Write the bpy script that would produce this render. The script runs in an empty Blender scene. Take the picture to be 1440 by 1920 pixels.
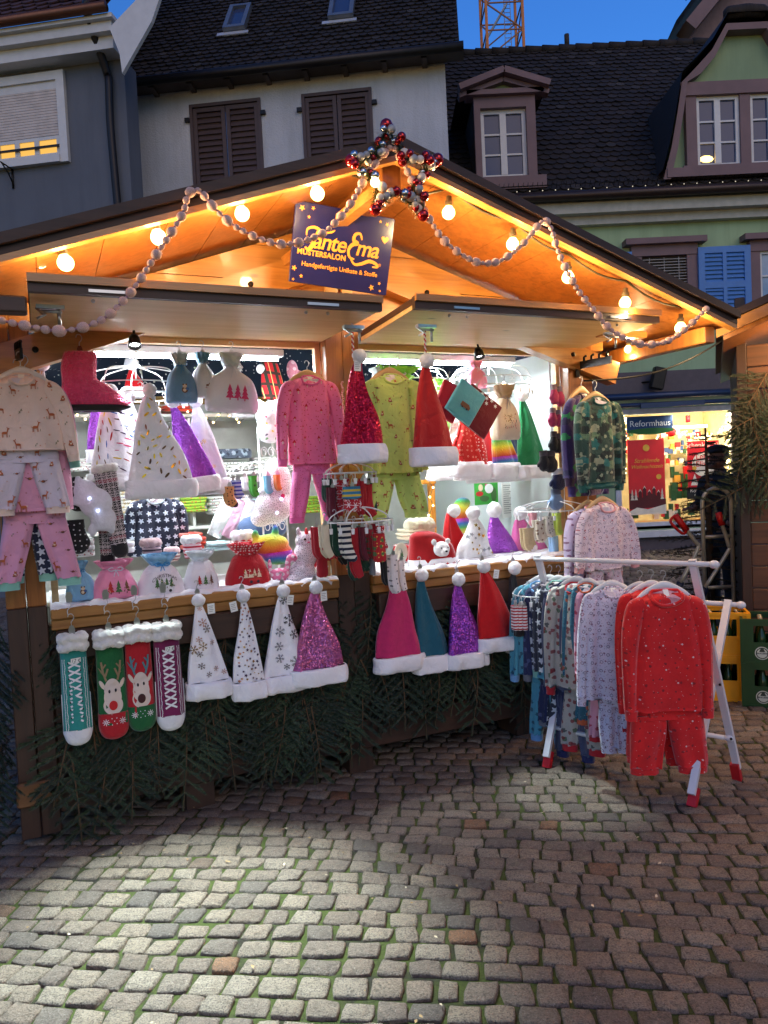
import bpy, math, random
import numpy as np
from mathutils import Vector, Matrix, Euler
from mathutils.bvhtree import BVHTree
R_ = random.Random(7)
PI = math.pi
sc = bpy.context.scene
# ---------------- camera, world, exposure ----------------
F = 1395.5; PIT = .0423; ROL = .0477; CH = 1.6
cam_d = bpy.data.cameras.new('camera'); cam = bpy.data.objects.new('camera', cam_d); sc.collection.objects.link(cam)
cam_d.sensor_fit = 'VERTICAL'; cam_d.sensor_height = 36; cam_d.sensor_width = 27; cam_d.lens = F/1920*36
cam_d.clip_start = .05; cam_d.clip_end = 3000
CM = Matrix.Translation((0, 0, CH)) @ Matrix.Rotation(PI/2-PIT, 4, 'X') @ Matrix.Rotation(-ROL, 4, 'Z')
cam.matrix_world = CM; sc.camera = cam
sc.view_settings.view_transform = 'Standard'; sc.view_settings.look = 'None'
sc.view_settings.exposure = 2.0; sc.view_settings.gamma = 1; sc.view_settings.use_curve_mapping = False
W = bpy.data.worlds.new('World'); sc.world = W; W.use_nodes = True
wn = W.node_tree.nodes; wl = W.node_tree.links
sky = wn.new('ShaderNodeTexSky'); sky.sky_type = 'NISHITA'; sky.sun_disc = False
sky.sun_elevation = math.radians(5.0); sky.sun_rotation = math.radians(200); sky.ozone_density = 6; sky.air_density = 1.3; sky.dust_density = .2
hs = wn.new('ShaderNodeHueSaturation'); hs.inputs['Saturation'].default_value = 1.0; hs.inputs['Hue'].default_value = .512; hs.inputs['Value'].default_value = 1
wl.new(sky.outputs[0], hs.inputs['Color']); wl.new(hs.outputs[0], wn['Background'].inputs[0])
wn['Background'].inputs[1].default_value = .10
sun_d = bpy.data.lights.new('market_glow_fill', 'SUN'); sun_d.energy = .19; sun_d.angle = math.radians(40); sun_d.color = (1, .72, .46)  # warm fill standing in for the bulbs of unseen stalls behind the camera
sun = bpy.data.objects.new('market_glow_fill', sun_d); sc.collection.objects.link(sun)
sun.rotation_euler = (math.radians(58), 0, math.radians(28))
C = sc.collection
WORLD = False      # while True, parts are written in world coordinates

# ---------------- placing ----------------
TH = .429; SX0 = -1.558; SY0 = 3.4362
cT, sT = math.cos(TH), math.sin(TH)
def st(s, n, z): return Vector((SX0+s*cT+n*sT, SY0+s*sT-n*cT, z))
def ray(px, py):
    d = Vector(((px-720)/F, -(py-960)/F, -1)); return (CM.to_3x3() @ d)
def at_y(px, py, Y): d = ray(px, py); return Vector((0, 0, CH)) + d*(Y/d.y)
def at_z(px, py, z=0): d = ray(px, py); return Vector((0, 0, CH)) + d*((z-CH)/d.z)
def at_n(px, py, n):
    d = ray(px, py); N = Vector((sT, -cT, 0)); P0 = st(0, n, 0); o = Vector((0, 0, CH))
    t = (P0-o).dot(N)/d.dot(N); return o+d*t
def loc_n(px, py, n):      # -> (s, n, z) of a pixel on the plane n
    p = at_n(px, py, n); v = p-st(0, 0, 0); return (v.x*cT+v.y*sT, n, p.z)
def snz(px, py, n): return loc_n(px, py, n)
class Spot:
    def __init__(s, px, py, n=None, Y=None, yaw=None):
        s.p = at_n(px, py, n) if n is not None else at_y(px, py, Y)
        s.yaw = TH if yaw is None else yaw
        u = s.p.x/s.p.y; s.kz = s.p.y/F; s.kx = s.kz/max(.25, (math.cos(s.yaw)-u*math.sin(s.yaw)))
# ---------------- objects ----------------
def tag(o, label=None, cat=None, group=None, kind=None):
    if label: o['label'] = label
    if cat: o['category'] = cat
    if group: o['group'] = group
    if kind: o['kind'] = kind
    return o
def thing(name, label, cat, loc=(0, 0, 0), rz=0, group=None, rot=None):
    o = bpy.data.objects.new(name, None); C.objects.link(o); o.empty_display_size = .05
    o.location = loc; o.rotation_euler = rot if rot else (0, 0, rz)
    return tag(o, label, cat, group)
def obj(name, mb, mat=None, parent=None, loc=None, rot=None, smooth=False):
    me = bpy.data.meshes.new(name); me.from_pydata([tuple(v) for v in mb.v], [], mb.f); 
    mats = mat if isinstance(mat, (list, tuple)) else [mat]
    for m in mats: me.materials.append(m)
    if len(mats) > 1: me.polygons.foreach_set('material_index', mb.m)
    sm = mb.s if not smooth else [True]*len(mb.f)
    me.polygons.foreach_set('use_smooth', sm)
    me.update()
    o = bpy.data.objects.new(name, me); C.objects.link(o)
    if parent:
        o.parent = parent
        if WORLD and parent.type == 'EMPTY': o.matrix_parent_inverse = Matrix.Translation(-Vector(parent.location))
    if loc is not None: o.location = loc
    if rot is not None: o.rotation_euler = rot
    return o
def share(src, name, parent=None, loc=(0, 0, 0), rot=(0, 0, 0), scale=None):
    o = bpy.data.objects.new(name, src.data if hasattr(src, 'data') else src); C.objects.link(o)
    if parent: o.parent = parent
    o.location = loc; o.rotation_euler = rot
    if scale is not None: o.scale = scale
    return o
def kids(o): return [c for c in C.objects if c.parent == o]
def copy_tree(o, parent=None):
    c = o.copy(); C.objects.link(c); c.parent = parent
    for ch in kids(o): copy_tree(ch, c)
    return c
class MB:
    def __init__(s): s.v = []; s.f = []; s.m = []; s.s = []; s.T = None; s.mi = 0
    def add(s, vs, fs, smooth=False, mi=None):
        b = len(s.v)
        for v in vs: s.v.append(s.T @ Vector(v) if s.T else Vector(v))
        for f in fs: s.f.append([i+b for i in f]); s.m.append(s.mi if mi is None else mi); s.s.append(smooth)
        return s
    def box(s, x0, x1, y0, y1, z0, z1, mi=None):
        vs = [(x, y, z) for z in (z0, z1) for y in (y0, y1) for x in (x0, x1)]
        return s.add(vs, [[0, 2, 3, 1], [4, 5, 7, 6], [0, 1, 5, 4], [2, 6, 7, 3], [0, 4, 6, 2], [1, 3, 7, 5]], mi=mi)
    def bbox(s, x0, x1, y0, y1, z0, z1, b=.004, mi=None):   # box with chamfered long edges (octagonal section on each face pair)
        vs = []
        for (z, q) in ((z0, b), (z0+b, 0), (z1-b, 0), (z1, b)):
            for (x, y) in ((x0+b, y0), (x1-b, y0), (x1, y0+b), (x1, y1-b), (x1-b, y1), (x0+b, y1), (x0, y1-b), (x0, y0+b)):
                cx, cy = (x0+x1)/2, (y0+y1)/2
                vs.append((x-(q if x > cx else -q), y-(q if y > cy else -q), z))
        fs = [[7, 6, 5, 4, 3, 2, 1, 0], [24+i for i in range(8)]]
        for k in range(3):
            for i in range(8): j = (i+1) % 8; fs.append([k*8+i, k*8+j, k*8+8+j, k*8+8+i])
        return s.add(vs, fs, mi=mi)
    def bar(s, a, b, w, h, up=(0, 0, 1), mi=None):   # square bar from a to b, w across, h along up
        a = Vector(a); b = Vector(b); d = (b-a).normalized(); u = Vector(up); x = d.cross(u)
        if x.length < 1e-4: x = d.cross(Vector((0, 1, 0)))
        x.normalize(); u = x.cross(d).normalized(); vs = []
        for p in (a, b):
            for (i, j) in ((-1, -1), (1, -1), (1, 1), (-1, 1)): vs.append(p+x*(i*w/2)+u*(j*h/2))
        return s.add(vs, [[3, 2, 1, 0], [4, 5, 6, 7], [0, 1, 5, 4], [1, 2, 6, 5], [2, 3, 7, 6], [3, 0, 4, 7]], mi=mi)
    def tube(s, pts, r, n=6, mi=None, closed=False, cap=True):
        pts = [Vector(p) for p in pts]; m = len(pts); rr = r if isinstance(r, (list, tuple)) else [r]*m
        vs = []; prev = None
        for i, p in enumerate(pts):
            if closed: d = pts[(i+1) % m]-pts[i-1]
            else: d = pts[min(i+1, m-1)]-pts[max(i-1, 0)]
            if d.length < 1e-9: d = Vector((0, 0, 1))
            d.normalize()
            if prev is None:
                x = d.cross(Vector((0, 0, 1)));
                if x.length < .05: x = d.cross(Vector((0, 1, 0)))
            else: x = prev - d*prev.dot(d)
            if x.length < 1e-6: x = d.orthogonal()
            x.normalize(); y = d.cross(x); prev = x
            for k in range(n):
                a = 2*PI*k/n; vs.append(p+x*(rr[i]*math.cos(a))+y*(rr[i]*math.sin(a)))
        fs = []
        for i in range(m if closed else m-1):
            j = (i+1) % m
            for k in range(n): l = (k+1) % n; fs.append([i*n+k, i*n+l, j*n+l, j*n+k])
        if not closed and cap: fs.append([k for k in range(n)][::-1]); fs.append([(m-1)*n+k for k in range(n)])
        return s.add(vs, fs, smooth=True, mi=mi)
    def lathe(s, prof, c=(0, 0, 0), n=16, axis='Z', mi=None):   # prof: (r, h)
        vs = []; 
        for r, h in prof:
            for k in range(n):
                a = 2*PI*k/n; p = (r*math.cos(a), r*math.sin(a), h)
                if axis == 'Y': p = (p[0], p[2], p[1])
                if axis == 'X': p = (p[2], p[0], p[1])
                vs.append((p[0]+c[0], p[1]+c[1], p[2]+c[2]))
        fs = []
        for i in range(len(prof)-1):
            for k in range(n): l = (k+1) % n; fs.append([i*n+k, i*n+l, (i+1)*n+l, (i+1)*n+k])
        return s.add(vs, fs, smooth=True, mi=mi)
    def ball(s, c, r, n=12, m=8, sq=(1, 1, 1), noise=0, seed=0, mi=None, fr=3):
        rg = random.Random(seed); ph = [(rg.uniform(0, 6), rg.uniform(0, 6), rg.uniform(0, 6)) for _ in range(3)]
        vs = []
        for i in range(m+1):
            t = PI*i/m
            for k in range(n):
                a = 2*PI*k/n; d = Vector((math.sin(t)*math.cos(a), math.sin(t)*math.sin(a), math.cos(t)))
                q = 1
                if noise:
                    q += noise*(math.sin(d.x*fr+ph[0][0])*math.sin(d.y*fr+ph[0][1])*math.sin(d.z*fr+ph[0][2])*1.5+.6*math.sin(d.x*fr*2.3+ph[1][0])*math.sin(d.y*fr*2.3+ph[1][1])*math.sin(d.z*fr*2.3+ph[1][2])*1.5 + rg.uniform(-.3, .3)*(0 < i < m))
                vs.append((c[0]+d.x*r*q*sq[0], c[1]+d.y*r*q*sq[1], c[2]+d.z*r*q*sq[2]))
        fs = []
        for i in range(m):
            for k in range(n): l = (k+1) % n; fs.append([i*n+k, (i+1)*n+k, (i+1)*n+l, i*n+l])
        return s.add(vs, fs, smooth=True, mi=mi)
    def prism(s, poly, y0, y1, mi=None):   # polygon in XZ extruded along y
        n = len(poly); vs = [(x, y0, z) for x, z in poly]+[(x, y1, z) for x, z in poly]
        fs = [list(range(n)), [n+i for i in range(n)][::-1]]+[[(i+1) % n, i, n+i, n+(i+1) % n] for i in range(n)]
        return s.add(vs, fs, mi=mi)
    def quad(s, a, b, c, d, mi=None): return s.add([a, b, c, d], [[0, 1, 2, 3]], mi=mi)
    def loft(s, rows, n=20, m=6, rip=0, fr=3.0, seed=0, cap=True, mi=None, sq=.75):
        """rows: (x, z, halfwidth, halfdepth[, y[, angle]]); smooth interpolation, ripples on the cloth"""
        rg = random.Random(seed); p1, p2, p3 = rg.uniform(0, 6), rg.uniform(0, 6), rg.uniform(0, 6)
        rows = [tuple(r)+(0, 0)[len(r)-4:] if len(r) < 6 else tuple(r) for r in rows]
        out = []
        for i in range(len(rows)-1):
            a = rows[max(i-1, 0)]; b = rows[i]; c = rows[i+1]; d = rows[min(i+2, len(rows)-1)]
            for k in range(m):
                t = k/m; out.append([.5*((2*b[q])+(-a[q]+c[q])*t+(2*a[q]-5*b[q]+4*c[q]-d[q])*t*t+(-a[q]+3*b[q]-3*c[q]+d[q])*t**3) for q in range(6)])
        out.append(list(rows[-1])); vs = []; M_ = len(out)
        for i, (x, z, hw, hd, y, an) in enumerate(out):
            t = i/(M_-1); ca, sa = math.cos(an), math.sin(an)
            for k in range(n):
                a = 2*PI*k/n; cx = math.cos(a); sx = math.sin(a)
                lx = hw*math.copysign(abs(cx)**sq, cx); ly = -hd*math.copysign(abs(sx)**sq, sx)
                if rip: ly += rip*(math.sin(cx*fr*2.2+p1+t*1.4)+.6*math.sin(cx*fr*4.1+p2-t*2.5)+.35*math.sin(cx*fr*7.3+p3+t*2)+.5*math.sin(t*9+cx*2+p3))*(.35+.65*t)
                vs.append((x+lx*ca, y+ly, z+lx*sa))
        fs = []
        for i in range(M_-1):
            for k in range(n): l = (k+1) % n; fs.append([i*n+k, (i+1)*n+k, (i+1)*n+l, i*n+l])
        if cap:
            for (i0, rv) in ((0, 0), ((M_-1)*n, 1)):
                c = Vector((0, 0, 0))
                for k in range(n): c += Vector(vs[i0+k])
                vs.append(tuple(c/n)); ci = len(vs)-1
                for k in range(n):
                    l = (k+1) % n; fs.append([i0+l, ci, i0+k] if rv else [i0+k, ci, i0+l])
        return s.add(vs, fs, smooth=True, mi=mi)
def path_rows(pts):   # (x, z, hw, hd[, y]) along a bending path: rows turn square to the path
    o = []
    for i, p in enumerate(pts):
        a = pts[max(i-1, 0)]; b = pts[min(i+1, len(pts)-1)]; an = math.atan2(b[1]-a[1], b[0]-a[0])+PI/2
        while an > PI/2+.01: an -= PI
        while an < -PI/2-.01: an += PI
        o.append((p[0], p[1], p[2], p[3], p[4] if len(p) > 4 else 0, an))
    for i in range(1, len(o)):      # keep the angle continuous
        an = o[i][5]
        while an-o[i-1][5] > PI/2: an -= PI
        while an-o[i-1][5] < -PI/2: an += PI
        o[i] = o[i][:5]+(an,)
    return o
def bez(pts, n=10):
    o = []
    for i in range(len(pts)-1):
        a = Vector(pts[max(i-1, 0)]); b = Vector(pts[i]); c = Vector(pts[i+1]); d = Vector(pts[min(i+2, len(pts)-1)])
        for k in range(n):
            t = k/n; o.append(.5*((2*b)+(-a+c)*t+(2*a-5*b+4*c-d)*t*t+(-a+3*b-3*c+d)*t**3))
    o.append(Vector(pts[-1])); return o
# ---------------- materials ----------------
def lin(c):
    return tuple((v/255/12.92 if v/255 <= .04045 else ((v/255+.055)/1.055)**2.4) for v in c)
class NT:
    def __init__(s, name):
        s.m = bpy.data.materials.new(name); s.m.use_nodes = True; s.n = s.m.node_tree.nodes; s.l = s.m.node_tree.links
        s.b = s.n['Principled BSDF']; s._c = None
    def co(s, kind='Object'):
        if not s._c: s._c = s.n.new('ShaderNodeTexCoord')
        return s._c.outputs[kind]
    def lk(s, a, b):
        if hasattr(a, 'links') or isinstance(a, bpy.types.NodeSocket): s.l.new(a, b)
        else: b.default_value = a
    def map(s, scale=(1, 1, 1), rot=(0, 0, 0), loc=(0, 0, 0), kind='Object'):
        m = s.n.new('ShaderNodeMapping'); s.l.new(s.co(kind), m.inputs[0]); m.inputs['Scale'].default_value = scale; m.inputs['Rotation'].default_value = rot; m.inputs['Location'].default_value = loc
        return m.outputs[0]
    def noise(s, scale, detail=3, vec=None, rough=.55, out=0, dist=0):
        t = s.n.new('ShaderNodeTexNoise'); t.inputs['Scale'].default_value = scale; t.inputs['Detail'].default_value = detail; t.inputs['Roughness'].default_value = rough; t.inputs['Distortion'].default_value = dist
        s.l.new(vec or s.co(), t.inputs['Vector']); return t.outputs[out]
    def math(s, op, a, b=0.0, c=0.0):
        t = s.n.new('ShaderNodeMath'); t.operation = op
        for i, v in enumerate((a, b, c)): s.lk(v, t.inputs[i])
        return t.outputs[0]
    def vmath(s, op, a, b):
        t = s.n.new('ShaderNodeVectorMath'); t.operation = op; s.lk(a, t.inputs[0]); s.lk(b, t.inputs[1]); return t.outputs[0]
    def mix(s, f, a, b, mode='MIX'):
        t = s.n.new('ShaderNodeMix'); t.data_type = 'RGBA'; t.blend_type = mode; s.lk(f, t.inputs[0])
        for v, i in ((a, 6), (b, 7)): s.lk(v if isinstance(v, bpy.types.NodeSocket) else tuple(v)[:3]+(1,), t.inputs[i])
        return t.outputs[2]
    def ramp(s, f, stops, interp='LINEAR'):
        t = s.n.new('ShaderNodeValToRGB'); t.color_ramp.interpolation = interp; e = t.color_ramp.elements
        while len(e) < len(stops): e.new(.5)
        for i, (p, c) in enumerate(stops): e[i].position = p; e[i].color = tuple(c)[:3]+(1,)
        s.l.new(f, t.inputs[0]); return t.outputs[0]
    def bump(s, h, strength=.3, dist=.005):
        t = s.n.new('ShaderNodeBump'); t.inputs['Strength'].default_value = strength; t.inputs['Distance'].default_value = dist
        s.l.new(h, t.inputs['Height'])
        if s.b.inputs['Normal'].links: s.l.new(s.b.inputs['Normal'].links[0].from_socket, t.inputs['Normal'])
        s.l.new(t.outputs[0], s.b.inputs['Normal'])
    def color(s, c): s.lk(c if isinstance(c, bpy.types.NodeSocket) else tuple(c)[:3]+(1,), s.b.inputs['Base Color']); return s
    def set(s, **k):
        for a, v in k.items(): s.lk(v, s.b.inputs[a.replace('_', ' ')])
        return s
def plain(name, c, rough=.6, metal=0, var=.12, sc_=8, bump=0, bs=60, **k):
    t = NT(name); c = lin(c); d = tuple(v*(1-var) for v in c); e = tuple(min(1, v*(1+var)) for v in c)
    t.color(t.ramp(t.noise(sc_, 4), [(.3, d), (.7, e)])); t.set(Roughness=rough, Metallic=metal, **k)
    if bump: t.bump(t.noise(bs, 3), bump)
    return t.m
def emit(name, c, strength):
    t = NT(name); c = lin(c); t.color((0, 0, 0)); t.b.inputs['Emission Color'].default_value = c+(1,); t.b.inputs['Emission Strength'].default_value = strength
    return t.m
def wood(name, c1, c2, axis=0, rough=.45, grain=1, bump=.15, coat=0):
    t = NT(name); sc3 = [26, 26, 26]; sc3[axis] = 1.6
    v = t.map(tuple(x*grain for x in sc3)); n1 = t.noise(1, 6, v, .65, dist=.6); n2 = t.noise(1.3, 2)
    c1, c2 = lin(c1), lin(c2)
    col = t.ramp(n1, [(.3, c1), (.62, c2)]); col = t.mix(t.math('MULTIPLY', n2, .5), col, c1); kv = [5, 5, 5]; kv[axis] = 2.2; vk = t.n.new('ShaderNodeTexVoronoi'); vk.inputs['Scale'].default_value = 1; t.l.new(t.map(tuple(kv)), vk.inputs['Vector']); kd = t.math('ADD', vk.outputs['Distance'], t.math('MULTIPLY', n1, .06)); col = t.mix(t.ramp(kd, [(.05, (.75, .75, .75)), (.10, (0, 0, 0))]), col, tuple(q*.35 for q in c1))
    t.color(col); t.set(Roughness=rough, Coat_Weight=coat); t.bump(n1, bump, .003); return t.m
def motif(t, base, col, scale, size, kind='blob', rnd=.6, off=0., mask_out=None):
    """scatter small printed shapes; 2-D voronoi cells in the cloth's own x/z"""
    sep = t.n.new('ShaderNodeSeparateXYZ'); t.l.new(t.co(), sep.inputs[0]); cmb = t.n.new('ShaderNodeCombineXYZ')
    t.l.new(t.math('ADD', sep.outputs[0], off), cmb.inputs[0]); t.l.new(t.math('ADD', sep.outputs[2], off*1.7), cmb.inputs[1])
    vec = cmb.outputs[0]
    vo = t.n.new('ShaderNodeTexVoronoi'); vo.voronoi_dimensions = '2D'; vo.inputs['Scale'].default_value = scale; vo.inputs['Randomness'].default_value = rnd
    t.l.new(vec, vo.inputs['Vector'])
    sc_ = t.vmath('MULTIPLY', vec, (scale, scale, scale)); df = t.vmath('SUBTRACT', sc_, vo.outputs['Position']) if False else None
    # Position output is in texture space already divided by scale
    df = t.vmath('SUBTRACT', vec, vo.outputs['Position']); s2 = t.n.new('ShaderNodeSeparateXYZ'); t.l.new(df, s2.inputs[0])
    ln = t.n.new('ShaderNodeVectorMath'); ln.operation = 'LENGTH'; t.l.new(df, ln.inputs[0]); r = ln.outputs['Value']
    if kind in ('star', 'flake', 'heart'):
        cs = t.n.new('ShaderNodeSeparateColor'); t.l.new(vo.outputs['Color'], cs.inputs[0])
        a = t.math('ADD', t.math('ARCTAN2', s2.outputs[0], s2.outputs[1]), t.math('MULTIPLY', cs.outputs[0], .8))
        k = t.math('COSINE', t.math('MULTIPLY', a, 5 if kind == 'star' else 6))
        r = t.math('MULTIPLY', r, t.math('ADD', 1, t.math('MULTIPLY', k, -.32 if kind == 'star' else -.55)))
    elif kind == 'blob':
        nz = t.noise(scale*3.2, 2, vec, .6); r = t.math('ADD', r, t.math('MULTIPLY', t.math('SUBTRACT', nz, .5), 1.8*size))
    elif kind == 'ring':
        r = t.math('ABSOLUTE', t.math('SUBTRACT', r, size)); r = t.math('ADD', r, size*.62)
    elif kind == 'stroke':
        nz = t.noise(scale*1.2, 1, vec); r = t.math('ADD', t.math('ABSOLUTE', t.math('ADD', s2.outputs[0], t.math('MULTIPLY', s2.outputs[1], .35))), t.math('MULTIPLY', t.math('ABSOLUTE', s2.outputs[1]), .22))
    mk = t.math('MULTIPLY', t.math('LESS_THAN', r, size*(.82 if kind in ('blob', 'ring') else 1)), .85)
    if isinstance(col, list):
        cs2 = t.n.new('ShaderNodeSeparateColor'); t.l.new(vo.outputs['Color'], cs2.inputs[0])
        col = t.ramp(cs2.outputs[1], [(i/len(col), lin(c)) for i, c in enumerate(col)], 'CONSTANT')
    else: col = lin(col)
    return t.mix(mk, base, col)
_mc = {}
def fabric(name, base, motifs=(), rough=.85, sheen=.25, bump=.25, bs=220, var=.06):
    if name in _mc: return _mc[name]
    t = NT(name); b = lin(base); n = t.noise(5, 3)
    col = t.ramp(n, [(.3, tuple(v*(1-var) for v in b)), (.7, tuple(min(1, v*(1+var)) for v in b))])
    for m in motifs: col = motif(t, col, *m)
    t.color(col); t.set(Roughness=rough, Sheen_Weight=sheen); t.bump(t.noise(bs, 2), bump, .002); t.bump(t.noise(13, 3, dist=.8), .6, .022)
    _mc[name] = t.m; return t.m
def plush(name, base, motifs=(), bs=90, b=.7):
    if name in _mc: return _mc[name]
    t = NT(name); bl = lin(base); col = t.ramp(t.noise(40, 4), [(.3, tuple(v*.86 for v in bl)), (.65, bl)])
    for m in motifs: col = motif(t, col, *m)
    t.color(col); t.set(Roughness=.95, Sheen_Weight=.6, Sheen_Roughness=.4); t.bump(t.noise(bs, 5, rough=.75), b, .01); _mc[name] = t.m; return t.m
def sequin(name, c1, c2, cell=230):
    if name in _mc: return _mc[name]
    t = NT(name); vo = t.n.new('ShaderNodeTexVoronoi'); vo.inputs['Scale'].default_value = cell; t.l.new(t.co(), vo.inputs['Vector'])
    t.color(t.mix(t.noise(14, 4), lin(c1), lin(c2)))
    g = t.n.new('ShaderNodeNewGeometry'); d = t.vmath('SUBTRACT', vo.outputs['Color'], (.5, .5, .5)); d = t.vmath('MULTIPLY', d, (1.3, 1.3, 1.3))
    nn = t.vmath('NORMALIZE', t.vmath('ADD', g.outputs['Normal'], d), (0, 0, 0)); t.l.new(nn, t.b.inputs['Normal'])
    t.set(Roughness=.3, Metallic=.75); _mc[name] = t.m; return t.m
def text_mesh(txt, size, shear=0, extrude=.001, align='CENTER', space=1, offset=0):
    cu = bpy.data.curves.new('t', 'FONT'); cu.body = txt; cu.size = size; cu.shear = shear; cu.extrude = extrude; cu.align_x = align; cu.align_y = 'CENTER'; cu.space_character = space; cu.offset = offset
    o = bpy.data.objects.new('t', cu); C.objects.link(o); bpy.context.view_layer.update()
    dg = bpy.context.evaluated_depsgraph_get(); me = bpy.data.meshes.new_from_object(o.evaluated_get(dg))
    mb = MB(); vs = [(v.co.x, -v.co.z, v.co.y) for v in me.vertices]; fs = [list(p.vertices) for p in me.polygons]
    bpy.data.objects.remove(o); bpy.data.curves.remove(cu); bpy.data.meshes.remove(me); mb.add(vs, fs); return mb
def text(name, txt, size, mat, parent, x=0, y=0, z=0, rot=0, **k):
    mb = text_mesh(txt, size, **k); o = obj(name, mb, mat, parent, (x, y, z), (0, rot, 0)); return o
def drape(mb, target, off=.003):   # lay a flat print onto the front (-y side) of a cloth mesh
    me = target.data; bv = BVHTree.FromPolygons([v.co for v in me.vertices], [p.vertices for p in me.polygons])
    last = 0
    for i, v in enumerate(mb.v):
        h = bv.ray_cast(Vector((v.x, -2, v.z)), Vector((0, 1, 0)))
        y = h[0].y if h[0] is not None else last; last = y; mb.v[i] = Vector((v.x, y-off-.0028*i/len(mb.v), v.z))
    return mb
def poly_star(mb, x, z, r, mi=None, n=5, inner=.45, a0=0, y=0):
    vs = [(x, y, z)]+[(x+(r if k % 2 == 0 else r*inner)*math.sin(a0+PI*k/n), y, z+(r if k % 2 == 0 else r*inner)*math.cos(a0+PI*k/n)) for k in range(2*n)]
    mb.add(vs, [[0, 1+(k+1) % (2*n), 1+k] for k in range(2*n)], mi=mi)
def poly_disc(mb, x, z, rx, rz=None, mi=None, n=14, y=0, a=0):
    rz = rz or rx; vs = [(x, y, z)]
    for k in range(n):
        u, w = rx*math.cos(2*PI*k/n), rz*math.sin(2*PI*k/n); vs.append((x+u*math.cos(a)-w*math.sin(a), y, z+u*math.sin(a)+w*math.cos(a)))
    mb.add(vs, [[0, 1+(k+1) % n, 1+k] for k in range(n)], mi=mi)
def poly_line(mb, pts, w, mi=None, y=0):
    for i in range(len(pts)-1):
        a = Vector((pts[i][0], pts[i][1])); b = Vector((pts[i+1][0], pts[i+1][1])); d = (b-a)
        if d.length < 1e-7: continue
        d.normalize(); n = Vector((-d.y, d.x))*w/2; a2 = a-d*w*.25; b2 = b+d*w*.25
        mb.add([(a2.x+n.x, y, a2.y+n.y), (a2.x-n.x, y, a2.y-n.y), (b2.x-n.x, y, b2.y-n.y), (b2.x+n.x, y, b2.y+n.y)], [[0, 1, 2, 3]], mi=mi)
WHITE = fabric('white_fleece', (236, 234, 238), bump=.9, bs=70, sheen=.5)
POM = plush('white_pompom_fur', (240, 239, 242))
STEEL = plain('steel', (190, 190, 188), .28, 1, .05)
DKMET = plain('dark_metal', (45, 42, 40), .4, .8)
CARD = plain('white_card', (232, 232, 226), .7, var=.03)
INK = plain('ink', (30, 28, 40), .8)
# =============== ground and cobbles ===============
def make_ground():
    t = NT('moss_and_grit'); n1 = t.noise(5, 7, rough=.7); n2 = t.noise(90, 5, rough=.8)
    col = t.mix(t.ramp(n1, [(.38, (0, 0, 0)), (.52, (1, 1, 1))]), lin((44, 37, 28)), t.mix(n2, lin((34, 38, 14)), lin((92, 106, 30))))
    t.color(col); t.set(Roughness=.95); t.bump(t.noise(120, 5, rough=.8), .9, .02)
    m = MB(); xs = [-60, -14, -6, -3, -1.5, 0, 1.5, 3, 6, 14, 60]; ys = [-20, -4, 0, 1, 2, 3, 4, 6, 9, 16, 60]
    for j, y in enumerate(ys):
        for x in xs: m.v.append(Vector((x, y, -.008)))
    w = len(xs)
    for j in range(len(ys)-1):
        for i in range(w-1): m.f.append([j*w+i, j*w+i+1, (j+1)*w+i+1, (j+1)*w+i]); m.m.append(0); m.s.append(False)
    tag(obj('ground', m, t.m), kind='structure')
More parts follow.
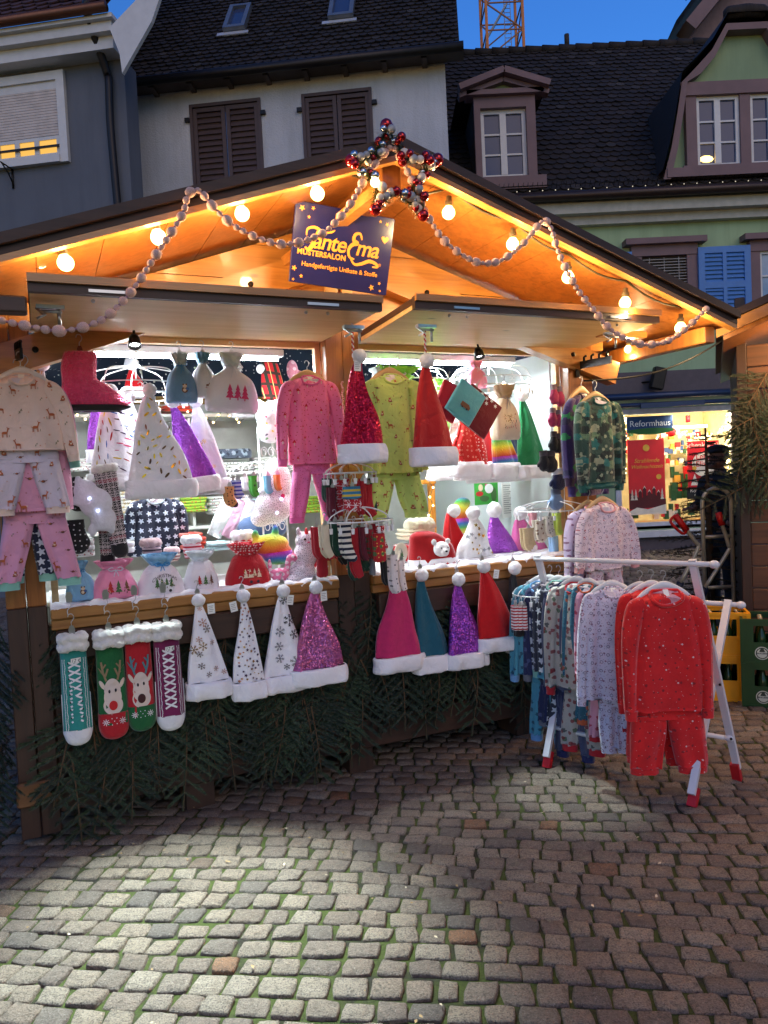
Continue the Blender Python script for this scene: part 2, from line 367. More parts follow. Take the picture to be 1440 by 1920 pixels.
def make_cobbles():
    t = NT('granite_setts'); g = t.n.new('ShaderNodeNewGeometry'); r = g.outputs['Random Per Island']
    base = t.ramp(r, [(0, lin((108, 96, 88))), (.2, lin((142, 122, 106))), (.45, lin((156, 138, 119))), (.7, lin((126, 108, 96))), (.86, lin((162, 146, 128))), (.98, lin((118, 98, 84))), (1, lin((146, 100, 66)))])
    n1 = t.noise(38, 6, rough=.75); n2 = t.noise(170, 4, rough=.7); n3 = t.noise(7, 3)
    col = t.mix(t.ramp(n1, [(.36, (.75, .75, .75)), (.5, (0, 0, 0))]), base, t.mix(1, base, (.45, .42, .40), 'MULTIPLY')); col = t.mix(t.ramp(n2, [(.36, (1, 1, 1)), (.5, (0, 0, 0))]), col, lin((78, 70, 64)))
    col = t.mix(t.ramp(n2, [(.6, (0, 0, 0)), (.72, (.6, .6, .6))]), col, lin((205, 200, 192)))
    col = t.mix(t.math('MULTIPLY', n3, .5), col, t.mix(1, col, (.62, .58, .55), 'MULTIPLY'))
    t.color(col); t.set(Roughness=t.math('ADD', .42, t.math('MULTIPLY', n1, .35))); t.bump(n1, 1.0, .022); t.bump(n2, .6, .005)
    rg = np.random.RandomState(5); V = []; Fc = []; ang = math.radians(-8.2); ca, sa = math.cos(ang), math.sin(ang)
    prof = [0, .03, .09, .5, .91, .97, 1]; hz = [-.03, -.002, .003, .004, .003, -.002, -.03]
    P = len(prof); r0 = .6; row = 0
    while r0 < 17:
        far = r0 > 8.5; h = .093*rg.uniform(.9, 1.1)*(1.0 if not far else 1.5)
        x = -1.1-r0*.72+rg.uniform(0, .1); xe = 1.0+r0*.78
        wav = 0
        while x < xe:
            w = .107*rg.choice([.8, .95, 1, 1.05, 1.15, 1.3], p=[.1, .2, .25, .2, .15, .1])*rg.uniform(.92, 1.08)*(1 if not far else 1.5)
            gp = .002+.005*rg.rand(); jit = rg.uniform(-.0068, .0068, (4, 2)); dz = rg.uniform(-.004, .004); tx, ty = rg.uniform(-.035, .035, 2)
            bow = rg.uniform(-.07, .07, 4); sk = rg.uniform(-.006, .006)
            def wv(x_): return .035*math.sin(x_*.9+row*.11)+.018*math.sin(x_*2.3+row*.35+1)
            c = np.array([[x+gp/2+sk, r0+gp/2+wv(x)], [x+w-gp/2+sk, r0+gp/2+wv(x+w)], [x+w-gp/2-sk, r0+h-gp/2+wv(x+w)], [x+gp/2-sk, r0+h-gp/2+wv(x)]])+jit
            b0 = len(V); cx, cy = c.mean(0)
            for j in range(P):
                for i in range(P):
                    u, v = prof[i], prof[j]
                    # round the corners of the stone
                    uu, vv = u*2-1, v*2-1; k = max(abs(uu), abs(vv)); q = math.hypot(uu, vv)
                    if q > 1e-6 and k > 0: rr = k/q*(q**.0)*1.0; f = 1-.10*max(0, q-1.08)/ .34; uu *= f; vv *= f
                    # bowed sides
                    uu += bow[0]*(1-vv*vv)*(uu > 0)*uu+bow[1]*(1-vv*vv)*(uu < 0)*uu; vv += bow[2]*(1-uu*uu)*(vv > 0)*vv+bow[3]*(1-uu*uu)*(vv < 0)*vv
                    a, b = (uu+1)/2, (vv+1)/2
                    p = c[0]*(1-a)*(1-b)+c[1]*a*(1-b)+c[2]*a*b+c[3]*(1-a)*b
                    z = hz[i] if abs(u-.5) > abs(v-.5) else hz[j]
                    z += dz+tx*(p[0]-cx)+ty*(p[1]-cy)+(rg.uniform(-.0012, .0012))
                    z += (rg.uniform(-.0022, .0022) if 0 < i < P-1 and 0 < j < P-1 else 0); px_, py_ = p[0]+rg.uniform(-.0014, .0014), p[1]+rg.uniform(-.0014, .0014); V.append((px_*ca-py_*sa, px_*sa+py_*ca, z))
            for j in range(P-1):
                for i in range(P-1): Fc.append((b0+j*P+i, b0+j*P+i+1, b0+(j+1)*P+i+1, b0+(j+1)*P+i))
            x += w
        r0 += h; row += 1
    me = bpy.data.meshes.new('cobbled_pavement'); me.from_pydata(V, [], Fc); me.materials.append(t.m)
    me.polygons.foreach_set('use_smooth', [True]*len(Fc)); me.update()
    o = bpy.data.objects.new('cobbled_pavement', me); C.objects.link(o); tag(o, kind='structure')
    print('cobble faces', len(Fc))
def make_litter():
    m = MB(); rg = random.Random(3)
    for i in range(170):
        Y = rg.uniform(2.0, 5.5); x = rg.uniform(-.55, .6)*Y; a = rg.uniform(0, 6); s_ = rg.uniform(.004, .011); z = .012
        m.add([(x+s_*math.cos(a+q)*k, Y+s_*math.sin(a+q)*k, z+rg.uniform(0, .004)) for q, k in ((0, 1), (1.3, .6), (2.7, 1), (4.4, .5))], [[0, 1, 2, 3]], mi=rg.choice([0, 0, 1]))
    tag(obj('leaf_litter', m, [plain('dry_leaf', (150, 120, 80), .8), plain('wood_chip', (200, 180, 150), .8)]), 'scraps of dry leaf and wood chip scattered over the cobbles', 'litter', kind='stuff')
make_ground(); make_cobbles(); make_litter()

# =============== materials for the houses ===============
TILE = (lambda t: (t.color(t.mix(t.noise(2.2, 5), t.ramp(t.n.new('ShaderNodeNewGeometry').outputs['Random Per Island'], [(0, lin((30, 24, 22))), (.5, lin((40, 31, 28))), (.93, lin((50, 40, 36))), (1, lin((80, 74, 70)))]), lin((27, 23, 20)))), t.set(Roughness=.8), t.bump(t.noise(30, 4), .5, .01), t.m)[-1])(NT('old_roof_tiles'))
def plaster(name, c, b=.5, s_=45): 
    t = NT(name); c = lin(c); n = t.noise(.9, 4); st_ = t.noise(1, 5, t.map((3.5, 3.5, .35)), .7)
    t.color(t.mix(t.ramp(st_, [(.45, (0, 0, 0)), (.75, (.5, .5, .5))]), t.ramp(n, [(.3, tuple(v*.82 for v in c)), (.7, c)]), tuple(v*.55 for v in c))); t.set(Roughness=.9); t.bump(t.noise(s_, 5, rough=.7), b, .02); return t.m
MAUVE = plain('mauve_paint', (112, 88, 92), .6, var=.12, sc_=3)
WPAINT = plain('white_paint', (205, 205, 205), .5, var=.06)
GLASS = (lambda t: (t.color(lin((52, 66, 100))), t.set(Roughness=.12, Specular_IOR_Level=.35), t.m)[-1])(NT('dark_window_glass'))  # blue base colour stands in for the reflected sky
GUT = plain('zinc_gutter', (40, 37, 38), .45, .5)
def tile_roof(name, parent, P0, U, V_, nu, nv, tw, th, mat=TILE, skip=None):
    """beaver-tail tiles: P0 eave corner, U unit along the eave, V_ unit up the slope"""
    m = MB(); rg = random.Random(nu); N = U.cross(V_).normalized()
    if N.z < 0: N = -N
    for j in range(nv):
        for i in range(-1, nu+1):
            x0 = (i+(.5 if j % 2 else 0))*tw; 
            if x0 < -tw*.1 or x0+tw > nu*tw+tw*.6: continue
            if skip and skip(x0+tw/2, (j+.5)*th): continue
            z0 = j*th; sag = rg.uniform(-.006, .006); pts = []; d = rg.uniform(0, .012); x1 = min(x0+tw, nu*tw)
            for (u, w_) in ((0.02, .32), (.25, .08), (.5, 0), (.75, .08), (.98, .32)): pts.append((x0+(x1-x0)*u, z0+(w_-.12)*th, .03+sag+d))
            pts += [(x1-.02*tw, z0+1.25*th, .004+sag), (x0+.02*tw, z0+1.25*th, .004+sag)]
            vs = [P0+U*a+V_*b+N*c for a, b, c in pts]; lo = [v-N*.02 for v in vs[:5]]
            m.add(vs+lo, [list(range(7))]+[[k, 7+k, 8+k, k+1] for k in range(4)])
    m.add([P0+N*-.01, P0+U*(nu*tw)-N*.01, P0+U*(nu*tw)+V_*(nv*th)-N*.01, P0+V_*(nv*th)-N*.01], [[0, 1, 2, 3]])
    return obj(name, m, mat, parent)
def fw(P, U, V_, m, a0, a1, b0, b1, t0, t1, mi=None):   # box in a wall frame: U along, V_ up, outward = N
    N = U.cross(V_).normalized(); 
    if N.y > 0: N = -N
    vs = [P+U*a+V_*b+N*c for c in (t0, t1) for b in (b0, b1) for a in (a0, a1)]
    m.add(vs, [[0, 2, 3, 1], [4, 5, 7, 6], [0, 1, 5, 4], [2, 6, 7, 3], [0, 4, 6, 2], [1, 3, 7, 5]], mi=mi)
UZ = Vector((0, 0, 1))
def wall_frame(pa, pb, Ya, Yb, pz=None):   # points at two pixels with given depths -> origin, unit along (levelled)
    a = at_y(*pa, Ya); b = at_y(*pb, Yb); u = Vector((b.x-a.x, b.y-a.y, 0)); L = u.length; return a, u.normalized(), L
def on_plane(px, py, P, U):   # pixel -> (along, up) on the vertical plane through P containing U
    d = ray(px, py); N = Vector((U.y, -U.x, 0)); o = Vector((0, 0, CH)); t = (P-o).dot(N)/d.dot(N); q = o+d*t
    return (q-P).dot(U), q.z-P.z
def shutter(parent, P, U, a0, a1, b0, b1, t, mat, slats=16, name='shutter', mid=False):
    m = MB(); w = (a1-a0)*.12
    for (x, y) in ((a0, a0+w), (a1-w, a1)): fw(P, U, UZ, m, x, y, b0, b1, t, t+.05)
    for (x, y) in ((b0, b0+w), (b1-w, b1))+((((b0+b1)/2-w/2, (b0+b1)/2+w/2),) if mid else ()): fw(P, U, UZ, m, a0+w, a1-w, x, y, t, t+.048)
    if mid: fw(P, U, UZ, m, (a0+a1)/2-w*.3, (a0+a1)/2+w*.3, b0+w, b1-w, t, t+.049)
    N = U.cross(UZ); N = -N if N.y > 0 else N
    for k in range(slats):
        z = b0+w+(b1-b0-2*w)*(k+.2)/slats; dz = (b1-b0-2*w)/slats*.75
        A = [P+U*x+UZ*zz+N*tt for (x, zz, tt) in ((a0+w, z, t+.04), (a1-w, z, t+.04), (a1-w, z+dz, t+.008), (a0+w, z+dz, t+.008))]
        m.add(A+[v-UZ*.008 for v in A], [[0, 1, 2, 3], [7, 6, 5, 4], [0, 4, 5, 1], [3, 2, 6, 7]])
    fw(P, U, UZ, m, a0+w, a1-w, b0+w, b1-w, t-.004, t+.004)
    return obj(name, m, mat, parent)
def casement(parent, P, U, a0, a1, b0, b1, t, mat=WPAINT, glass=GLASS, cols=2, rows=3, fr=.05, name='window', bars=True, depth=.05):
    m = MB()
    for (x, y) in ((a0, a0+fr), (a1-fr, a1)): fw(P, U, UZ, m, x, y, b0, b1, t, t+depth)
    for (x, y) in ((b0, b0+fr), (b1-fr, b1)): fw(P, U, UZ, m, a0+fr, a1-fr, x, y, t, t+depth*.98)
    W_ = (a1-a0-2*fr)/cols
    for c in range(1, cols): x = a0+fr+W_*c; fw(P, U, UZ, m, x-fr*.8, x+fr*.8, b0+fr, b1-fr, t, t+depth*1.1)
    if bars:
        for r in range(1, rows):
            z = b0+fr+(b1-b0-2*fr)*r/rows; fw(P, U, UZ, m, a0+fr, a1-fr, z-.016, z+.016, t, t+depth*.8)
    o = obj(name, m, mat, parent); g = MB(); fw(P, U, UZ, g, a0+fr*.5, a1-fr*.5, b0+fr*.5, b1-fr*.5, t-.01, t+.008)
    obj('pane', g, glass, o); return o

WORLD = True
# =============== grey house (far left) ===============
def grey_house():
    h = thing('grey_house', 'slate grey rendered house at far left with white framed window and half lowered blind', 'house', (-6, 12, 0))
    P, U, L = wall_frame((0, 110), (232, 110), 11.9, 11.6); P = P.copy(); P.z = 0
    P -= U*6; inv = Matrix.Translation((6, -12, 0))
    def ob(n, m, mt, p=None, **k):
        return obj(n, m, mt, p or h)
    m = MB(); a1, _ = on_plane(243, 300, P, U); fw(P, U, UZ, m, 0, a1, 0, on_plane(200, 112, P, U)[1]-.01, -.4, 0); w = ob('wall', m, plaster('slate_render', (98, 104, 116), .15, 80))
    N = U.cross(UZ); N = -N if N.y > 0 else N
    # cornice: sloped white soffit and fascia
    _, zt = on_plane(100, 92, P, U); _, zb = on_plane(100, 118, P, U)
    zc = on_plane(200, 112, P, U)[1]; m = MB()
    fw(P, U, UZ, m, 0, a1+.0, zc-.02, zc+.16, .0, .30); fw(P, U, UZ, m, 0, a1+.05, zc+.16, zc+.30, 0, .42); fw(P, U, UZ, m, 0, a1+.1, zc+.30, zc+.36, 0, .5)
    ob('cornice', m, WPAINT)
    g = MB(); e0 = P+N*.55+UZ*(zc+.42); g.tube([e0, e0+U*(a1+.05)], .075, 10); ob('gutter', g, plain('copper_gutter', (96, 62, 48), .4, .5))
    sl = (-N*math.cos(math.radians(48))+UZ*math.sin(math.radians(48)))
    tile_roof('roof', h, P+N*.5+UZ*(zc+.42), U, sl, int((a1+.05)/.2), 16, .2, .2, plain('red_brown_tiles', (70, 44, 42), .8, bump=.4))
    # white curved bargeboard at the right end
    k = at_y
    pts = [(213, 55), (262, 58), (290, -40), (300, -90), (250, -60), (215, 20)]
    q = [on_plane(x, y, P+N*.5, U) for x, y in [(205, 52), (262, -8), (290, -60), (318, -60), (284, 40), (250, 100), (229, 137), (224, 100)]]
    m = MB(); vs = [P+N*.50+U*a+UZ*b for a, b in q]+[P+N*.43+U*a+UZ*b for a, b in q]; n = len(q)
    m.add(vs, [list(range(n)), list(range(n, 2*n))[::-1]]+[[i, (i+1) % n, n+(i+1) % n, n+i] for i in range(n)]); ob('bargeboard', m, WPAINT)
    # window
    a0, _ = on_plane(-60, 250, P, U); aR, zT = on_plane(122, 134, P, U); _, zB = on_plane(132, 305, P, U)
    wn_ = MB(); fr = .13
    for (x, y, z0, z1) in ((a0, a0+fr, zB, zT), (aR-fr, aR, zB, zT)): fw(P, U, UZ, wn_, x, y, z0, z1, 0, .07)
    fw(P, U, UZ, wn_, a0+fr, aR-fr, zT-fr, zT, 0, .068); fw(P, U, UZ, wn_, a0+fr, aR-fr, zB, zB+fr*.9, 0, .1)
    fw(P, U, UZ, wn_, a0+fr, aR-fr, zT-fr-.12, zT-fr, 0, .03)
    wo = ob('window', wn_, WPAINT)
    z_sh = on_plane(100, 255, P, U)[1]; m = MB(); z = z_sh
    while z < zT-fr-.12: fw(P, U, UZ, m, a0+fr, aR-fr-.02, z, min(z+.036, zT-fr-.12), .005, .028); z += .042
    obj('roller_blind', m, plain('blind_slats', (196, 186, 180), .6), wo)
    casement(h, P, U, a0+fr, aR-fr-.02, zB+fr*.9, z_sh-.01, -.0, cols=4, rows=1, name='sash', glass=emit('lit_room', (255, 196, 90), .25), depth=.03, bars=False)
    m = MB(); zr = zB+fr*.9+.12; fw(P, U, UZ, m, a0+fr, aR-fr, zr, zr+.03, .05, .08); obj('window_rail', m, GUT, wo)
    # wrought bracket under the window
    a, z = on_plane(24, 318, P, U); m = MB(); p = P+U*a+UZ*z
    m.tube([p, p+N*.3], .012, 5); m.tube([p+N*.02, p-UZ*.3+N*.02], .016, 5); m.tube([p-UZ*.25, p-UZ*.1+N*.12, p+N*.28], .012, 5); ob('wall_bracket', m, DKMET)
    # downpipes
    for (nm, pp) in (('downpipe', [(195, 40), (193, 60), (205, 140), (209, 160), (212, 240), (225, 385), (232, 460)]),):
        m = MB(); b = [P+N*.08+U*on_plane(x, y, P, U)[0]+UZ*on_plane(x, y, P, U)[1] for x, y in pp]; b[0] += N*.4; b[1] += N*.35; m.tube(bez(b, 5), .06, 8); ob(nm, m, GUT)
grey_house()
# =============== white house ===============
def white_house():
    h = thing('white_house', 'white rendered house with brown louvred shutters and a steep mossy dark tiled roof', 'house', (-2, 13, 0))
    A = at_y(215, 170, 12.8); B = at_y(834, 120, 12.2); U = Vector((B.x-A.x, B.y-A.y, 0)); L = U.length; U.normalize(); P = Vector((A.x, A.y, 0))
    def pl(x, y): return on_plane(x, y, P, U)
    N = U.cross(UZ); N = -N if N.y > 0 else N
    zE = pl(834, 118)[1]
    sh = [[pl(355, 198), pl(489, 340)], [pl(565, 178), pl(699, 300)]]
    m = MB(); zt = [s[0][1] for s in sh]; a = [s[0][0] for s in sh]+[]; ends = [pl(489, 200)[0], pl(697, 180)[0]]; zb = 4.6
    # wall built round the two recessed window openings
    top = max(zt)
    xs = [0, a[0], ends[0], a[1], ends[1], L]
    fw(P, U, UZ, m, 0, L, 0, zb, -.35, 0)
    for i in (0, 2, 4): fw(P, U, UZ, m, xs[i], xs[i+1], zb, zE, -.35, 0)
    for i, z in ((1, zt[0]), (3, zt[1])): fw(P, U, UZ, m, xs[i], xs[i+1], z, zE, -.35, 0)
    # return wall on the right
    fw(P+U*L, N*-1, UZ, m, .36, 6, 0, zE, -.3, 0)
    obj('wall', m, plaster('rough_white_render', (198, 202, 210), .9, 38), h)
    BR = plain('brown_shutter_paint', (72, 56, 56), .6)
    for i in range(2):
        fr = MB(); x0, x1 = xs[1+2*i], xs[2+2*i]
        fw(P, U, UZ, fr, x0, x0+.05, zb, zt[i], -.2, .03); fw(P, U, UZ, fr, x1-.05, x1, zb, zt[i], -.2, .03); fw(P, U, UZ, fr, x0+.05, x1-.05, zt[i]-.05, zt[i], -.2, .028)
        wo = obj('window', fr, BR, h); mid = (x0+x1)/2
        shutter(wo, P, U, x0+.05, mid-.008, zb, zt[i]-.06, -.05, BR, 34); shutter(wo, P, U, mid+.008, x1-.05, zb, zt[i]-.06, -.05, BR, 34)
        hm = MB()
        for (x) in (x0-.04, x1+.04):
            for z in (zt[i]-.25, zb+.35): fw(P, U, UZ, hm, x-.04, x+.04, z-.03, z+.03, .0, .06)
        obj('shutter_hinge', hm, DKMET, wo)
    ang = math.radians(52); S = -N*math.cos(ang)+UZ*math.sin(ang)
    r = .32; e0 = P+N*r+UZ*(zE+.05)-U*.25
    def skip(a_, b_): return False
    ro = tile_roof('roof', h, e0, U, S, int((L+.5)/.14), 54, .14, .14)
    m = MB(); g0 = e0+N*.06-UZ*.03; m.tube([g0-U*.1, g0+U*(L+.55)], .075, 10); obj('gutter', m, GUT, h)
    m = MB(); q = P+UZ*(zE-.06)
    for i in range(9): x = .1+i*(L-.1)/8.5; m.bar(q+U*x+UZ*.04, q+U*x+N*.27+UZ*.06, .08, .07)
    m.add([P+UZ*zE-U*.2, P+U*(L+.3)+UZ*zE, P+U*(L+.3)+N*.32+UZ*(zE+.02), P-U*.2+N*.32+UZ*(zE+.02)], [[0, 1, 2, 3]]); obj('rafter_ends', m, plain('eaves_wood', (84, 72, 66), .7), h)
    # skylights lying in the roof
    Nr = U.cross(S); Nr = -Nr if Nr.z < 0 else Nr
    for (x0, x1, yt, yb) in ((420, 474, 18, 66), (616, 669, -12, 44)):
        def onr(px, py):
            d = ray(px, py); o = Vector((0, 0, CH)); t_ = (e0-o).dot(Nr)/d.dot(Nr); w_ = o+d*t_-e0; return w_.dot(U), w_.dot(S)
        (p0, q0), (p1, q1) = onr(x0, yb), onr(x1, yt); m = MB()
        def rb(mm, a0, a1, b0, b1, c0, c1): mm.add([e0+U*a_+S*b_+Nr*c_ for c_ in (c0, c1) for b_ in (b0, b1) for a_ in (a0, a1)], [[0, 2, 3, 1], [4, 5, 7, 6], [0, 1, 5, 4], [2, 6, 7, 3], [0, 4, 6, 2], [1, 3, 7, 5]])
        rb(m, p0, p0+.07, q0, q1, 0, .12); rb(m, p1-.07, p1, q0, q1, 0, .12); rb(m, p0+.07, p1-.07, q0, q0+.09, 0, .12); rb(m, p0+.07, p1-.07, q1-.07, q1, 0, .118)
        so = obj('skylight', m, plain('skylight_frame', (120, 126, 134), .35, .5), h)
        m = MB(); rb(m, p0+.06, p1-.06, q0+.06, q1-.06, .03, .06); obj('pane', m, GLASS, so)
        m = MB(); rb(m, p0-.1, p1+.06, q0-.12, q0-.02, .03, .05); obj('flashing', m, plain('lead_flashing', (190, 194, 200), .4, .3), so)
    m = MB(); b = [P+U*pl(x, y)[0]+UZ*pl(x, y)[1]+N*.08 for x, y in ((225, 165), (210, 170), (216, 200), (240, 240), (246, 290), (250, 380), (256, 460))]
    b[0] += N*.4; m.tube(bez(b, 5), .05, 8); obj('downpipe', m, GUT, h)
white_house()
# =============== green house ===============
GREEN = plaster('mint_render', (160, 186, 146), .12, 70)
def green_house():
    h = thing('green_house', 'mint green house with mauve trim, tiled roof, dormers, blue shutters and a lit shop window', 'house', (5, 15, 0))
    Y = 14.5; P = Vector((-1.2, Y, 0)); U = Vector((1, 0, 0)); L = 14
    def pl(x, y, d=0): return on_plane(x, y, P+Vector((0, -d, 0)), U)
    zE = pl(1200, 378)[1]
    # shop window opening
    sx0 = pl(1152, 860)[0]; sx1 = pl(1384, 860)[0]; sz1 = pl(1270, 764)[1]; sz0 = pl(1250, 985)[1]
    w1 = [pl(1176, 470), pl(1296, 600)]; w2x = pl(1405, 500)[0]; 
    m = MB(); z2 = 4.2
    wx0, wz1 = pl(1187, 478); wx1 = pl(1292, 500)[0]; 
    fw(P, U, UZ, m, 0, sx0, 0, z2, -.4, 0); fw(P, U, UZ, m, sx1, L, 0, z2, -.4, 0); fw(P, U, UZ, m, sx0, sx1, 0, sz0, -.4, 0); fw(P, U, UZ, m, sx0, sx1, sz1, z2, -.4, 0)
    fw(P, U, UZ, m, 0, L, z2, zE, -.4, 0)
    obj('wall', m, GREEN, h)
    DM = plain('dark_mauve', (84, 74, 80), .6); MV2 = MAUVE
    # dark fascia band over the shop and base
    zb0 = pl(1250, 765)[1]; zb1 = pl(1300, 693)[1]; m = MB(); fw(P, U, UZ, m, sx0-1.6, sx1+1.5, zb0+.22, zb1, .0, .05); obj('fascia_band', m, DM, h)
    m = MB(); fw(P, U, UZ, m, sx0-1.6, sx1+1.2, 0.0, sz0-.12, .0, .04); obj('plinth', m, DM, h)
    m = MB(); fw(P, U, UZ, m, sx0-.3, sx1+.1, sz0-.2, sz0-.08, .0, .2); obj('window_sill', m, WPAINT, h)
    # awning cassette (dark blue bar) and arms
    za = pl(1270, 742)[1]; m = MB(); e = P+U*(sx0-.9)+UZ*za+Vector((0, -.25, 0)); m.tube([e, e+U*3.9], .07, 10); m.tube([e+Vector((0, -.05, -.17)), e+Vector((3.9, -.05, -.17))], .045, 8); m.bar(e+Vector((1.3, -.15, -.2)), e+Vector((2.5, -.15, -.18)), .06, .09)
    obj('awning', m, plain('blue_awning', (44, 58, 88), .35, .3), h)
    a, z = pl(1225, 712); m = MB(); m.T = Matrix.Translation(P+U*a+UZ*z+Vector((0, -.25, 0))) @ Matrix.Rotation(.25, 4, 'Y'); m.bbox(-.12, .12, -.08, .08, -.22, .2, .02); m.T = None; q = P+U*a+UZ*z; m.tube([q+Vector((-.25, -.02, -.05)), q+Vector((-.1, -.22, -.05))], .02, 6); obj('wall_speaker', m, DKMET, h)
    text('shop_lettering', 'R', pl(1360, 645)[1]-pl(1360, 695)[1], plain('letter_grey', (60, 64, 66), .5), h, P.x+pl(1366, 662)[0]-0+0, Y-.03, pl(1366, 662)[1], extrude=.02)
    # white cornice, gutter
    m = MB(); fw(P, U, UZ, m, 0, L, zE-.08, zE+.12, .0, .30); fw(P, U, UZ, m, 0, L, zE-.28, zE-.082, .0, .34); fw(P, U, UZ, m, 0, L, zE-.44, zE-.28, .0, .16); obj('cornice', m, plain('cream_cornice', (170, 170, 160), .6), h)
    ang = math.radians(50); S = Vector((0, math.cos(ang), math.sin(ang))); e0 = P+Vector((0, -.42, zE+.02)); 
    m = MB(); m.tube([e0+Vector((0, -.06, -.02)), e0+Vector((L, -.06, -.02))], .085, 10); obj('gutter', m, plain('brown_gutter', (58, 44, 40), .4, .4), h)
    # ridge from the photograph
    d = ray(1080, 92); Nr = Vector((0, -math.sin(ang), math.cos(ang))); o = Vector((0, 0, CH)); t_ = (e0-o).dot(Nr)/d.dot(Nr); rl = (o+d*t_-e0).dot(S)
    nv = int(rl/.19); tile_roof('roof', h, e0+Vector((.3, 0, 0)), U, S, 64, nv, .2, .19)
    m = MB(); rp = e0+S*(nv*.19)
    for i in range(34): x = .3+i*.4; m.tube([rp+U*x, rp+U*(x+.41)], [.13, .10], 8)
    for x in (6.1,): m.tube([rp+U*x+UZ*.05, rp+U*x+UZ*.35], .06, 8)
    obj('ridge_tiles', m, TILE, h)
    # snow guard, and glowing beads standing in for small reflections on the eave
    m = MB(); b = MB()
    for i in range(150): x = .4+i*.09; m.tube([e0+U*x+S*.25+Nr*.02, e0+U*x+S*.25+Nr*.16], .006, 3)
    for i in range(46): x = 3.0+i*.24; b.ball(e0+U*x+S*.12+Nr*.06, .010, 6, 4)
    m.tube([e0+U*.4+S*.25+Nr*.09, e0+U*13.9+S*.25+Nr*.09], .008, 5); obj('snow_guard', m, DKMET, h); obj('eave_glints', b, emit('small_white_glints', (255, 240, 215), .22), h)
    # pedimented dormer
    dy = -.12; DP = P+Vector((0, dy, 0)); pd = lambda x, y: on_plane(x, y, DP, U)
    x0, z0 = pd(893, 352); x1, z1 = pd(1006, 206); xa, za_ = pd(940, 147); zs = pd(940, 186)[1]
    fr = MB(); wl0, wz0 = pd(904, 338); wl1, wz1 = pd(984, 205)
    fw(DP, U, UZ, fr, x0, wl0, z0, zs, -.1, .12); fw(DP, U, UZ, fr, wl1, x1-.05, z0, zs, -.1, .12); fw(DP, U, UZ, fr, wl0, wl1, wz1, zs, -.1, .12); fw(DP, U, UZ, fr, x0-.12, x1+.1, z0-.12, wz0-.02, -.1, .2)
    fw(DP, U, UZ, fr, x0-.14, x1+.1, zs, zs+.09, -.1, .22)
    do = obj('dormer', fr, MAUVE, h); q = [(x0-.28, zs+.1), (x1+.2, zs+.1), (xa, za_)]
    m = MB(); vs = [DP+U*a+UZ*b+Vector((0, c, 0)) for c in (-.08, 0) for a, b in q]; m.add(vs, [[0, 1, 2], [5, 4, 3]]); obj('pediment', m, plaster('light_mint', (140, 164, 128), .1), do)
    m = MB()
    for (a, b) in ((q[0], q[2]), (q[1], q[2])):
        A_ = DP+U*a[0]+UZ*a[1]; B_ = DP+U*b[0]+UZ*b[1]; m.bar(A_+Vector((0, -.2, 0)), B_+Vector((0, -.2, 0)), .3, .11); m.bar(A_+Vector((0, -.12, -.1)), B_+Vector((0, -.12, -.12)), .2, .08)
    obj('cornice', m, MAUVE, do)
    m = MB()
    for (a, sg) in ((q[0], 1), (q[1], -1)):   # little tiled roof and cheeks running back
        A_ = DP+U*a[0]+UZ*(a[1]+.06); B_ = DP+U*q[2][0]+UZ*(q[2][1]+.08); bk = Vector((0, 3.2, 0)); m.add([A_+Vector((0, -.3, 0)), B_+Vector((0, -.3, 0)), B_+bk, A_+bk], [[0, 1, 2, 3]])
        x = x0 if sg > 0 else x1-.05; c0 = DP+U*x; m.add([c0+UZ*(z0-.1), c0+UZ*zs, c0+UZ*zs+Vector((0, 2.4, 0)), c0+UZ*(z0-.1)+Vector((0, 2.4, 0))], [[0, 1, 2, 3]])
    obj('dormer_roof', m, TILE, do)
    casement(h, DP, U, wl0, wl1, wz0, wz1, -.03, fr=.075)
    # big bell gable on the right
    GP = P+Vector((0, -.15, 0)); pg = lambda x, y: on_plane(x, y, GP, U)
    half = [(1236, 345), (1251, 285), (1262, 220), (1270, 165), (1297, 137), (1325, 106), (1352, 57)]
    out = [pg(x, y) for x, y in half]; cx = pg(1391, 60)[0]; outl = out+[(2*cx-a, b) for a, b in out[::-1]]
    inn = [(cx+(a-cx)*.915, b-.12 if i > 3 else b) for i, (a, b) in enumerate(out)]; innl = inn+[(2*cx-a, b) for a, b in inn[::-1]]
    m = MB(); n = len(outl); vs = [GP+U*a+UZ*b for a, b in innl]+[GP+U*a+UZ*b+Vector((0, 3, 0)) for a, b in innl]
    m.add(vs, [list(range(n))]+[[i, (i+1) % n, n+(i+1) % n, n+i] for i in range(n-1)]); gb = obj('gable', m, plaster('light_mint', (140, 164, 128), .1), h)
    m = MB(); vs = []
    for (a, b), (c, d) in zip(outl, innl): vs += [GP+U*a+UZ*b+Vector((0, -.22, 0)), GP+U*c+UZ*d+Vector((0, -.22, 0)), GP+U*a+UZ*b+Vector((0, .1, 0)), GP+U*c+UZ*d+Vector((0, .1, 0))]
    for i in range(n-1): j = i*4; m.add([], []); 
    m.add(vs, [[i*4, i*4+1, i*4+5, i*4+4] for i in range(n-1)]+[[i*4+1, i*4+3, i*4+7, i*4+5] for i in range(n-1)])
    b0, z0 = pg(1243, 342); _, z00 = pg(1243, 325); fw(GP, U, UZ, m, b0, 2*cx-b0, z0, z00, 0, .24)
    wa, wzb = pg(1291, 320); wb, wzt = pg(1440, 178); fr = MB()
    zz0, zz1 = pg(1300, 318)[1], pg(1300, 186)[1]; ws = [pg(1302, 250)[0], pg(1383, 250)[0], pg(1402, 250)[0], pg(1483, 250)[0]]
    for (x, y) in ((ws[0]-.2, ws[0]), (ws[1], ws[2]), (ws[3], ws[3]+.2)): fw(GP, U, UZ, m, x, y, zz0, zz1+.02, 0, .12)
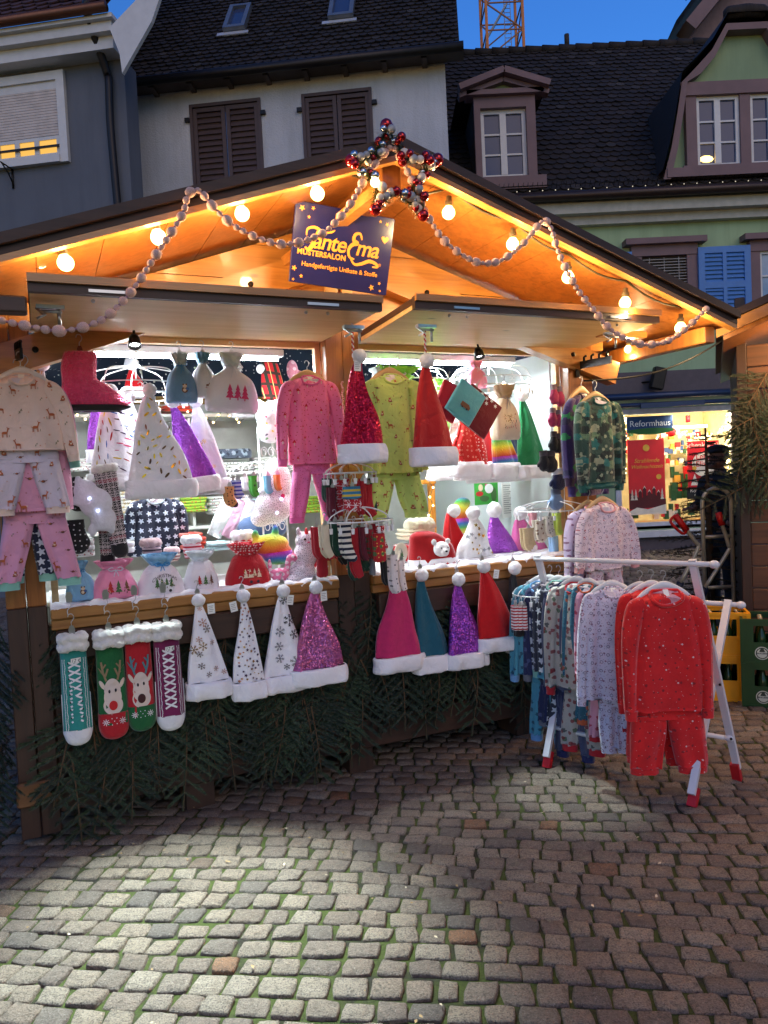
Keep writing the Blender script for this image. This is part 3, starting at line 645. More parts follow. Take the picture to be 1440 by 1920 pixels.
    fw(GP, U, UZ, m, ws[0]-.3, ws[3]+.3, zz1, zz1+.24, 0, .16)
    fw(GP, U, UZ, m, ws[0]-.3, ws[3]+.3, zz0-.1, zz0, 0, .2)
    obj('bargeboard', m, MAUVE, gb)
    c1 = casement(h, GP, U, ws[0], ws[1], zz0, zz1, .02, fr=.07); casement(h, GP, U, ws[2], ws[3], zz0, zz1, .02, fr=.07)
    lm = MB(); lx, lz = pg(1323, 300); lm.ball(GP+U*lx+UZ*lz+Vector((0, -.04, 0)), .13, 12, 6, (1, .2, .5)); obj('lit_lampshade', lm, emit('lamp_in_room', (255, 205, 110), 1.5), c1)
    m = MB(); up = [(a, b+.1) for a, b in outl]   # roof skin of the bell gable
    vs = [GP+U*(cx+(a-cx)*1.02)+UZ*(b+.05)+Vector((0, y, 0)) for (a, b) in up for y in (-.3, 3.4)]; m.add(vs, [[i*2, i*2+1, i*2+3, i*2+2] for i in range(n-1)])
    for k in range(12): a = -1+k/5.5; m.ball(GP+U*(cx+a*.3)+UZ*(up[6][1]+.12)+Vector((0, -.2+abs(a)*.05, 0)), .12, 8, 5)
    obj('gable_roof', m, TILE, gb)
    # first floor windows with mauve lintel and blue shutters
    BL = plain('blue_shutter_paint', (66, 122, 190), .5, var=.08)
    za0 = 4.3
    for (xl, xr, yt) in ((1180, 1303, 455), (1400, 1523, 445)):
        a0, z1 = pl(xl, yt+8); a1, _ = pl(xr, yt+8); m = MB(); fw(P, U, UZ, m, a0-.14, a1+.14, z1-.02, z1+.09, 0, .24); fw(P, U, UZ, m, a0, a0+.2, za0, z1-.2, 0, .1); fw(P, U, UZ, m, a1-.2, a1, za0, z1-.2, 0, .1); fw(P, U, UZ, m, a0, a1, z1-.22, z1-.02, 0, .12)
        wo = obj('window', m, MAUVE, h)
        if xl < 1200:
            m = MB(); z = za0
            while z < z1-.28: fw(P, U, UZ, m, a0+.2, a1-.2, z, z+.012, .02, .075); z += .055
            for x in (a0+.35, (a0+a1)/2, a1-.35): fw(P, U, UZ, m, x-.006, x+.006, za0, z1-.25, .075, .08)
            obj('venetian_blind', m, plain('grey_blind', (150, 146, 142), .5), wo)
            g = MB(); fw(P, U, UZ, g, a0+.2, a1-.2, za0, z1-.22, .005, .01); obj('pane', g, plain('dim_room', (52, 38, 36), .5), wo)
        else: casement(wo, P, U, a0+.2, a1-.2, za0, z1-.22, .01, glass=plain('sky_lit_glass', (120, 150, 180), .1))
    for (xl, xr, yt) in ((1303, 1400, 468), (1140, 1180, 478)):
        a0, z1 = pl(xl, yt); a1, _ = pl(xr, yt); shutter(h, P, U, a0, a1, za0, z1, .1, BL, 15, mid=True)
    # shop window: recess, goods and light
    m = MB(); D = 1.6
    fw(P, U, UZ, m, sx0-.2, sx1+.2, sz0-.06, sz0, -D, -.0); bx = P+Vector((0, D, 0))
    obj('shop_floor', m, wood('shop_ledge_wood', (150, 112, 66), (190, 150, 96)), h)
    m = MB(); fw(bx, U, UZ, m, sx0-.3, sx1+.3, sz0, sz1+.1, -.05, 0); fw(P, U, UZ, m, sx0-.1, sx0-.03, sz0, sz1+.05, -D, -.41); fw(P, U, UZ, m, sx1+.03, sx1+.1, sz0, sz1+.05, -D, -.41); fw(P, U, UZ, m, sx0-.2, sx1+.2, sz1+.02, sz1+.07, -D, -.41)
    obj('shop_interior', m, plain('warm_shop_wall', (216, 208, 168), .7), h)
    fr = MB(); f = .11
    for (a, b, c, d) in ((sx0, sx0+f, sz0, sz1), (sx1-f, sx1, sz0, sz1), (sx0+f, sx1-f, sz1-f*.9, sz1), (sx0+f, sx1-f, sz0, sz0+f*.7)): fw(P, U, UZ, fr, a, b, c, d, -.08, .03)
    wo = obj('shop_window', fr, plain('grey_white_frame', (190, 192, 200), .4), h)
    lt = MB(); fw(P, U, UZ, lt, sx0+.15, sx0+1.3, sz1-.17, sz1-.12, -.5, -.42); fw(P, U, UZ, lt, sx0+1.6, sx1-.1, sz1-.35, sz1-.3, -1.2, -1.1); obj('tube_lamp', lt, emit('shop_tube', (255, 236, 190), 4), wo)
    ld = bpy.data.lights.new('shop_light', 'AREA'); ld.energy = 13; ld.size = 1.1; ld.size_y = .3; ld.shape = 'RECTANGLE'; ld.color = (1, .86, .6); lo = bpy.data.objects.new('shop_light', ld); C.objects.link(lo); lo.parent = h; lo.matrix_parent_inverse = Matrix.Translation(-Vector(h.location))
    lo.location = (P.x+sx0+1.75, Y+.08, sz1-.13); lo.rotation_euler = (math.radians(20), 0, 0)
    def onp(x, y, d): return on_plane(x, y, P+Vector((0, d, 0)), U)
    # hung name sign
    a0, z1 = onp(1175, 782, .1); a1, z0 = onp(1262, 808, .1); sp = P+Vector((0, .1, 0)); m = MB(); fw(sp, U, UZ, m, a0, a1, z0, z1, -.02, 0); st_ = thing('shop_sign', 'blue and green hanging name sign at the top of the lit shop window', 'sign', (P.x+(a0+a1)/2, Y+.1, z0)); s_ = obj('board', m, plain('sign_blue', (10, 62, 120), .6), st_)
    m = MB(); q = [(a0+.02+(a1-a0)*k/10, z0-.05*math.sin(PI*k/10)) for k in range(11)]; m.add([sp+U*a+UZ*b+Vector((0, -.006, 0)) for a, b in q]+[sp+U*a+UZ*(z0+.05+.03*math.sin(k/10*PI))+Vector((0, -.006, 0)) for k, (a, b) in enumerate(q)], [[k, k+1, 12+k, 11+k] for k in range(10)]); obj('sign_swoosh', m, plain('sign_green', (16, 100, 40), .6), s_)
    text('lettering', 'Reformhaus', (z1-z0)*.53, plain('white_letter', (235, 240, 245), .5), s_, sp.x+(a0+a1)/2, Y+.1-.012, (z0+z1)/2+.01)
    # posters
    def poster(x0_, y0_, x1_, y1_, d, mat, lab):
        a0, z1 = onp(x0_, y0_, d); a1, z0 = onp(x1_, y1_, d); m = MB(); fw(P+Vector((0, d, 0)), U, UZ, m, a0, a1, z0, z1, -.012, 0); r = thing('poster', lab, 'poster', (P.x+(a0+a1)/2, Y+d, z0)); return obj('sheet', m, mat, r), P.x+a0, P.x+a1, z0, z1, Y+d
    RD = plain('poster_red', (224, 26, 40), .5, var=.05); GLD = plain('gold_print', (226, 176, 60), .5); DR = plain('maroon_print', (92, 16, 24), .6); CR = plain('cream_print', (236, 226, 208), .6)
    po, a0, a1, z0, z1, y = poster(1176, 826, 1249, 963, .2, RD, 'tall red poster with golden writing and a snowy village in the shop window'); W_ = a1-a0; H = z1-z0; m = MB()
    poly_disc(m, (a0+a1)/2, z1-.11*H, .045*H, y=y-.02, mi=0); poly_disc(m, a0+.82*W_, z0+.5*H, .035*H, y=y-.02, mi=0)
    m.add([(a0+W_*u, y-.016, z0+H*v) for u, v in ((0, .05), (.2, .1), (.5, .07), (1, .13), (1, 0), (0, 0))], [list(range(6))], mi=2)
    m.add([(a0+W_*u, y-.014, z0+H*v) for u, v in ((0, .3), (.3, .22), (.6, .28), (1, .2), (1, .1), (0, .08))], [list(range(6))], mi=1)
    for k, (u, hh) in enumerate(((.3, .34), (.42, .38), (.55, .33), (.68, .37), (.8, .32))):
        m.add([(a0+W_*(u-.045), y-.018, z0+H*.2), (a0+W_*(u+.045), y-.018, z0+H*.2), (a0+W_*(u+.045), y-.018, z0+H*(hh-.04)), (a0+W_*u, y-.018, z0+H*hh), (a0+W_*(u-.045), y-.018, z0+H*(hh-.04))], [[0, 1, 2, 3, 4]], mi=1)
        m.add([(a0+W_*(u-.05), y-.02, z0+H*(hh-.04)), (a0+W_*u, y-.02, z0+H*(hh+.008)), (a0+W_*(u+.05), y-.02, z0+H*(hh-.04)), (a0+W_*u, y-.02, z0+H*(hh-.012))], [[0, 1, 2, 3]], mi=2)
    for u in (.08, .18, .9): 
        for q_ in range(3): m.add([(a0+W_*(u-.05+.012*q_), y-.02, z0+H*(.2+.04*q_)), (a0+W_*(u+.05-.012*q_), y-.02, z0+H*(.2+.04*q_)), (a0+W_*u, y-.02, z0+H*(.27+.04*q_))], [[0, 1, 2]], mi=2)
    obj('printed_village', m, [GLD, DR, CR], po)
    text('lettering', 'Strahlende', .078*H, GLD, po, (a0+a1)/2, y-.02, z0+.72*H, shear=.3); text('lettering', 'Weihnachtszeit', .068*H, GLD, po, (a0+a1)/2, y-.02, z0+.64*H, shear=.3)
    po, a0, a1, z0, z1, y = poster(1288, 828, 1350, 912, .2, RD, 'red poster with a round cream plate at the right of the shop window'); W_ = a1-a0; H = z1-z0; m = MB(); poly_disc(m, a0+.53*W_, z0+.5*H, .4*W_, y=y-.016, n=24, mi=0); m.add([(a0+W_*.07, y-.02, z0+.05*H), (a0+W_*.32, y-.02, z0+.05*H), (a0+W_*.2, y-.02, z0+.3*H)], [[0, 1, 2]], mi=0); poly_disc(m, a0+.2*W_, z0+.42*H, .07*W_, y=y-.02, mi=1)
    obj('printed_plate', m, [CR, GLD], po); text('lettering', 'Schenken Sie', .15*H, CR, po, (a0+a1)/2, y-.02, z1-.09*H); text('lettering', 'Leben', .17*H, RD, po, a0+.55*W_, y-.022, z0+.66*H); text('lettering', 'Elixier', .17*H, RD, po, a0+.55*W_, y-.022, z0+.5*H)
    po, a0, a1, z0, z1, y = poster(1288, 914, 1330, 934, .2, plain('poster_black', (24, 22, 24), .5), 'small black poster strip below the plate poster in the shop window'); text('lettering', 'Rotes G', .42*(z1-z0), CR, po, (a0+a1)/2, y-.02, z0+.7*(z1-z0)); text('lettering', 'Elixier', .28*(z1-z0), CR, po, (a0+a1)/2, y-.02, z0+.3*(z1-z0))
    # display goods
    m = MB(); rg = random.Random(4)
    for k in range(34):
        x = rg.uniform(1258, 1300) if k < 24 else rg.uniform(1168, 1350); yy = rg.uniform(880, 958) if k < 24 else rg.uniform(955, 966); a, z = onp(x, yy, .55); w_ = rg.uniform(.03, .06); q = P+U*a+UZ*z+Vector((0, .55, 0)); m.box(q.x-w_, q.x+w_, q.y-w_, q.y+w_, q.z-.12, q.z+rg.uniform(.02, .14), mi=rg.choice([0, 0, 1, 2, 3]))
    for k in range(150):
        x = rg.uniform(1165, 1370); yy = rg.uniform(806, 870); a, z = onp(x, yy, 1.3); w_ = rg.uniform(.02, .05); q = P+U*a+UZ*z+Vector((0, 1.3, 0)); m.box(q.x-w_, q.x+w_, q.y-w_, q.y+w_, q.z-.05, q.z+.05, mi=rg.choice([0, 2, 2, 3, 2, 4, 1]))
    dg_ = thing('window_display', 'green and red boxes and bottles arranged in the lit shop window', 'window display', (P.x+sx0+1, Y+.5, sz0)); obj('display_goods', m, [plain('goods_green', (44, 96, 54), .5), RD, CR, GLD, plain('goods_blue', (60, 90, 150), .5)], dg_)
    m = MB()
    for x in (1168, 1366):
        for k in range(95):
            a, z = onp(x+rg.uniform(-6, 6)*1.0, rg.uniform(775, 890), .3); m.ball(P+U*a+UZ*z+Vector((0, .3, 0)), .013, 5, 3)
    for k in range(120):
        tt = rg.random(); a, z = onp(1175+tt*180, 822+14*math.sin(tt*9)+rg.uniform(-6, 6)-max(0, tt-.6)*60, .5); m.ball(P+U*a+UZ*z+Vector((0, .5, 0)), .012, 5, 3)
    fl = thing('fairy_lights', 'warm fairy lights framing the inside of the lit shop window', 'fairy lights', (P.x+sx0, Y+.3, sz1)); tag(obj('bulbs', m, emit('fairy_bulbs', (255, 226, 150), 5), fl), kind='stuff')
    m = MB(); a, z = onp(1259, 836, .5); m.ball(P+U*a+UZ*(z+.28)+Vector((0, .5, 0)), .1, 12, 8); a, z = onp(1290, 792, .5); m.tube([P+U*a+UZ*z+Vector((0, .5, .0)), P+U*a+UZ*(z+.14)+Vector((0, .5, 0))], .05, 8); hb = thing('hanging_bauble', 'red round bauble and lamp hanging in the shop window', 'bauble', (P.x+a, Y+.5, z)); obj('bauble', m, RD, hb)
    g = MB(); fw(P, U, UZ, g, sx0+f, sx1-f, sz0+f*.7, sz1-f*.9, -.02, -.015)
    t = NT('shop_glass'); t.color((1, 1, 1)); t.set(Roughness=0.02, Transmission_Weight=1.0, IOR=1.05); obj('pane', g, t.m, wo)
green_house()
# =============== far gable behind, crane ===============
def far_house():
    h = thing('far_house', 'tall mauve gabled house rising behind the right end of the tiled roof', 'house', (14, 24, 0))
    Y = 22; a = at_y(1262, 84, Y); b = at_y(1330, 0, Y); c = at_y(1500, -200, Y); m = MB()
    m.add([a, b, c, Vector((c.x+5, Y, c.z)), Vector((c.x+5, Y, 0)), Vector((a.x+.6, Y, 0)), Vector((a.x+.6, Y, a.z-.3))], [[0, 1, 2, 3, 4, 5, 6]]); obj('wall', m, plain('far_mauve_wall', (120, 104, 110), .8), h)
    m = MB(); v = Vector((.12, -.6, .0)); m.bar(a+v, b+v, .7, .35); m.bar(b+v, c+v, .7, .35); obj('bargeboard', m, MAUVE, h)
    m = MB(); dn = Vector((0, 3, -.2)); m.add([a+Vector((-.3, -1, .1)), b+Vector((-.3, -1, .25)), c+Vector((-.3, -1, .3)), c+dn, b+dn, a+dn], [[0, 1, 4, 5], [1, 2, 3, 4]])
    for k in range(9): q = a.lerp(b, .35+.65*k/8)+Vector((-.35, -.9, .25)); m.tube([q, q+UZ*.18], .015, 4)
    obj('roof', m, TILE, h)
far_house()
WORLD = False
def crane():
    Y = 60; a = at_y(911, 92, Y); b = at_y(987, 92, Y); w = b.x-a.x; h = thing('tower_crane', 'orange lattice mast of a tower crane behind the roofs', 'crane', (a.x+w/2, Y+w/2, 0))
    m = MB(); H = at_y(950, -60, Y).z; hw = w/2*.9; cs = [(-hw, -hw), (hw, -hw), (hw, hw), (-hw, hw)]
    for x, y in cs: m.bar((x, y, 0), (x, y, H), .2, .2, (0, 1, 0))
    obj('mast', m, plain('crane_orange', (190, 112, 40), .5), h); z = H-13; m = MB(); k = 0
    while z < H:
        for i in range(4):
            A = cs[i]; B = cs[(i+1) % 4]; m.bar((A[0], A[1], z), (B[0], B[1], z), .09, .09)
            A_, B_ = (A, B) if k % 2 else (B, A); m.bar((A_[0], A_[1], z), (B_[0], B_[1], z+2.1), .09, .09)
        z += 2.1; k += 1
    obj('lattice', m, plain('crane_orange_dull', (140, 88, 44), .5), h)
    m = MB()
    for x in (.25, .75): m.bar((x, 0, H-13), (x, 0, H), .05, .05, (0, 1, 0))
    for q in range(40): m.bar((.25, 0, H-13+q*.33), (.75, 0, H-13+q*.33), .04, .04)
    m.bar((-hw*.9, -.3, H-4.6), (.4, -.3, H-2.0), .5, .12); obj('ladder', m, plain('crane_ladder', (150, 156, 166), .5), h)
crane()
# =============== the market stall ===============
ORW = wood('honey_varnished_wood', (150, 98, 44), (198, 140, 72), 0, .32, 1, .2, .3)
ORV = wood('honey_varnished_post', (120, 70, 28), (170, 108, 50), 2, .35, 1, .2, .3)
PALE = wood('pale_plywood', (206, 164, 104), (230, 194, 138), 0, .5, .7, .1)
DKW = wood('dark_stained_wood', (50, 32, 24), (70, 46, 34), 0, .5, 1, .3)
DKV = wood('dark_stain_and_shade_wood', (48, 31, 24), (72, 47, 34), 2, .5, 1, .3)
BARGE = wood('weathered_brown_wood', (44, 29, 23), (68, 47, 38), 0, .6, 1, .4)
SHEET = plain('white_lining_sheet', (205, 214, 212), .6, var=.04, sc_=2, bump=.15, bs=6)
def star_fabric():
    t = NT('night_blue_starry_cloth'); b = lin((20, 34, 54)); col = t.ramp(t.noise(1.5, 2), [(.3, b), (.7, lin((30, 48, 70)))])
    vo = t.n.new('ShaderNodeTexVoronoi'); vo.inputs['Scale'].default_value = 32; t.l.new(t.co(), vo.inputs['Vector'])
    cs = t.n.new('ShaderNodeSeparateColor'); t.l.new(vo.outputs['Color'], cs.inputs[0])
    mk = t.math('LESS_THAN', vo.outputs['Distance'], t.math('MULTIPLY', cs.outputs[0], .26)); t.color(t.mix(mk, col, lin((205, 205, 200)))); t.set(Roughness=.9); return t.m
STARF = star_fabric()
RS, RZ, SL = 1.5, 3.08, .355      # ridge position, ridge height, slope
def rz_(s): return RZ-(.355*(RS-s) if s < RS else .315*(s-RS))
stall = thing('market_stall', 'brown wooden christmas market stall with honey coloured gable and two raised shutters', 'stall', st(0, 0, 0), TH)
def build_stall():
    S_ = stall
    def part(n, m, mt, p=None, **k): return obj(n, m, mt, p or S_, **k)
    x0, x1 = -.18, 3.26; D = 2.15
    # posts: two boards each, upper parts varnished honey, lower coloured dark for the shade below the sill
    for (a, b, c) in ((-.19, -.18, -.0), (1.40, 1.50, .50), (3.0, 3.1, 1)):
        for k in range(2):
            q = a+k*(.1 if a > 0 else .085); w = .097 if a > 0 else .082; m = MB(); m.bbox(q, q+w, -.035+.012*k, .05, 1.10, 2.46); part('post', m, ORV)
            m = MB(); m.bbox(q, q+w, -.04+.012*k, .05, .04 if a < 0 else .3, 1.10); part('post_foot' if a < 0 else 'lower_post', m, DKV)
    # front boards under the sill
    for i in range(6):
        z = .3+i*.118; m = MB()
        m.bbox(-.02, 1.40, -.005, .02, z+.002, z+.114, .005); m.bbox(1.6, 3.0, -.005, .02, z+.002, z+.114, .005); part('front_board', m, DKW)
    m = MB(); m.bbox(-.02, 3.2, -.03, .06, .13, .29, .006); part('base_beam', m, DKW)
    for s in (.62, 1.5, 2.6): m = MB(); m.box(s-.07, s+.07, -.01, .2, 0, .13); part('foot', m, DKV)
    m = MB(); a = at_n(40, 1500, .05); m.bbox(-.2, -.02, -.075, -.042, .20, .31, .008); part('corner_clamp', m, wood('clamp_wood', (104, 68, 40), (130, 90, 54)))
    m = MB(); m.tube([(-.05, -.09, .27), (-.05, -.07, .27)], .018, 10); part('bolt', m, DKMET)
    # sills
    for (a, b) in ((-.01, 1.40), (1.60, 3.0)):
        m = MB(); m.bbox(a, b, -.075, .06, 1.035, 1.085, .006); m.bbox(a, b, -.055, .02, .985, 1.033, .004); m.bbox(a+.02, b-.02, -.09, -.03, .85, .982, .006, mi=1); part('sill', m, [wood('sill_wood', (138, 92, 44), (176, 126, 66), 0, .4), DKW])
        m = MB(); n = 60; top = []   # white cloth lying over the counter and crumpled over the sill
        rg = random.Random(int(a*10)+3); vs = []
        for j, (y, z) in enumerate(((-.062, 1.07), (-.066, 1.088), (-.03, 1.1), (.1, 1.093), (.3, 1.092), (.62, 1.092))):
            for i in range(n+1): x = a+(b-a)*i/n; vs.append((x, y-(.01*math.sin(i*.9)+.006*math.sin(i*2.1) if j < 2 else 0), z+(.008*math.sin(i*.7+1)+.006*math.sin(i*1.7) if j < 3 else 0)))
        m.add(vs, [[j*(n+1)+i, j*(n+1)+i+1, (j+1)*(n+1)+i+1, (j+1)*(n+1)+i] for j in range(5) for i in range(n)], smooth=True); part('counter_cloth', m, WHITE)
        m = MB(); m.box(a, b, .02, .64, 1.0, 1.03); part('counter', m, PALE)
    # opening frames
    for (a, b) in ((0, 1.40), (1.60, 3.0)):
        m = MB(); m.box(a, a+.03, .05, .09, 1.09, 2.35); m.box(b-.03, b, .05, .09, 1.09, 2.35); m.box(a, b, .05, .09, 2.33, 2.37); part('opening_frame', m, PALE)
    m = MB(); m.bbox(-.19, 3.3, -.02, .05, 2.36, 2.48, .006); part('lintel', m, ORW)
    # gable panel: wide boards
    zs = [2.48, 2.66, 2.84, 3.0]
    for i in range(3):
        za, zb = zs[i]+.002, zs[i+1]-.002; m = MB()
        sa = RS-(RZ-.08-za)/SL; sb = RS+(RZ-.08-za)/.315; ta = RS-max(0, (RZ-.08-zb))/SL; tb = RS+max(0, (RZ-.08-zb))/.315
        sa, sb = max(sa, -.19), min(sb, 3.3); ta, tb = max(ta, -.19), min(tb, 3.3)
        m.prism([(sa, za), (sb, za), (tb, zb), (ta, zb)], 0, .03); part('gable_board', m, ORW)
    for sg in (-1, 1):     # rafters on the gable wall
        m = MB(); e = RS+sg*1.85; m.bar((RS+sg*.02, -.045, RZ-.30), (e, -.045, rz_(e)-.29), .08, .14, (0, 0, 1)); part('gable_rafter', m, ORW)
        for k in range(3): q = RS+sg*(.5+k*.5); b_ = MB(); b_.lathe([(0, -.012), (.014, -.008), (.014, 0)], (q, -.085, rz_(q)-.29), 10, 'Y'); part('rafter_bolt', b_, DKMET)
    # ridge beam with brace
    m = MB(); m.bbox(RS-.05, RS+.05, -.72, .0, RZ-.20, RZ-.05, .006); part('ridge_beam', m, ORV)
    m = MB(); m.bar((RS-.03, -.66, RZ-.16), (RS-.30, -.06, RZ-.34), .06, .05); part('ridge_brace', m, ORW)
    # roof: sheathing boards, rafters at the front edge, dark bargeboards
    for sg, e in ((-1, -.72), (1, 3.57)):
        nb = 9; y0, y1 = -.72, 2.4
        m = MB()
        for i in range(nb):
            a = RS+(e-RS)*i/nb; b = RS+(e-RS)*(i+1)/nb-sg*.003
            vs = [(x, y, rz_(x)+t) for t in (-.052, -.03) for y in (y0, y1) for x in (a, b)]
            m.add(vs, [[0, 2, 3, 1], [4, 5, 7, 6], [0, 1, 5, 4], [2, 6, 7, 3], [0, 4, 6, 2], [1, 3, 7, 5]])
        part('roof_boards', m, ORV)
        m = MB(); vs = [(x, y, rz_(x)+t) for t in (-.028, -.0) for y in (-.80, 2.45) for x in (RS, e-.0)]; m.add(vs, [[0, 2, 3, 1], [4, 5, 7, 6], [0, 1, 5, 4], [2, 6, 7, 3], [0, 4, 6, 2], [1, 3, 7, 5]]); part('roof_covering', m, plain('roofing_felt', (52, 44, 42), .9, bump=.5))
        m = MB(); L_ = Vector((e-RS, 0, rz_(e)-RZ)); A = Vector((RS, 0, RZ))
        for (y, dz0, dz1, th) in ((-.775, -.052, .008, .05), (-.81, -.022, .018, .03)):
            vs = [A+L_*u+Vector((0, y+v, w)) for w in (dz0, dz1) for v in (-th/2, th/2) for u in (0, 1)]; m.add(vs, [[0, 2, 3, 1], [4, 5, 7, 6], [0, 1, 5, 4], [2, 6, 7, 3], [0, 4, 6, 2], [1, 3, 7, 5]])
        part('bargeboard', m, BARGE)
        m = MB(); vs = [A+L_*u+Vector((0, v, w)) for w in (-.078, -.053) for v in (-.798, -.752) for u in (0, 1)]; m.add(vs, [[0, 2, 3, 1], [4, 5, 7, 6], [0, 1, 5, 4], [2, 6, 7, 3], [0, 4, 6, 2], [1, 3, 7, 5]]); part('verge_batten', m, ORW)
        m = MB(); s = e-sg*.1; m.bbox(s-.04, s+.04, -.7, 2.3, rz_(s)-.17, rz_(s)-.08, .005); part('eave_purlin', m, ORV)
    # walls
    m = MB(); m.box(-.19, -.165, .055, D, .1, 2.46); part('side_wall', m, DKV); m = MB(); m.box(3.23, 3.26, .05, D, .1, 2.46); part('side_wall', m, DKV)
    m = MB(); m.prism([(-.19, .1), (3.26, .1), (3.26, rz_(3.26)-.08), (RS, RZ-.08), (-.19, rz_(-.19)-.08)], D, D+.03); part('back_wall', m, DKV)
    m = MB(); m.box(-.165, 3.23, .055, D, .1, .14); m.box(-.1, 3.1, .03, .05, .14, 1.0); part('floor', m, DKW)
    # lining: white sheets, starry cloth above
    m = MB(); m.box(-.163, -.158, .1, D-.02, .14, 2.5); m.box(3.14, 3.148, .1, D-.02, .14, 2.66); part('lining_sheet', m, SHEET); m = MB(); m.box(-.158, 3.14, D-.03, D-.02, .14, 2.30); part('back_lining', m, plain('grey_lining_board', (186, 187, 180), .7, bump=.1, bs=8))
    m = MB(); m.box(-.158, 3.14, D-.045, D-.035, 2.26, 2.33); part('lining_board', m, plain('ochre_board', (150, 112, 40), .5))
    n = 24; vs = []
    for i in range(n+1):
        x = -.158+(3.14+.318)*i/n
        for j, y in enumerate((D-.05, D-.06, 1.2, .5, .12)):
            z = (2.32, min(rz_(x)-.12, 2.9), rz_(x)-.14, rz_(x)-.15, rz_(x)-.12)[j]; vs.append((x, y, z-.03*math.sin(i*1.1)*(j in (2, 3))))
    m = MB(); m.add(vs, [[i*5+j, i*5+j+1, (i+1)*5+j+1, (i+1)*5+j] for i in range(n) for j in range(4)], smooth=True); part('starry_cloth', m, STARF)
    # raised shutters
    for (a, b, Ln, zh, zn) in ((-.01, 1.385, .76, 2.352, 2.345), (1.6, 3.08, .68, 2.352, 2.385)):
        m = MB(); T = .045
        def sl(m_, xa, xb, ya, yb, ta, tb, mi=None):
            vs = [(x, -y, zh+(zn-zh)*y/Ln+t) for t in (ta, tb) for y in (ya, yb) for x in (xa, xb)]; m_.add(vs, [[1, 3, 2, 0], [6, 7, 5, 4], [4, 5, 1, 0], [3, 7, 6, 2], [2, 6, 4, 0], [5, 7, 3, 1]], mi=mi)
        sl(m, a, b, .03, Ln, 0, .022); hp = part('raised_shutter', m, PALE)
        m = MB(); sl(m, a-.005, b+.005, Ln, Ln+.03, -.004, .055); sl(m, a-.005, a+.05, .04, Ln-.002, .0225, .05); sl(m, b-.05, b+.005, .04, Ln-.002, .0225, .05); sl(m, a+.05, b-.05, Ln-.06, Ln-.002, .0225, .049); obj('shutter_frame', m, DKW, hp)
        m = MB(); sl(m, a-.005, b+.005, Ln+.03, Ln+.046, .03, .06); obj('shutter_rim', m, ORW, hp)
        for s in (a+.27, b-.27):
            m = MB(); sl(m, s-.07, s+.07, Ln+.03, Ln+.036, .005, .016); obj('hinge_plate', m, STEEL, hp)
            for k in (-.05, .05): m = MB(); m.ball((s+k, -Ln+.05, zn-.008), .008, 8, 5); obj('screw', m, STEEL, hp)
    for (s, n_, z) in ((.06, .62, 2.32), (1.34, .56, 2.31), (1.72, .56, 2.33), (2.88, .55, 2.34)):
        m = MB(); m.box(s-.05, s+.05, -n_-.03, -n_+.0, z-.004, z+.01); m.tube([(s+.03, -n_-.01, z), (s+.03, -n_-.01, z-.07)], .007, 6); m.tube([(s-.05, -n_-.01, z), (s-.02, -n_-.03, z-.03), (s-.05, -n_-.03, z-.045)], .006, 5); m.tube([(s-.03, -n_, z-.01), (s-.03, -.02, z-.14)] if False else [(s-.03, -n_, z-.01), (s+.04, -n_-.02, z-.015)], .006, 5); part('shutter_stay', m, STEEL)
    m = MB(); a = snz(5, 575, .72); m.bbox(-.62, -.02, -.78, -.71, a[2]-.03, a[2]+.03, .006); part('stay_bar', m, DKW)
    m = MB(); a = snz(1160, 626, .4); m.bbox(a[0]-.14, a[0]+.2, -.42, -.36, a[2]-.02, a[2]+.02, .004); part('stay_bar', m, ORW)
    m = MB(); a = snz(1237, 595, .3); m.T = Matrix.Translation((a[0], -.3, a[2])) @ Matrix.Rotation(.1, 4, 'Y'); m.bbox(-.05, .04, -.03, .03, -.1, .1, .006); part('bracket_block', m, PALE)
    m = MB(); a = snz(74, 484, .5); pts = [(a[0]+.03*math.cos(t)*(.4+t/9), -a[1], a[2]+.04*math.sin(t)) for t in [k*.5 for k in range(12)]]; m.tube(pts, .005, 5); part('hook_eye', m, STEEL)
    # sign bracket
    for x in (620, 650): m = MB(); a = snz(x, 552, .02); m.box(a[0]-.03, a[0]+.03, -.03, -.002, a[2]-.08, a[2]+.06); part('sign_batten', m, PALE)
    m = MB(); a = snz(637, 562, .05); m.box(a[0]-.07, a[0]+.06, -.04, -.031, a[2]-.03, a[2]+.02); part('blue_card', m, plain('blue_card', (50, 70, 130), .6))
build_stall()
LOC = Matrix.Translation(st(0, 0, 0)) @ Matrix.Rotation(TH, 4, 'Z')
def lp(px, py, n): s, n, z = snz(px, py, n); return Vector((s, -n, z))
# interior work lamps (cool white strips under the lintel)
lampm = emit('cool_led_tube', (235, 246, 255), 22)
for (a, b, e, lab) in ((.12, 1.30, 10, 'cool white tube lamp under the lintel of the left opening'), (1.72, 2.9, 9, 'cool white tube lamp under the lintel of the right opening')):
    r = thing('strip_lamp', lab, 'lamp', LOC @ Vector(((a+b)/2, .40, 2.33)), TH, 'tube lamps inside the stall')
    m = MB(); m.bbox(-(b-a)/2, (b-a)/2, -.025, .025, .01, .05); obj('lamp_housing', m, WPAINT, r); m = MB(); m.tube([(-(b-a)/2+.03, 0, 0), ((b-a)/2-.03, 0, 0)], .013, 8); obj('tube', m, lampm, r)
    ld = bpy.data.lights.new('strip_light', 'AREA'); ld.shape = 'RECTANGLE'; ld.size = b-a; ld.size_y = .05; ld.energy = e; ld.color = (.86, .95, 1); lo = bpy.data.objects.new('strip_light', ld); C.objects.link(lo); lo.parent = r; lo.location = (0, 0, -.03)
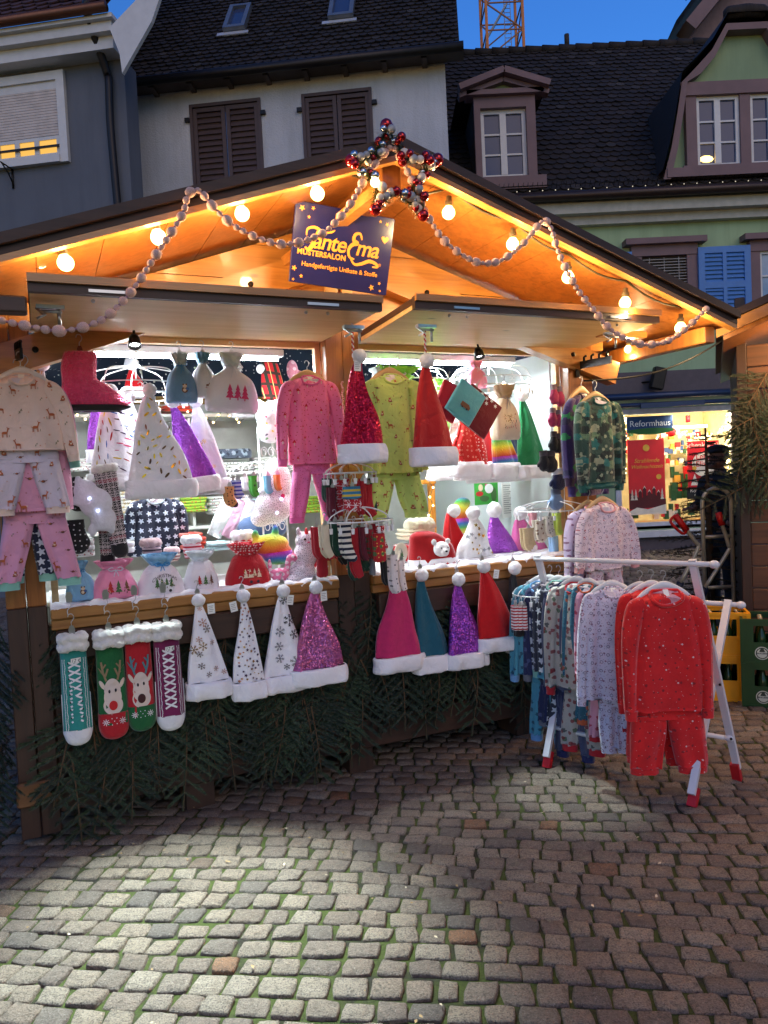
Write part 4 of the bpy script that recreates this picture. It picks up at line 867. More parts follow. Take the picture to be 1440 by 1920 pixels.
for (a, n_, tilt, cone, e, rzz, lab) in ((.42, .14, 25, 52, 330, -.10, 'small black clamp spotlight under the left raised shutter'), (2.30, .12, 17, 24, 60, .0, 'small black clamp spotlight under the right raised shutter')):  # added spotlights that throw the light pools onto the cobbles
    r = thing('added_spotlight', lab, 'spotlight', LOC @ Vector((a, -n_, 2.30)), TH+rzz, 'clamp spotlights under the shutters'); r.rotation_euler = (0, 0, TH+rzz)
    hd = MB(); hd.lathe([(0, .03), (.018, .03), (.026, .01), (.030, -.03), (.027, -.03), (.024, -.012)], n=18); ho = obj('lamp_head', hd, DKMET, r, (0, 0, 0), (math.radians(-tilt), 0, 0)); ln = MB(); ln.lathe([(0, -.013), (.024, -.013)], n=16); obj('lens', ln, emit('spot_lens', (240, 248, 255), 8), ho)
    m = MB(); m.tube([(0, 0, .03), (0, .01, .05)], .006, 6); obj('bracket', m, DKMET, r)
    ld = bpy.data.lights.new('spot_beam', 'SPOT'); ld.energy = e; ld.spot_size = math.radians(cone); ld.spot_blend = 1; ld.shadow_soft_size = .03; ld.color = (.78, .98, .98); lo = bpy.data.objects.new('spot_beam', ld); C.objects.link(lo); lo.parent = r; lo.location = (0, -.02, -.04); lo.rotation_euler = (math.radians(-tilt), 0, 0)
# =============== string of warm bulbs ===============
BULB = emit('warm_bulb', (255, 200, 110), 4.5); SOCK = plain('lamp_socket', (120, 104, 72), .5)
bulb_px = [(123, 493, .70), (297, 445, .70), (454, 401, .70), (595, 363, .70), (841, 399, .70), (961, 458, .70), (1065, 520, .70), (1172, 568, .70), (1276, 615, .70), (1298, 632, .1), (1178, 655, .1)]
sl_ = thing('string_light', 'string of warm round bulbs screwed under the gable edge of the stall roof', 'string light', st(0, 0, 0), TH)
bm = MB(); bm.ball((0, 0, 0), .034, 16, 10); bm.lathe([(.026, .02), (.017, .034), (.016, .04)], n=14); sm_ = MB(); sm_.lathe([(0, .085), (.014, .085), (.015, .065), (.021, .06), (.021, .034), (.016, .032)], n=12)
bo = so = None; cab = []
for i, (x, y, n) in enumerate(bulb_px):
    p = lp(x, y, n)
    if n < .2: scl = .8
    else: scl = 1; 
    if bo is None: b = obj('bulb', bm, BULB, sl_, p); s = obj('socket', sm_, SOCK, b); bo, so = b, s
    else: b = share(bo, 'bulb', sl_, p); s = share(so, 'socket', b)
    b.scale = (scl*.9,)*3; b.rotation_euler = (0, -.22 if i < 4 else .08, 0)
    if n > .2: cab.append(p+Vector((-.02 if i < 4 else .01, 0, .115)))
    ld = bpy.data.lights.new('bulb_light', 'POINT'); ld.energy = 3.2*scl; ld.color = (1, .68, .33); ld.shadow_soft_size = .035; lo = bpy.data.objects.new('bulb_light', ld); C.objects.link(lo); lo.parent = sl_; lo.location = p+Vector((0, -.02, -.055))
m = MB(); cc = [Vector((-.6, -.66, rz_(-.6)-.1))]+cab[:4]+[Vector((RS, -.66, RZ-.14))]+cab[4:]
fullc = []
for a, b in zip(cc, cc[1:]):
    for k in range(6): t = k/6; q = a.lerp(b, t); q.z -= .0+.03*math.sin(PI*t)*(-.3 if a.x < 1.2 else 1); fullc.append(q)
m.tube(fullc+[cc[-1]], .006, 5); obj('cable', m, plain('olive_cable', (66, 60, 40), .6), sl_)
# =============== beaded garland ===============
gpx = [(-30, 590), (0, 600), (60, 613), (120, 620), (190, 600), (245, 548), (288, 485), (320, 438), (344, 398), (352, 366), (366, 356), (380, 364), (400, 388), (440, 424), (500, 452), (548, 457), (604, 438), (642, 403), (665, 370), (690, 325), (712, 296), (735, 276), (752, 296), (768, 330), (785, 362), (802, 405), (832, 450), (870, 480), (902, 493), (940, 488), (980, 458), (1008, 424), (1021, 414), (1034, 430), (1048, 475), (1078, 535), (1112, 580), (1150, 622), (1200, 645), (1250, 640), (1290, 612), (1325, 578)]
gar = thing('bead_garland', 'garland of pale pink fabric wrapped beads looped along the stall gable', 'garland', st(0, 0, 0), TH)
gp = bez([lp(x, y, .86) for x, y in gpx], 14); BEAD = fabric('pale_pink_spotted_cloth', (244, 206, 192), [((150, 84, 96), 70, .0045, 'dot', .3)], bs=80, bump=.4)
m = MB(); m.tube(gp, .005, 5); obj('cord', m, fabric('mauve_cord', (150, 112, 130)), gar)
bdm = MB(); bdm.ball((0, 0, 0), 1, 12, 8, noise=.06, seed=2); bdo = None; acc = 0; rg = random.Random(8); nxt = .02; pat = [1.25, .8, .9, 1.2, .75, 1.0, 1.3, .7]
k = 0
for a, b in zip(gp, gp[1:]):
    acc += (b-a).length
    if acc >= nxt:
        acc = 0; r = .0155*pat[k % 8]*rg.uniform(.92, 1.08); nxt = (r+.0155*pat[(k+1) % 8])*1.06; k += 1; d = (b-a).normalized(); an = math.atan2(-d.z, d.x)
        if bdo is None: bdo = obj('bead', bdm, BEAD, gar, b); o = bdo
        else: o = share(bdo, 'bead', gar, b)
        o.rotation_euler = (0, an, 0); o.scale = (r*1.15, r, r*.98)
print('beads', k)
# =============== bauble star ===============
wr = thing('bauble_star', 'five pointed star of red and silver baubles and green tinsel at the gable peak', 'star ornament', LOC @ lp(735, 318, .87), TH)
c0 = lp(735, 318, .87)
tips = [(725, 240), (815, 300), (790, 398), (706, 388), (664, 302)]; inner = [(762, 300), (775, 345), (745, 358), (704, 345), (706, 292)]
tips = [lp(x, y, .87)-c0 for x, y in tips]; inner = [lp(x, y, .87)-c0 for x, y in inner]
cols = [plain('red_bauble', (170, 12, 26), .12, .75, .02, Coat_Weight=.6), plain('silver_bauble', (186, 192, 200), .12, .95, .02), plain('matt_grey_bauble', (158, 158, 160), .5, .2, .03), plain('cream_bauble', (220, 205, 190), .45, 0, .03)]
bms = []
for c in cols:
    b = MB(); b.ball((0, 0, 0), 1, 14, 9); bms.append(b)
proto = [None]*4; tin = MB(); rg = random.Random(12); cnt = 0
for i in range(5):
    for (A, B) in ((tips[i], inner[i]), (inner[i], tips[(i+1) % 5])):
        L_ = (B-A).length; nn = max(5, int(L_/.0175))
        for j in range(nn):
            p = A.lerp(B, (j+.5)/nn)+Vector((rg.uniform(-.018, .018), rg.uniform(-.035, .02), rg.uniform(-.018, .018)))
            ci = rg.choices([0, 1, 2, 3], [.36, .24, .22, .18])[0]; r = rg.uniform(.014, .022)
            if proto[ci] is None: o = obj('bauble', bms[ci], cols[ci], wr, p); proto[ci] = o
            else: o = share(proto[ci], 'bauble', wr, p)
            o.scale = (r, r, r); cnt += 1
        for j in range(int(L_*1800)):
            p = A.lerp(B, rg.random()); d = Vector((rg.gauss(0, 1), rg.gauss(0, 1), rg.gauss(0, 1))).normalized(); q = p+d*rg.uniform(.026, .05); w = d.orthogonal().normalized()*.0027; tin.add([p-w, p+w, q], [[0, 1, 2]])
    p = tips[i]*1.07; o = share(proto[0], 'bauble', wr, p); o.scale = (.027,)*3
obj('tinsel', tin, plain('green_tinsel', (52, 76, 34), .45, .1), wr)
bb = MB(); bb.ball(lp(703, 342, .9)-c0, .02, 10, 7); obj('lit_bulb', bb, BULB, wr)
print('baubles', cnt)
# =============== the stall sign ===============
def sign():
    sp = Spot(643, 468, .40); kx, kz = sp.kx, sp.kz
    r = thing('stall_sign', 'dark violet blue sign board with golden lettering and stars, tilted under the gable', 'sign', sp.p, rot=(math.radians(14), math.radians(4.2), TH))
    w, h = .255, .183; m = MB(); m.bbox(-w, w, 0, .014, -h, h, .003); B = plain('violet_blue_board', (30, 30, 84), .25, var=.05, Coat_Weight=.3); b = obj('board', m, B, r)
    G = plain('golden_print', (226, 150, 54), .45, var=.02); y = -.003; m = MB()
    for (a, c, q) in ((-.222, .152, .0155), (-.168, .16, .011), (-.185, .118, .009), (.178, .157, .009), (.215, .150, .011), (-.236, -.118, .014), (-.198, -.15, .010), (-.236, -.17, .008), (.208, -.13, .009), (.168, -.155, .0155), (.215, -.165, .007), (.03, .16, .006)): poly_star(m, a, c, q, y=y, a0=a*20)
    obj('printed_stars', m, G, b)
    # script lettering with hand drawn swashes
    text('lettering', 'ante', .105, G, b, -.072, y, .018, shear=.22, extrude=.0006, space=.92, offset=.0016); text('lettering', 'ma', .105, G, b, .125, y, .018, shear=.22, extrude=.0006, space=.92, offset=.0016)
    def stroke(pts, w_, nm='lettering'):
        t = MB(); q = bez([(a, 0, c) for a, c in pts], 8); n = len(q); vs = []
        for i, p in enumerate(q):
            d = (q[min(i+1, n-1)]-q[max(i-1, 0)]).normalized(); nn = Vector((-d.z, 0, d.x)); f = w_*(.35+.65*math.sin(PI*(i+.5)/n)); vs += [(p.x+nn.x*f/2, y, p.z+nn.z*f/2), (p.x-nn.x*f/2, y, p.z-nn.z*f/2)]
        t.add(vs, [[2*i, 2*i+1, 2*i+3, 2*i+2] for i in range(n-1)]); obj(nm, t, G, b)
    stroke([(-.19, .036), (-.185, .066), (-.15, .077), (-.11, .064), (-.07, .068), (-.05, .08)], .014)
    stroke([(-.135, .066), (-.146, .03), (-.158, -.006), (-.175, -.026), (-.192, -.016)], .02)
    stroke([(.092, .058), (.08, .084), (.056, .078), (.05, .052), (.07, .038), (.046, .03), (.028, .004), (.036, -.028), (.062, -.036)], .018)
    stroke([(.04, -.032), (.065, -.058), (.10, -.052), (.14, -.034), (.175, -.04), (.188, -.054), (.16, -.058)], .016)
    text('lettering', 'MUSTERSALON', .034, G, b, -.105, y, -.040, extrude=.0006, space=1.08, offset=.0012); text('lettering', 'Handgefertigte Unikate & Stoffe', .0305, G, b, -.005, y, -.093, extrude=.0006, offset=.0003); text('lettering', '®', .02, G, b, .198, y, -.045, extrude=.0006)
    m = MB(); hx, hz, hr = .212, .078, .02; pts = []
    for k in range(24): a = 2*PI*k/24; pts.append((hx+hr*(16*math.sin(a)**3)/16, y, hz+hr*(13*math.cos(a)-5*math.cos(2*a)-2*math.cos(3*a)-math.cos(4*a))/16))
    m.add(pts, [list(range(24))]); obj('printed_heart', m, G, b)
sign()
# =============== builders for the goods ===============
def root(name, px, py, n, label, cat, group=None, tilt=0, pitch=0, yaw=None, Y=None):
    s = Spot(px, py, n, Y=Y, yaw=yaw); r = thing(name, label, cat, s.p, group=group, rot=(pitch, tilt, s.yaw)); return r, s.kx, s.kz
def wire_hook(parent, z=0, h=.05, r=.0022, name='hook', x=0, mat=None, y=0):
    m = MB(); pts = [(x, y, z), (x, y, z+h*.35), (x+h*.12, y, z+h*.5), (x+h*.2, y, z+h*.72), (x+h*.08, y, z+h*.95), (x-h*.14, y, z+h*.95), (x-h*.22, y, z+h*.75)]
    m.tube(bez(pts, 4), r, 5); return obj(name, m, mat or STEEL, parent)
def clip(parent, x, z, y=0, s=.012, mat=None):
    m = MB(); m.prism([(x-s*.8, z-s*1.6), (x+s*.8, z-s*1.6), (x+s, z+.2*s), (x+s*.5, z+s*1.4), (x-s*.5, z+s*1.4), (x-s, z+.2*s)], y-s*.6, y-s*.25); m.prism([(x-s*.7, z-s*1.4), (x+s*.7, z-s*1.4), (x+s*.9, z+.2*s), (x-s*.9, z+.2*s)], y+.0, y+s*.4); m.tube([(x-s, y-s*.1, z), (x+s, y-s*.1, z)], s*.32, 6)
    return obj('clip', m, mat or STEEL, parent)
def price_tag(parent, x, z, y, w=.035, h=.05, rot=.2, txt=True):
    m = MB(); m.bbox(-w/2, w/2, 0, .0015, -h, 0, .0004); o = obj('price_tag', m, CARD, parent, (x, y, z), (0, rot, 0))
    if txt:
        m = MB()
        for k in range(4): poly_line(m, [(-w*.35, -h*(.25+.17*k)), (w*(.3-.1*(k % 2)), -h*(.25+.17*k))], h*.03, y=-.001)
        obj('handwriting', m, INK, o)
    return o
def hat(px, py, w, h, n, label, cone, brim=WHITE, lean=0, tilt=0, bh=.17, pom=13, group='santa hats for sale', hang=None, tagx=None, prints=None, standing=False, bend=0, px2=None, seed=None, rip=.011, yaw=None, cl=True, fold=0, lint=.16, Y=None, sk=0):
    r, kx, kz = root('santa_hat', px, py, n, label, 'hat', group, tilt, yaw=yaw, Y=Y); seed = seed if seed is not None else int(px*7+py); rg = random.Random(seed)
    W = w*kx/2; H = h*kz; pr = pom*kz; ln = lean*kx; B = H*bh; d = .035
    bend = bend or rg.uniform(-.13, .13); ln += rg.uniform(-.05, .05)*W; m = MB(); zt = -pr*.5; zb = -H+B*.8
    ax, az = (px2[0]*kx, px2[1]*kz) if px2 else (0, 0)      # tip of the cone when the bobble hangs aside
    tipx, tipz = ax, az+zt
    rows = [(tipx, tipz, W*.13, d*.3), (tipx+(ln-tipx)*.12+bend*W, tipz+(zb-tipz)*.12, W*.24, d*.45), (tipx+(ln-tipx)*.38+bend*W, tipz+(zb-tipz)*.38, W*.47, d*.75), (tipx+(ln-tipx)*.7-bend*W*.4, tipz+(zb-tipz)*.7, W*.75, d), (ln, zb, W*.93, d*.95), (ln, zb-B*.2, W*.9, d*.8)]
    rows = [(a, b, c, dd, 0, sk*min(1, i/3)) for i, (a, b, c, dd) in enumerate(rows)]
    m.loft(rows, 26, 7, rip=rip, seed=seed, fr=2.6); co = obj('cone', m, cone, r)
    m = MB(); q = W*.035
    rows = [(ln, zb+.006, W*.95, d*1.2), (ln, zb+.002, W*1.03, d*1.6), (ln+q, zb-B*.35, W*1.05, d*1.8), (ln, zb-B*.8, W*1.055, d*1.75), (ln, zb-B*.98, W*1.0, d*1.4), (ln, zb-B*.9, W*.93, d*.9)]
    rows = [(a, b, c, dd, 0, sk) for (a, b, c, dd) in rows]
    m.loft(rows, 30, 4, rip=rip*.9, seed=seed+1, fr=3.2); bo = obj('brim', m, brim, r)
    m = MB(); m.ball((0, -d*.35, 0), pr, 18, 12, (1, .9, rg.uniform(.92, 1.02)), noise=.05, seed=seed, fr=5); obj('pompom', m, POM, r)
    if prints: prints(co, W, H, zb, ln, d)
    if hang == 'clip': clip(r, 0, pr*1.15, .01); wire_hook(r, pr*1.5, .045, y=.01)
    if tagx is not None: price_tag(r, tagx*kx, -pr*.6, -d*.75, rot=rg.uniform(-.4, .4))
    return r
def prints_of(kind, cols, n, size, seed=0, holo=None):
    def f(co, W, H, zb, ln, d):
        rg = random.Random(seed); m = MB(); pts = []
        for _ in range(n*30):
            if len(pts) >= n: break
            t = rg.uniform(.1, .97); hw = W*(.13+.82*t)*.86; x = ln*t+rg.uniform(-hw, hw); z = zb*t
            if all((x-a)**2+(z-b)**2 > (size*2.0)**2 for a, b in pts): pts.append((x, z))
        for x, z in pts:
            s = size*rg.uniform(.55, 1.25); mi = rg.randrange(len(cols)); a = rg.uniform(0, 1)
            if kind == 'star': poly_star(m, x, z, s, mi=mi, a0=a)
            elif kind == 'flake':
                for k in range(6):
                    b = a+k*PI/3; dx, dz = math.sin(b), math.cos(b); poly_line(m, [(x, z), (x+dx*s, z+dz*s)], s*.12, mi)
                    for q in (.5, .78):
                        for sg in (-1, 1): poly_line(m, [(x+dx*s*q, z+dz*s*q), (x+dx*s*(q+.2)+sg*dz*s*.2, z+dz*s*(q+.2)-sg*dx*s*.2)], s*.1, mi)
            elif kind == 'feather': poly_disc(m, x, z, s*.35, s, mi, 10, a=rg.uniform(-1.2, 1.2))
            elif kind == 'stroke': b = rg.uniform(-.3, .3)+(.0 if x < ln else 1.2); poly_disc(m, x, z, s*.2, s*1.2, mi, 8, a=b)
        drape(m, co, .003); obj('foil_print', m, cols, co)
    return f
GOLDF = plain('gold_foil', (212, 164, 60), .25, .85, .2, 60); SILF = plain('silver_foil', (140, 142, 150), .3, .8, .2, 60); COPF = plain('rose_gold_foil', (190, 130, 100), .28, .85, .2, 60); DARKF = plain('dark_foil', (70, 44, 80), .3, .6); YELF = plain('yellow_foil', (230, 200, 40), .3, .6, .2, 50); BRNF = plain('brown_foil', (96, 66, 40), .35, .5)
FRED = plush('bright_red_plush', (196, 8, 20), bs=60, b=.3); FGREEN = fabric('green_felt', (16, 128, 74)); FTEAL = fabric('petrol_felt', (10, 84, 104)); FPINK = plush('raspberry_velour', (196, 40, 100), bs=40, b=.35)
FDARK = fabric('charcoal_felt', (40, 44, 50)); SQP = sequin('purple_sequins', (150, 60, 190), (190, 110, 220)); SQR = sequin('red_sequins', (176, 12, 48), (210, 40, 80)); SQM = sequin('rose_lilac_sequins', (190, 110, 190), (200, 100, 120)); SQL = sequin('violet_sequins', (130, 70, 200), (190, 80, 180)); FLPINK = fabric('pink_felt', (228, 110, 176))
RAIN = (lambda t: (t.color(t.ramp(t.math('FRACT', t.math('ADD', t.math('MULTIPLY', (lambda s: (t.l.new(t.co(), s.inputs[0]), s.outputs[2])[1])(t.n.new('ShaderNodeSeparateXYZ')), 6), t.math('MULTIPLY', t.noise(5, 2), .4))), [(0, lin((220, 60, 50))), (.2, lin((240, 150, 40))), (.4, lin((235, 225, 60))), (.6, lin((80, 190, 90))), (.8, lin((60, 120, 210))), (.97, lin((200, 60, 190)))])), t.set(Roughness=.95, Sheen_Weight=.5), t.bump(t.noise(90, 5), .6, .01), t.m)[-1])(NT('rainbow_plush'))
WPLAIN = fabric('white_felt', (238, 236, 240), bs=160)

def hanger(parent, W, z, mat, hook=.07, y=0):
    m = MB(); pts = [(-.43*W, y, z-.12*W), (-.3*W, y, z-.015*W), (-.12*W, y, z+.075*W), (0, y, z+.105*W), (.12*W, y, z+.075*W), (.3*W, y, z-.015*W), (.43*W, y, z-.12*W)]
    q = bez(pts, 5); n = len(q); vs = []
    for i, p in enumerate(q):
        h = .05*W*(.55+.75*math.sin(PI*i/(n-1))); 
        for a in range(8): vs.append((p.x, p.y+.008*math.cos(2*PI*a/8), p.z+h*math.sin(2*PI*a/8)-.0*h))
    m.add(vs, [[i*8+a, (i+1)*8+a, (i+1)*8+(a+1) % 8, i*8+(a+1) % 8] for i in range(n-1) for a in range(8)]+[list(range(8))[::-1], [(n-1)*8+a for a in range(8)]], smooth=True)
    o = obj('hanger', m, mat, parent); wire_hook(o, z+.14*W, hook, y=y); return o
HWOOD = plain('pale_hanger_wood', (206, 168, 116), .4); HWHITE = plain('white_hanger', (222, 222, 220), .35)
def shirt(parent, W, L, mat, cuff=None, collar=None, hem=None, sl=.82, out=.06, seed=1, z0=0, y0=0, cuffh=.05, hemband=None, slw=1, neck=1, rip=.014, lining=None, name='shirt', one=None):
    m = MB(); hemw = hem or W*1.12; d = .045
    m.loft([(0, z0, .20*W, d*.45, y0), (0, z0-.04*W, .29*W, d*.7, y0), (0, z0-.12*W, .41*W, d*.9, y0), (0, z0-.3*W, .44*W, d, y0), (0, z0-.65*L, .49*hemw, d, y0), (0, z0-L*(1 if not hemband else .93), .5*hemw, d*.95, y0)], 34, 7, rip=rip, seed=seed)
    b = obj(name, m, mat, parent)
    if hemband: m = MB(); zz = z0-L*.93; m.loft([(0, zz+.003, .49*hemw, d*.97, y0), (0, zz-L*.035, .475*hemw, d*.95, y0), (0, zz-L*.07, .47*hemw, d*.9, y0)], 34, 3, rip=rip, seed=seed); obj('waistband', m, hemband, b)
    for sg in (-1, 1):
        if one and sg != one: continue
        e = (sg*(.5*W+out), z0-sl*L); m = MB(); w = .115*W*slw
        P = [(sg*.29*W, z0-.125*W, w*.85, d*.6, y0-.004), (sg*.42*W, z0-.22*W, w*1.12, d*.75, y0-.008), (sg*(.50*W+out*.35), z0-.45*sl*L, w*1.02, d*.7, y0-.01), (e[0], e[1], w*.78, d*.6, y0-.012)]
        m.loft(path_rows(P), 18, 6, rip=rip*.7, seed=seed+sg+3, fr=2); s_ = obj('sleeve', m, mat, b)
        m = MB(); dx = e[0]-P[2][0]; dz = e[1]-P[2][1]; l = math.hypot(dx, dz); dx, dz = dx/l, dz/l; ch = cuffh*L*1.6
        m.loft(path_rows([(e[0]-dx*.004, e[1]-dz*.004, w*.80, d*.62, y0-.012), (e[0]+dx*ch*.5, e[1]+dz*ch*.5, w*.7, d*.55, y0-.012), (e[0]+dx*ch, e[1]+dz*ch, w*.68, d*.5, y0-.012)]), 16, 3, rip=.002, seed=seed); obj('cuff', m, cuff or mat, b)
    # neck opening and collar
    m = MB(); rx, rz = .165*W*neck, .095*W*neck; cz = z0-.045*W; pts = []
    me = b.data; bv = BVHTree.FromPolygons([v.co for v in me.vertices], [p.vertices for p in me.polygons])
    for k in range(28):
        a = 2*PI*k/28; x, z = rx*math.cos(a), cz+rz*math.sin(a); h = bv.ray_cast(Vector((x, -2, z)), Vector((0, 1, 0))); y = h[0].y if h[0] is not None else y0-.0
        pts.append((x, y-.002, z if z < z0+.01 else z0+.01))
    m.tube(pts, .0065*neck*max(W/.3, .8), 6, closed=True); obj('collar', m, collar or cuff or mat, b)
    m = MB(); poly_disc(m, 0, cz, rx*.98, rz*.95, n=20); 
    for i, v in enumerate(m.v): h = bv.ray_cast(Vector((v.x, -2, v.z)), Vector((0, 1, 0))); m.v[i] = Vector((v.x, (h[0].y if h[0] is not None else y0)-.0015, v.z))
    lo = obj('neck_lining', m, lining or fabric('pale_lining', (214, 204, 208)), b)
    m = MB(); m.box(-.012, .012, y0-.035, y0-.034, cz+rz*.1, cz+rz*.75); 
    m2 = drape(m, lo, .002); obj('size_label', m2, CARD, b)
    return b
def trousers(parent, W, L, mat, cuff=None, z0=0, y0=.0, gap=.12, seed=1, cuffh=.09, splay=.02, flare=1, name='trousers'):
    m = MB(); d = .035; m.loft([(0, z0, .44*W, d*.8, y0), (0, z0-.12*L, .48*W, d, y0), (0, z0-.24*L, .47*W, d, y0)], 28, 4, rip=.006, seed=seed)
    for sg in (-1, 1):
        x0 = sg*.24*W; x1 = sg*(.24*W+gap*W/2+splay); zc = z0-L*(1-cuffh)
        m.loft([(x0, z0-.18*L, .235*W, d, y0), (x0+(x1-x0)*.4, z0-.5*L, .225*W*flare, d, y0), (x1, zc, .195*W*flare, d*.9, y0)], 22, 8, rip=.011, seed=seed+sg)
    b = obj(name, m, mat, parent)
    for sg in (-1, 1):
        x1 = sg*(.24*W+gap*W/2+splay); zc = z0-L*(1-cuffh); m = MB(); m.loft([(x1, zc+.004, .185*W*flare, d*.92, y0), (x1, z0-L, .18*W*flare, d*.8, y0)], 18, 4, rip=.003, seed=seed); obj('cuff', m, cuff or mat, b)
    return b
RIBW = plain('satin_ribbon_white', (225, 225, 235), .3)
def bow(parent, x, z, y, s, mat, tails=.06):
    m = MB()
    for sg in (-1, 1):
        m.tube(bez([(x, y, z), (x+sg*s*.5, y-.008, z+s*.35), (x+sg*s, y-.004, z+s*.1), (x+sg*s*.6, y-.008, z-s*.15), (x, y-.003, z)], 5), s*.07, 5); m.tube(bez([(x, y-.003, z), (x+sg*s*.25, y-.01, z-tails*.5), (x+sg*s*.4, y-.004, z-tails)], 4), s*.06, 5)
    m.ball((x, y-.004, z), s*.14, 8, 6); return obj('ribbon_bow', m, mat, parent)
def tree_motif(m, x, z, s, cols, trunk):
    for k in range(3): m.add([(x-s*(.5-.12*k), 0, z+s*.45*k), (x+s*(.5-.12*k), 0, z+s*.45*k), (x, 0, z+s*(.75+.45*k))], [[0, 1, 2]], mi=cols)
    m.add([(x-s*.07, 0, z-s*.25), (x+s*.07, 0, z-s*.25), (x+s*.07, 0, z), (x-s*.07, 0, z)], [[0, 1, 2, 3]], mi=trunk)
MOT = [plain('print_pink', (214, 60, 110), .7), plain('print_brown', (112, 74, 50), .7), plain('print_green', (70, 110, 60), .7), plain('print_red', (190, 40, 40), .7), plain('print_cream', (226, 206, 176), .7), plain('print_blue', (70, 110, 170), .7), plain('print_dark', (50, 44, 56), .7), plain('print_white', (235, 235, 235), .7), GOLDF]
def bag(px, py, w, h, n, label, body, frill, rib, decal='trees', lean=0, tilt=0, hang=True, neck=.34, seed=None, fat=.05, stand=False, Y=None, yaw=None, knot=.24, flop=0):
    r, kx, kz = root('gift_bag', px, py, n, label, 'gift bag', 'drawstring gift bags', tilt, Y=Y, yaw=yaw); seed = seed or int(px+py); W = w*kx; H = h*kz; zk = -H*knot
    m = MB(); l = lean*kx; m.loft([(l*.2, zk+.004, W*neck*.42, fat*.45), (l*.3, zk-H*.06, W*neck*.62, fat*.6), (l*.5, zk-H*.2, W*.38, fat*.8), (l*.8, zk-H*.45, W*.48, fat), (l, -H*.93, W*.5, fat*.9), (l, -H, W*.46, fat*.6)], 30, 6, rip=.007, seed=seed, fr=3.5); b = obj('pouch', m, body, r)
    m = MB(); rows = [(l*.2, zk-.002, W*neck*.42, fat*.45), (l*.18, zk*.75, W*neck*.55, fat*.6), (0+flop*W*.2, zk*.35, W*neck*.72, fat*.8), (flop*W*.5, -0.0-abs(flop)*H*.08, W*neck*.86, fat*.9)]
    m.loft(rows, 30, 4, rip=.02, seed=seed+3, fr=6, cap=False); m.loft([(a, b_, c*.93, d*.9) for a, b_, c, d in rows[::-1]], 30, 4, rip=.02, seed=seed+3, fr=6, cap=False); obj('frill', m, frill, r)
    m = MB(); m.loft([(l*.2, zk+.004, W*neck*.46, fat*.52), (l*.2, zk-.006, W*neck*.46, fat*.52)], 20, 2); obj('drawstring', m, rib, r); bow(r, l*.2+W*.03, zk, -fat*.55, W*.16, rib, H*.25)
    dm = MB(); cx, cz = l*.9+W*.06, -H*.74; s = W*.13; rg = random.Random(seed)
    if decal == 'pinktrees':
        for k in range(3): tree_motif(dm, cx+(k-1)*s*1.1, cz-.3*s, s*1.25, 0, 0)
    elif decal == 'trees':
        for k in range(3): tree_motif(dm, cx+(k-1)*s*1.3, cz-.4*s, s*1.2, [3, 2, 1][k], 1)
        for k in range(14): poly_disc(dm, cx+rg.uniform(-2, 2)*s, cz+rg.uniform(-.5, 1.3)*s, s*.08, mi=4)
    elif decal == 'bear':
        poly_disc(dm, cx, cz-s*.2, s*.75, s*.8, 1); poly_disc(dm, cx, cz+s*.7, s*.5, mi=4); poly_disc(dm, cx-s*.35, cz+s*1.1, s*.2, mi=1); poly_disc(dm, cx+s*.35, cz+s*1.1, s*.2, mi=1); poly_disc(dm, cx+s*.6, cz, s*.35, mi=5); poly_disc(dm, cx-.1*s, cz-.3*s, s*.4, mi=4)
    elif decal == 'horse': poly_line(dm, [(cx-s*.6, cz-s*.7), (cx, cz-s*.85), (cx+s*.6, cz-s*.7)], s*.1, 3); poly_disc(dm, cx, cz, s*.45, s*.3, 1); poly_line(dm, [(cx+s*.3, cz), (cx+s*.55, cz+s*.6)], s*.22, 1); poly_line(dm, [(cx-s*.3, cz), (cx-s*.35, cz-s*.7)], s*.1, 1); poly_line(dm, [(cx+s*.3, cz), (cx+s*.35, cz-s*.7)], s*.1, 1)
    elif decal in ('truck', 'xmas'):
        g = 3 if decal == 'truck' else 2
        for k in range(4): tree_motif(dm, cx-s*1.3+k*s*.75, cz+s*.2, s*.9, 2 if decal == 'xmas' else 4, 1)
        dm.add([(cx-s*.9, 0, cz-s*.5), (cx+s*1.1, 0, cz-s*.5), (cx+s*1.1, 0, cz+s*.0), (cx+s*.7, 0, cz+s*.1), (cx+s*.5, 0, cz+s*.45), (cx, 0, cz+s*.45), (cx-s*.05, 0, cz+s*.05), (cx-s*.9, 0, cz+s*.05)], [list(range(8))], mi=3 if decal == 'truck' else 7); poly_disc(dm, cx-s*.5, cz-s*.5, s*.25, mi=6); poly_disc(dm, cx+s*.7, cz-s*.5, s*.25, mi=6)
        for k in range(12): poly_disc(dm, cx+rg.uniform(-1.6, 1.4)*s, cz+rg.uniform(.2, 1.5)*s, s*.1, mi=rg.choice([1, 4, 8]))
        if decal == 'truck': poly_disc(dm, cx-s*.5, cz+s*.6, s*.35, mi=4); poly_disc(dm, cx-s*.5, cz+s*.95, s*.25, mi=3)
    elif decal == 'gold':
        for k in range(60): x = cx+rg.uniform(-1.9, 1.6)*s; z = cz+rg.uniform(-.9, 2.6)*s; poly_line(dm, [(x, z), (x+rg.uniform(-.3, .3)*s, z+rg.uniform(.1, .5)*s)], s*.09, rg.choice([8, 8, 3, 1, 6]))
    if decal:
        drape(dm, b, .004); obj('print', dm, MOT, b)
        if decal == 'xmas':
            t = text_mesh('CHRISTMAS', W*.10, extrude=0); t.v = [Vector((v.x+cx-.1*s, v.y, v.z+cz+s*2.0-7*(v.x)**2)) for v in t.v]; drape(t, b, .004); obj('lettering', t, MOT[6], b)
    if hang: clip(r, 0, .004, 0); wire_hook(r, .015, .05)
    return r
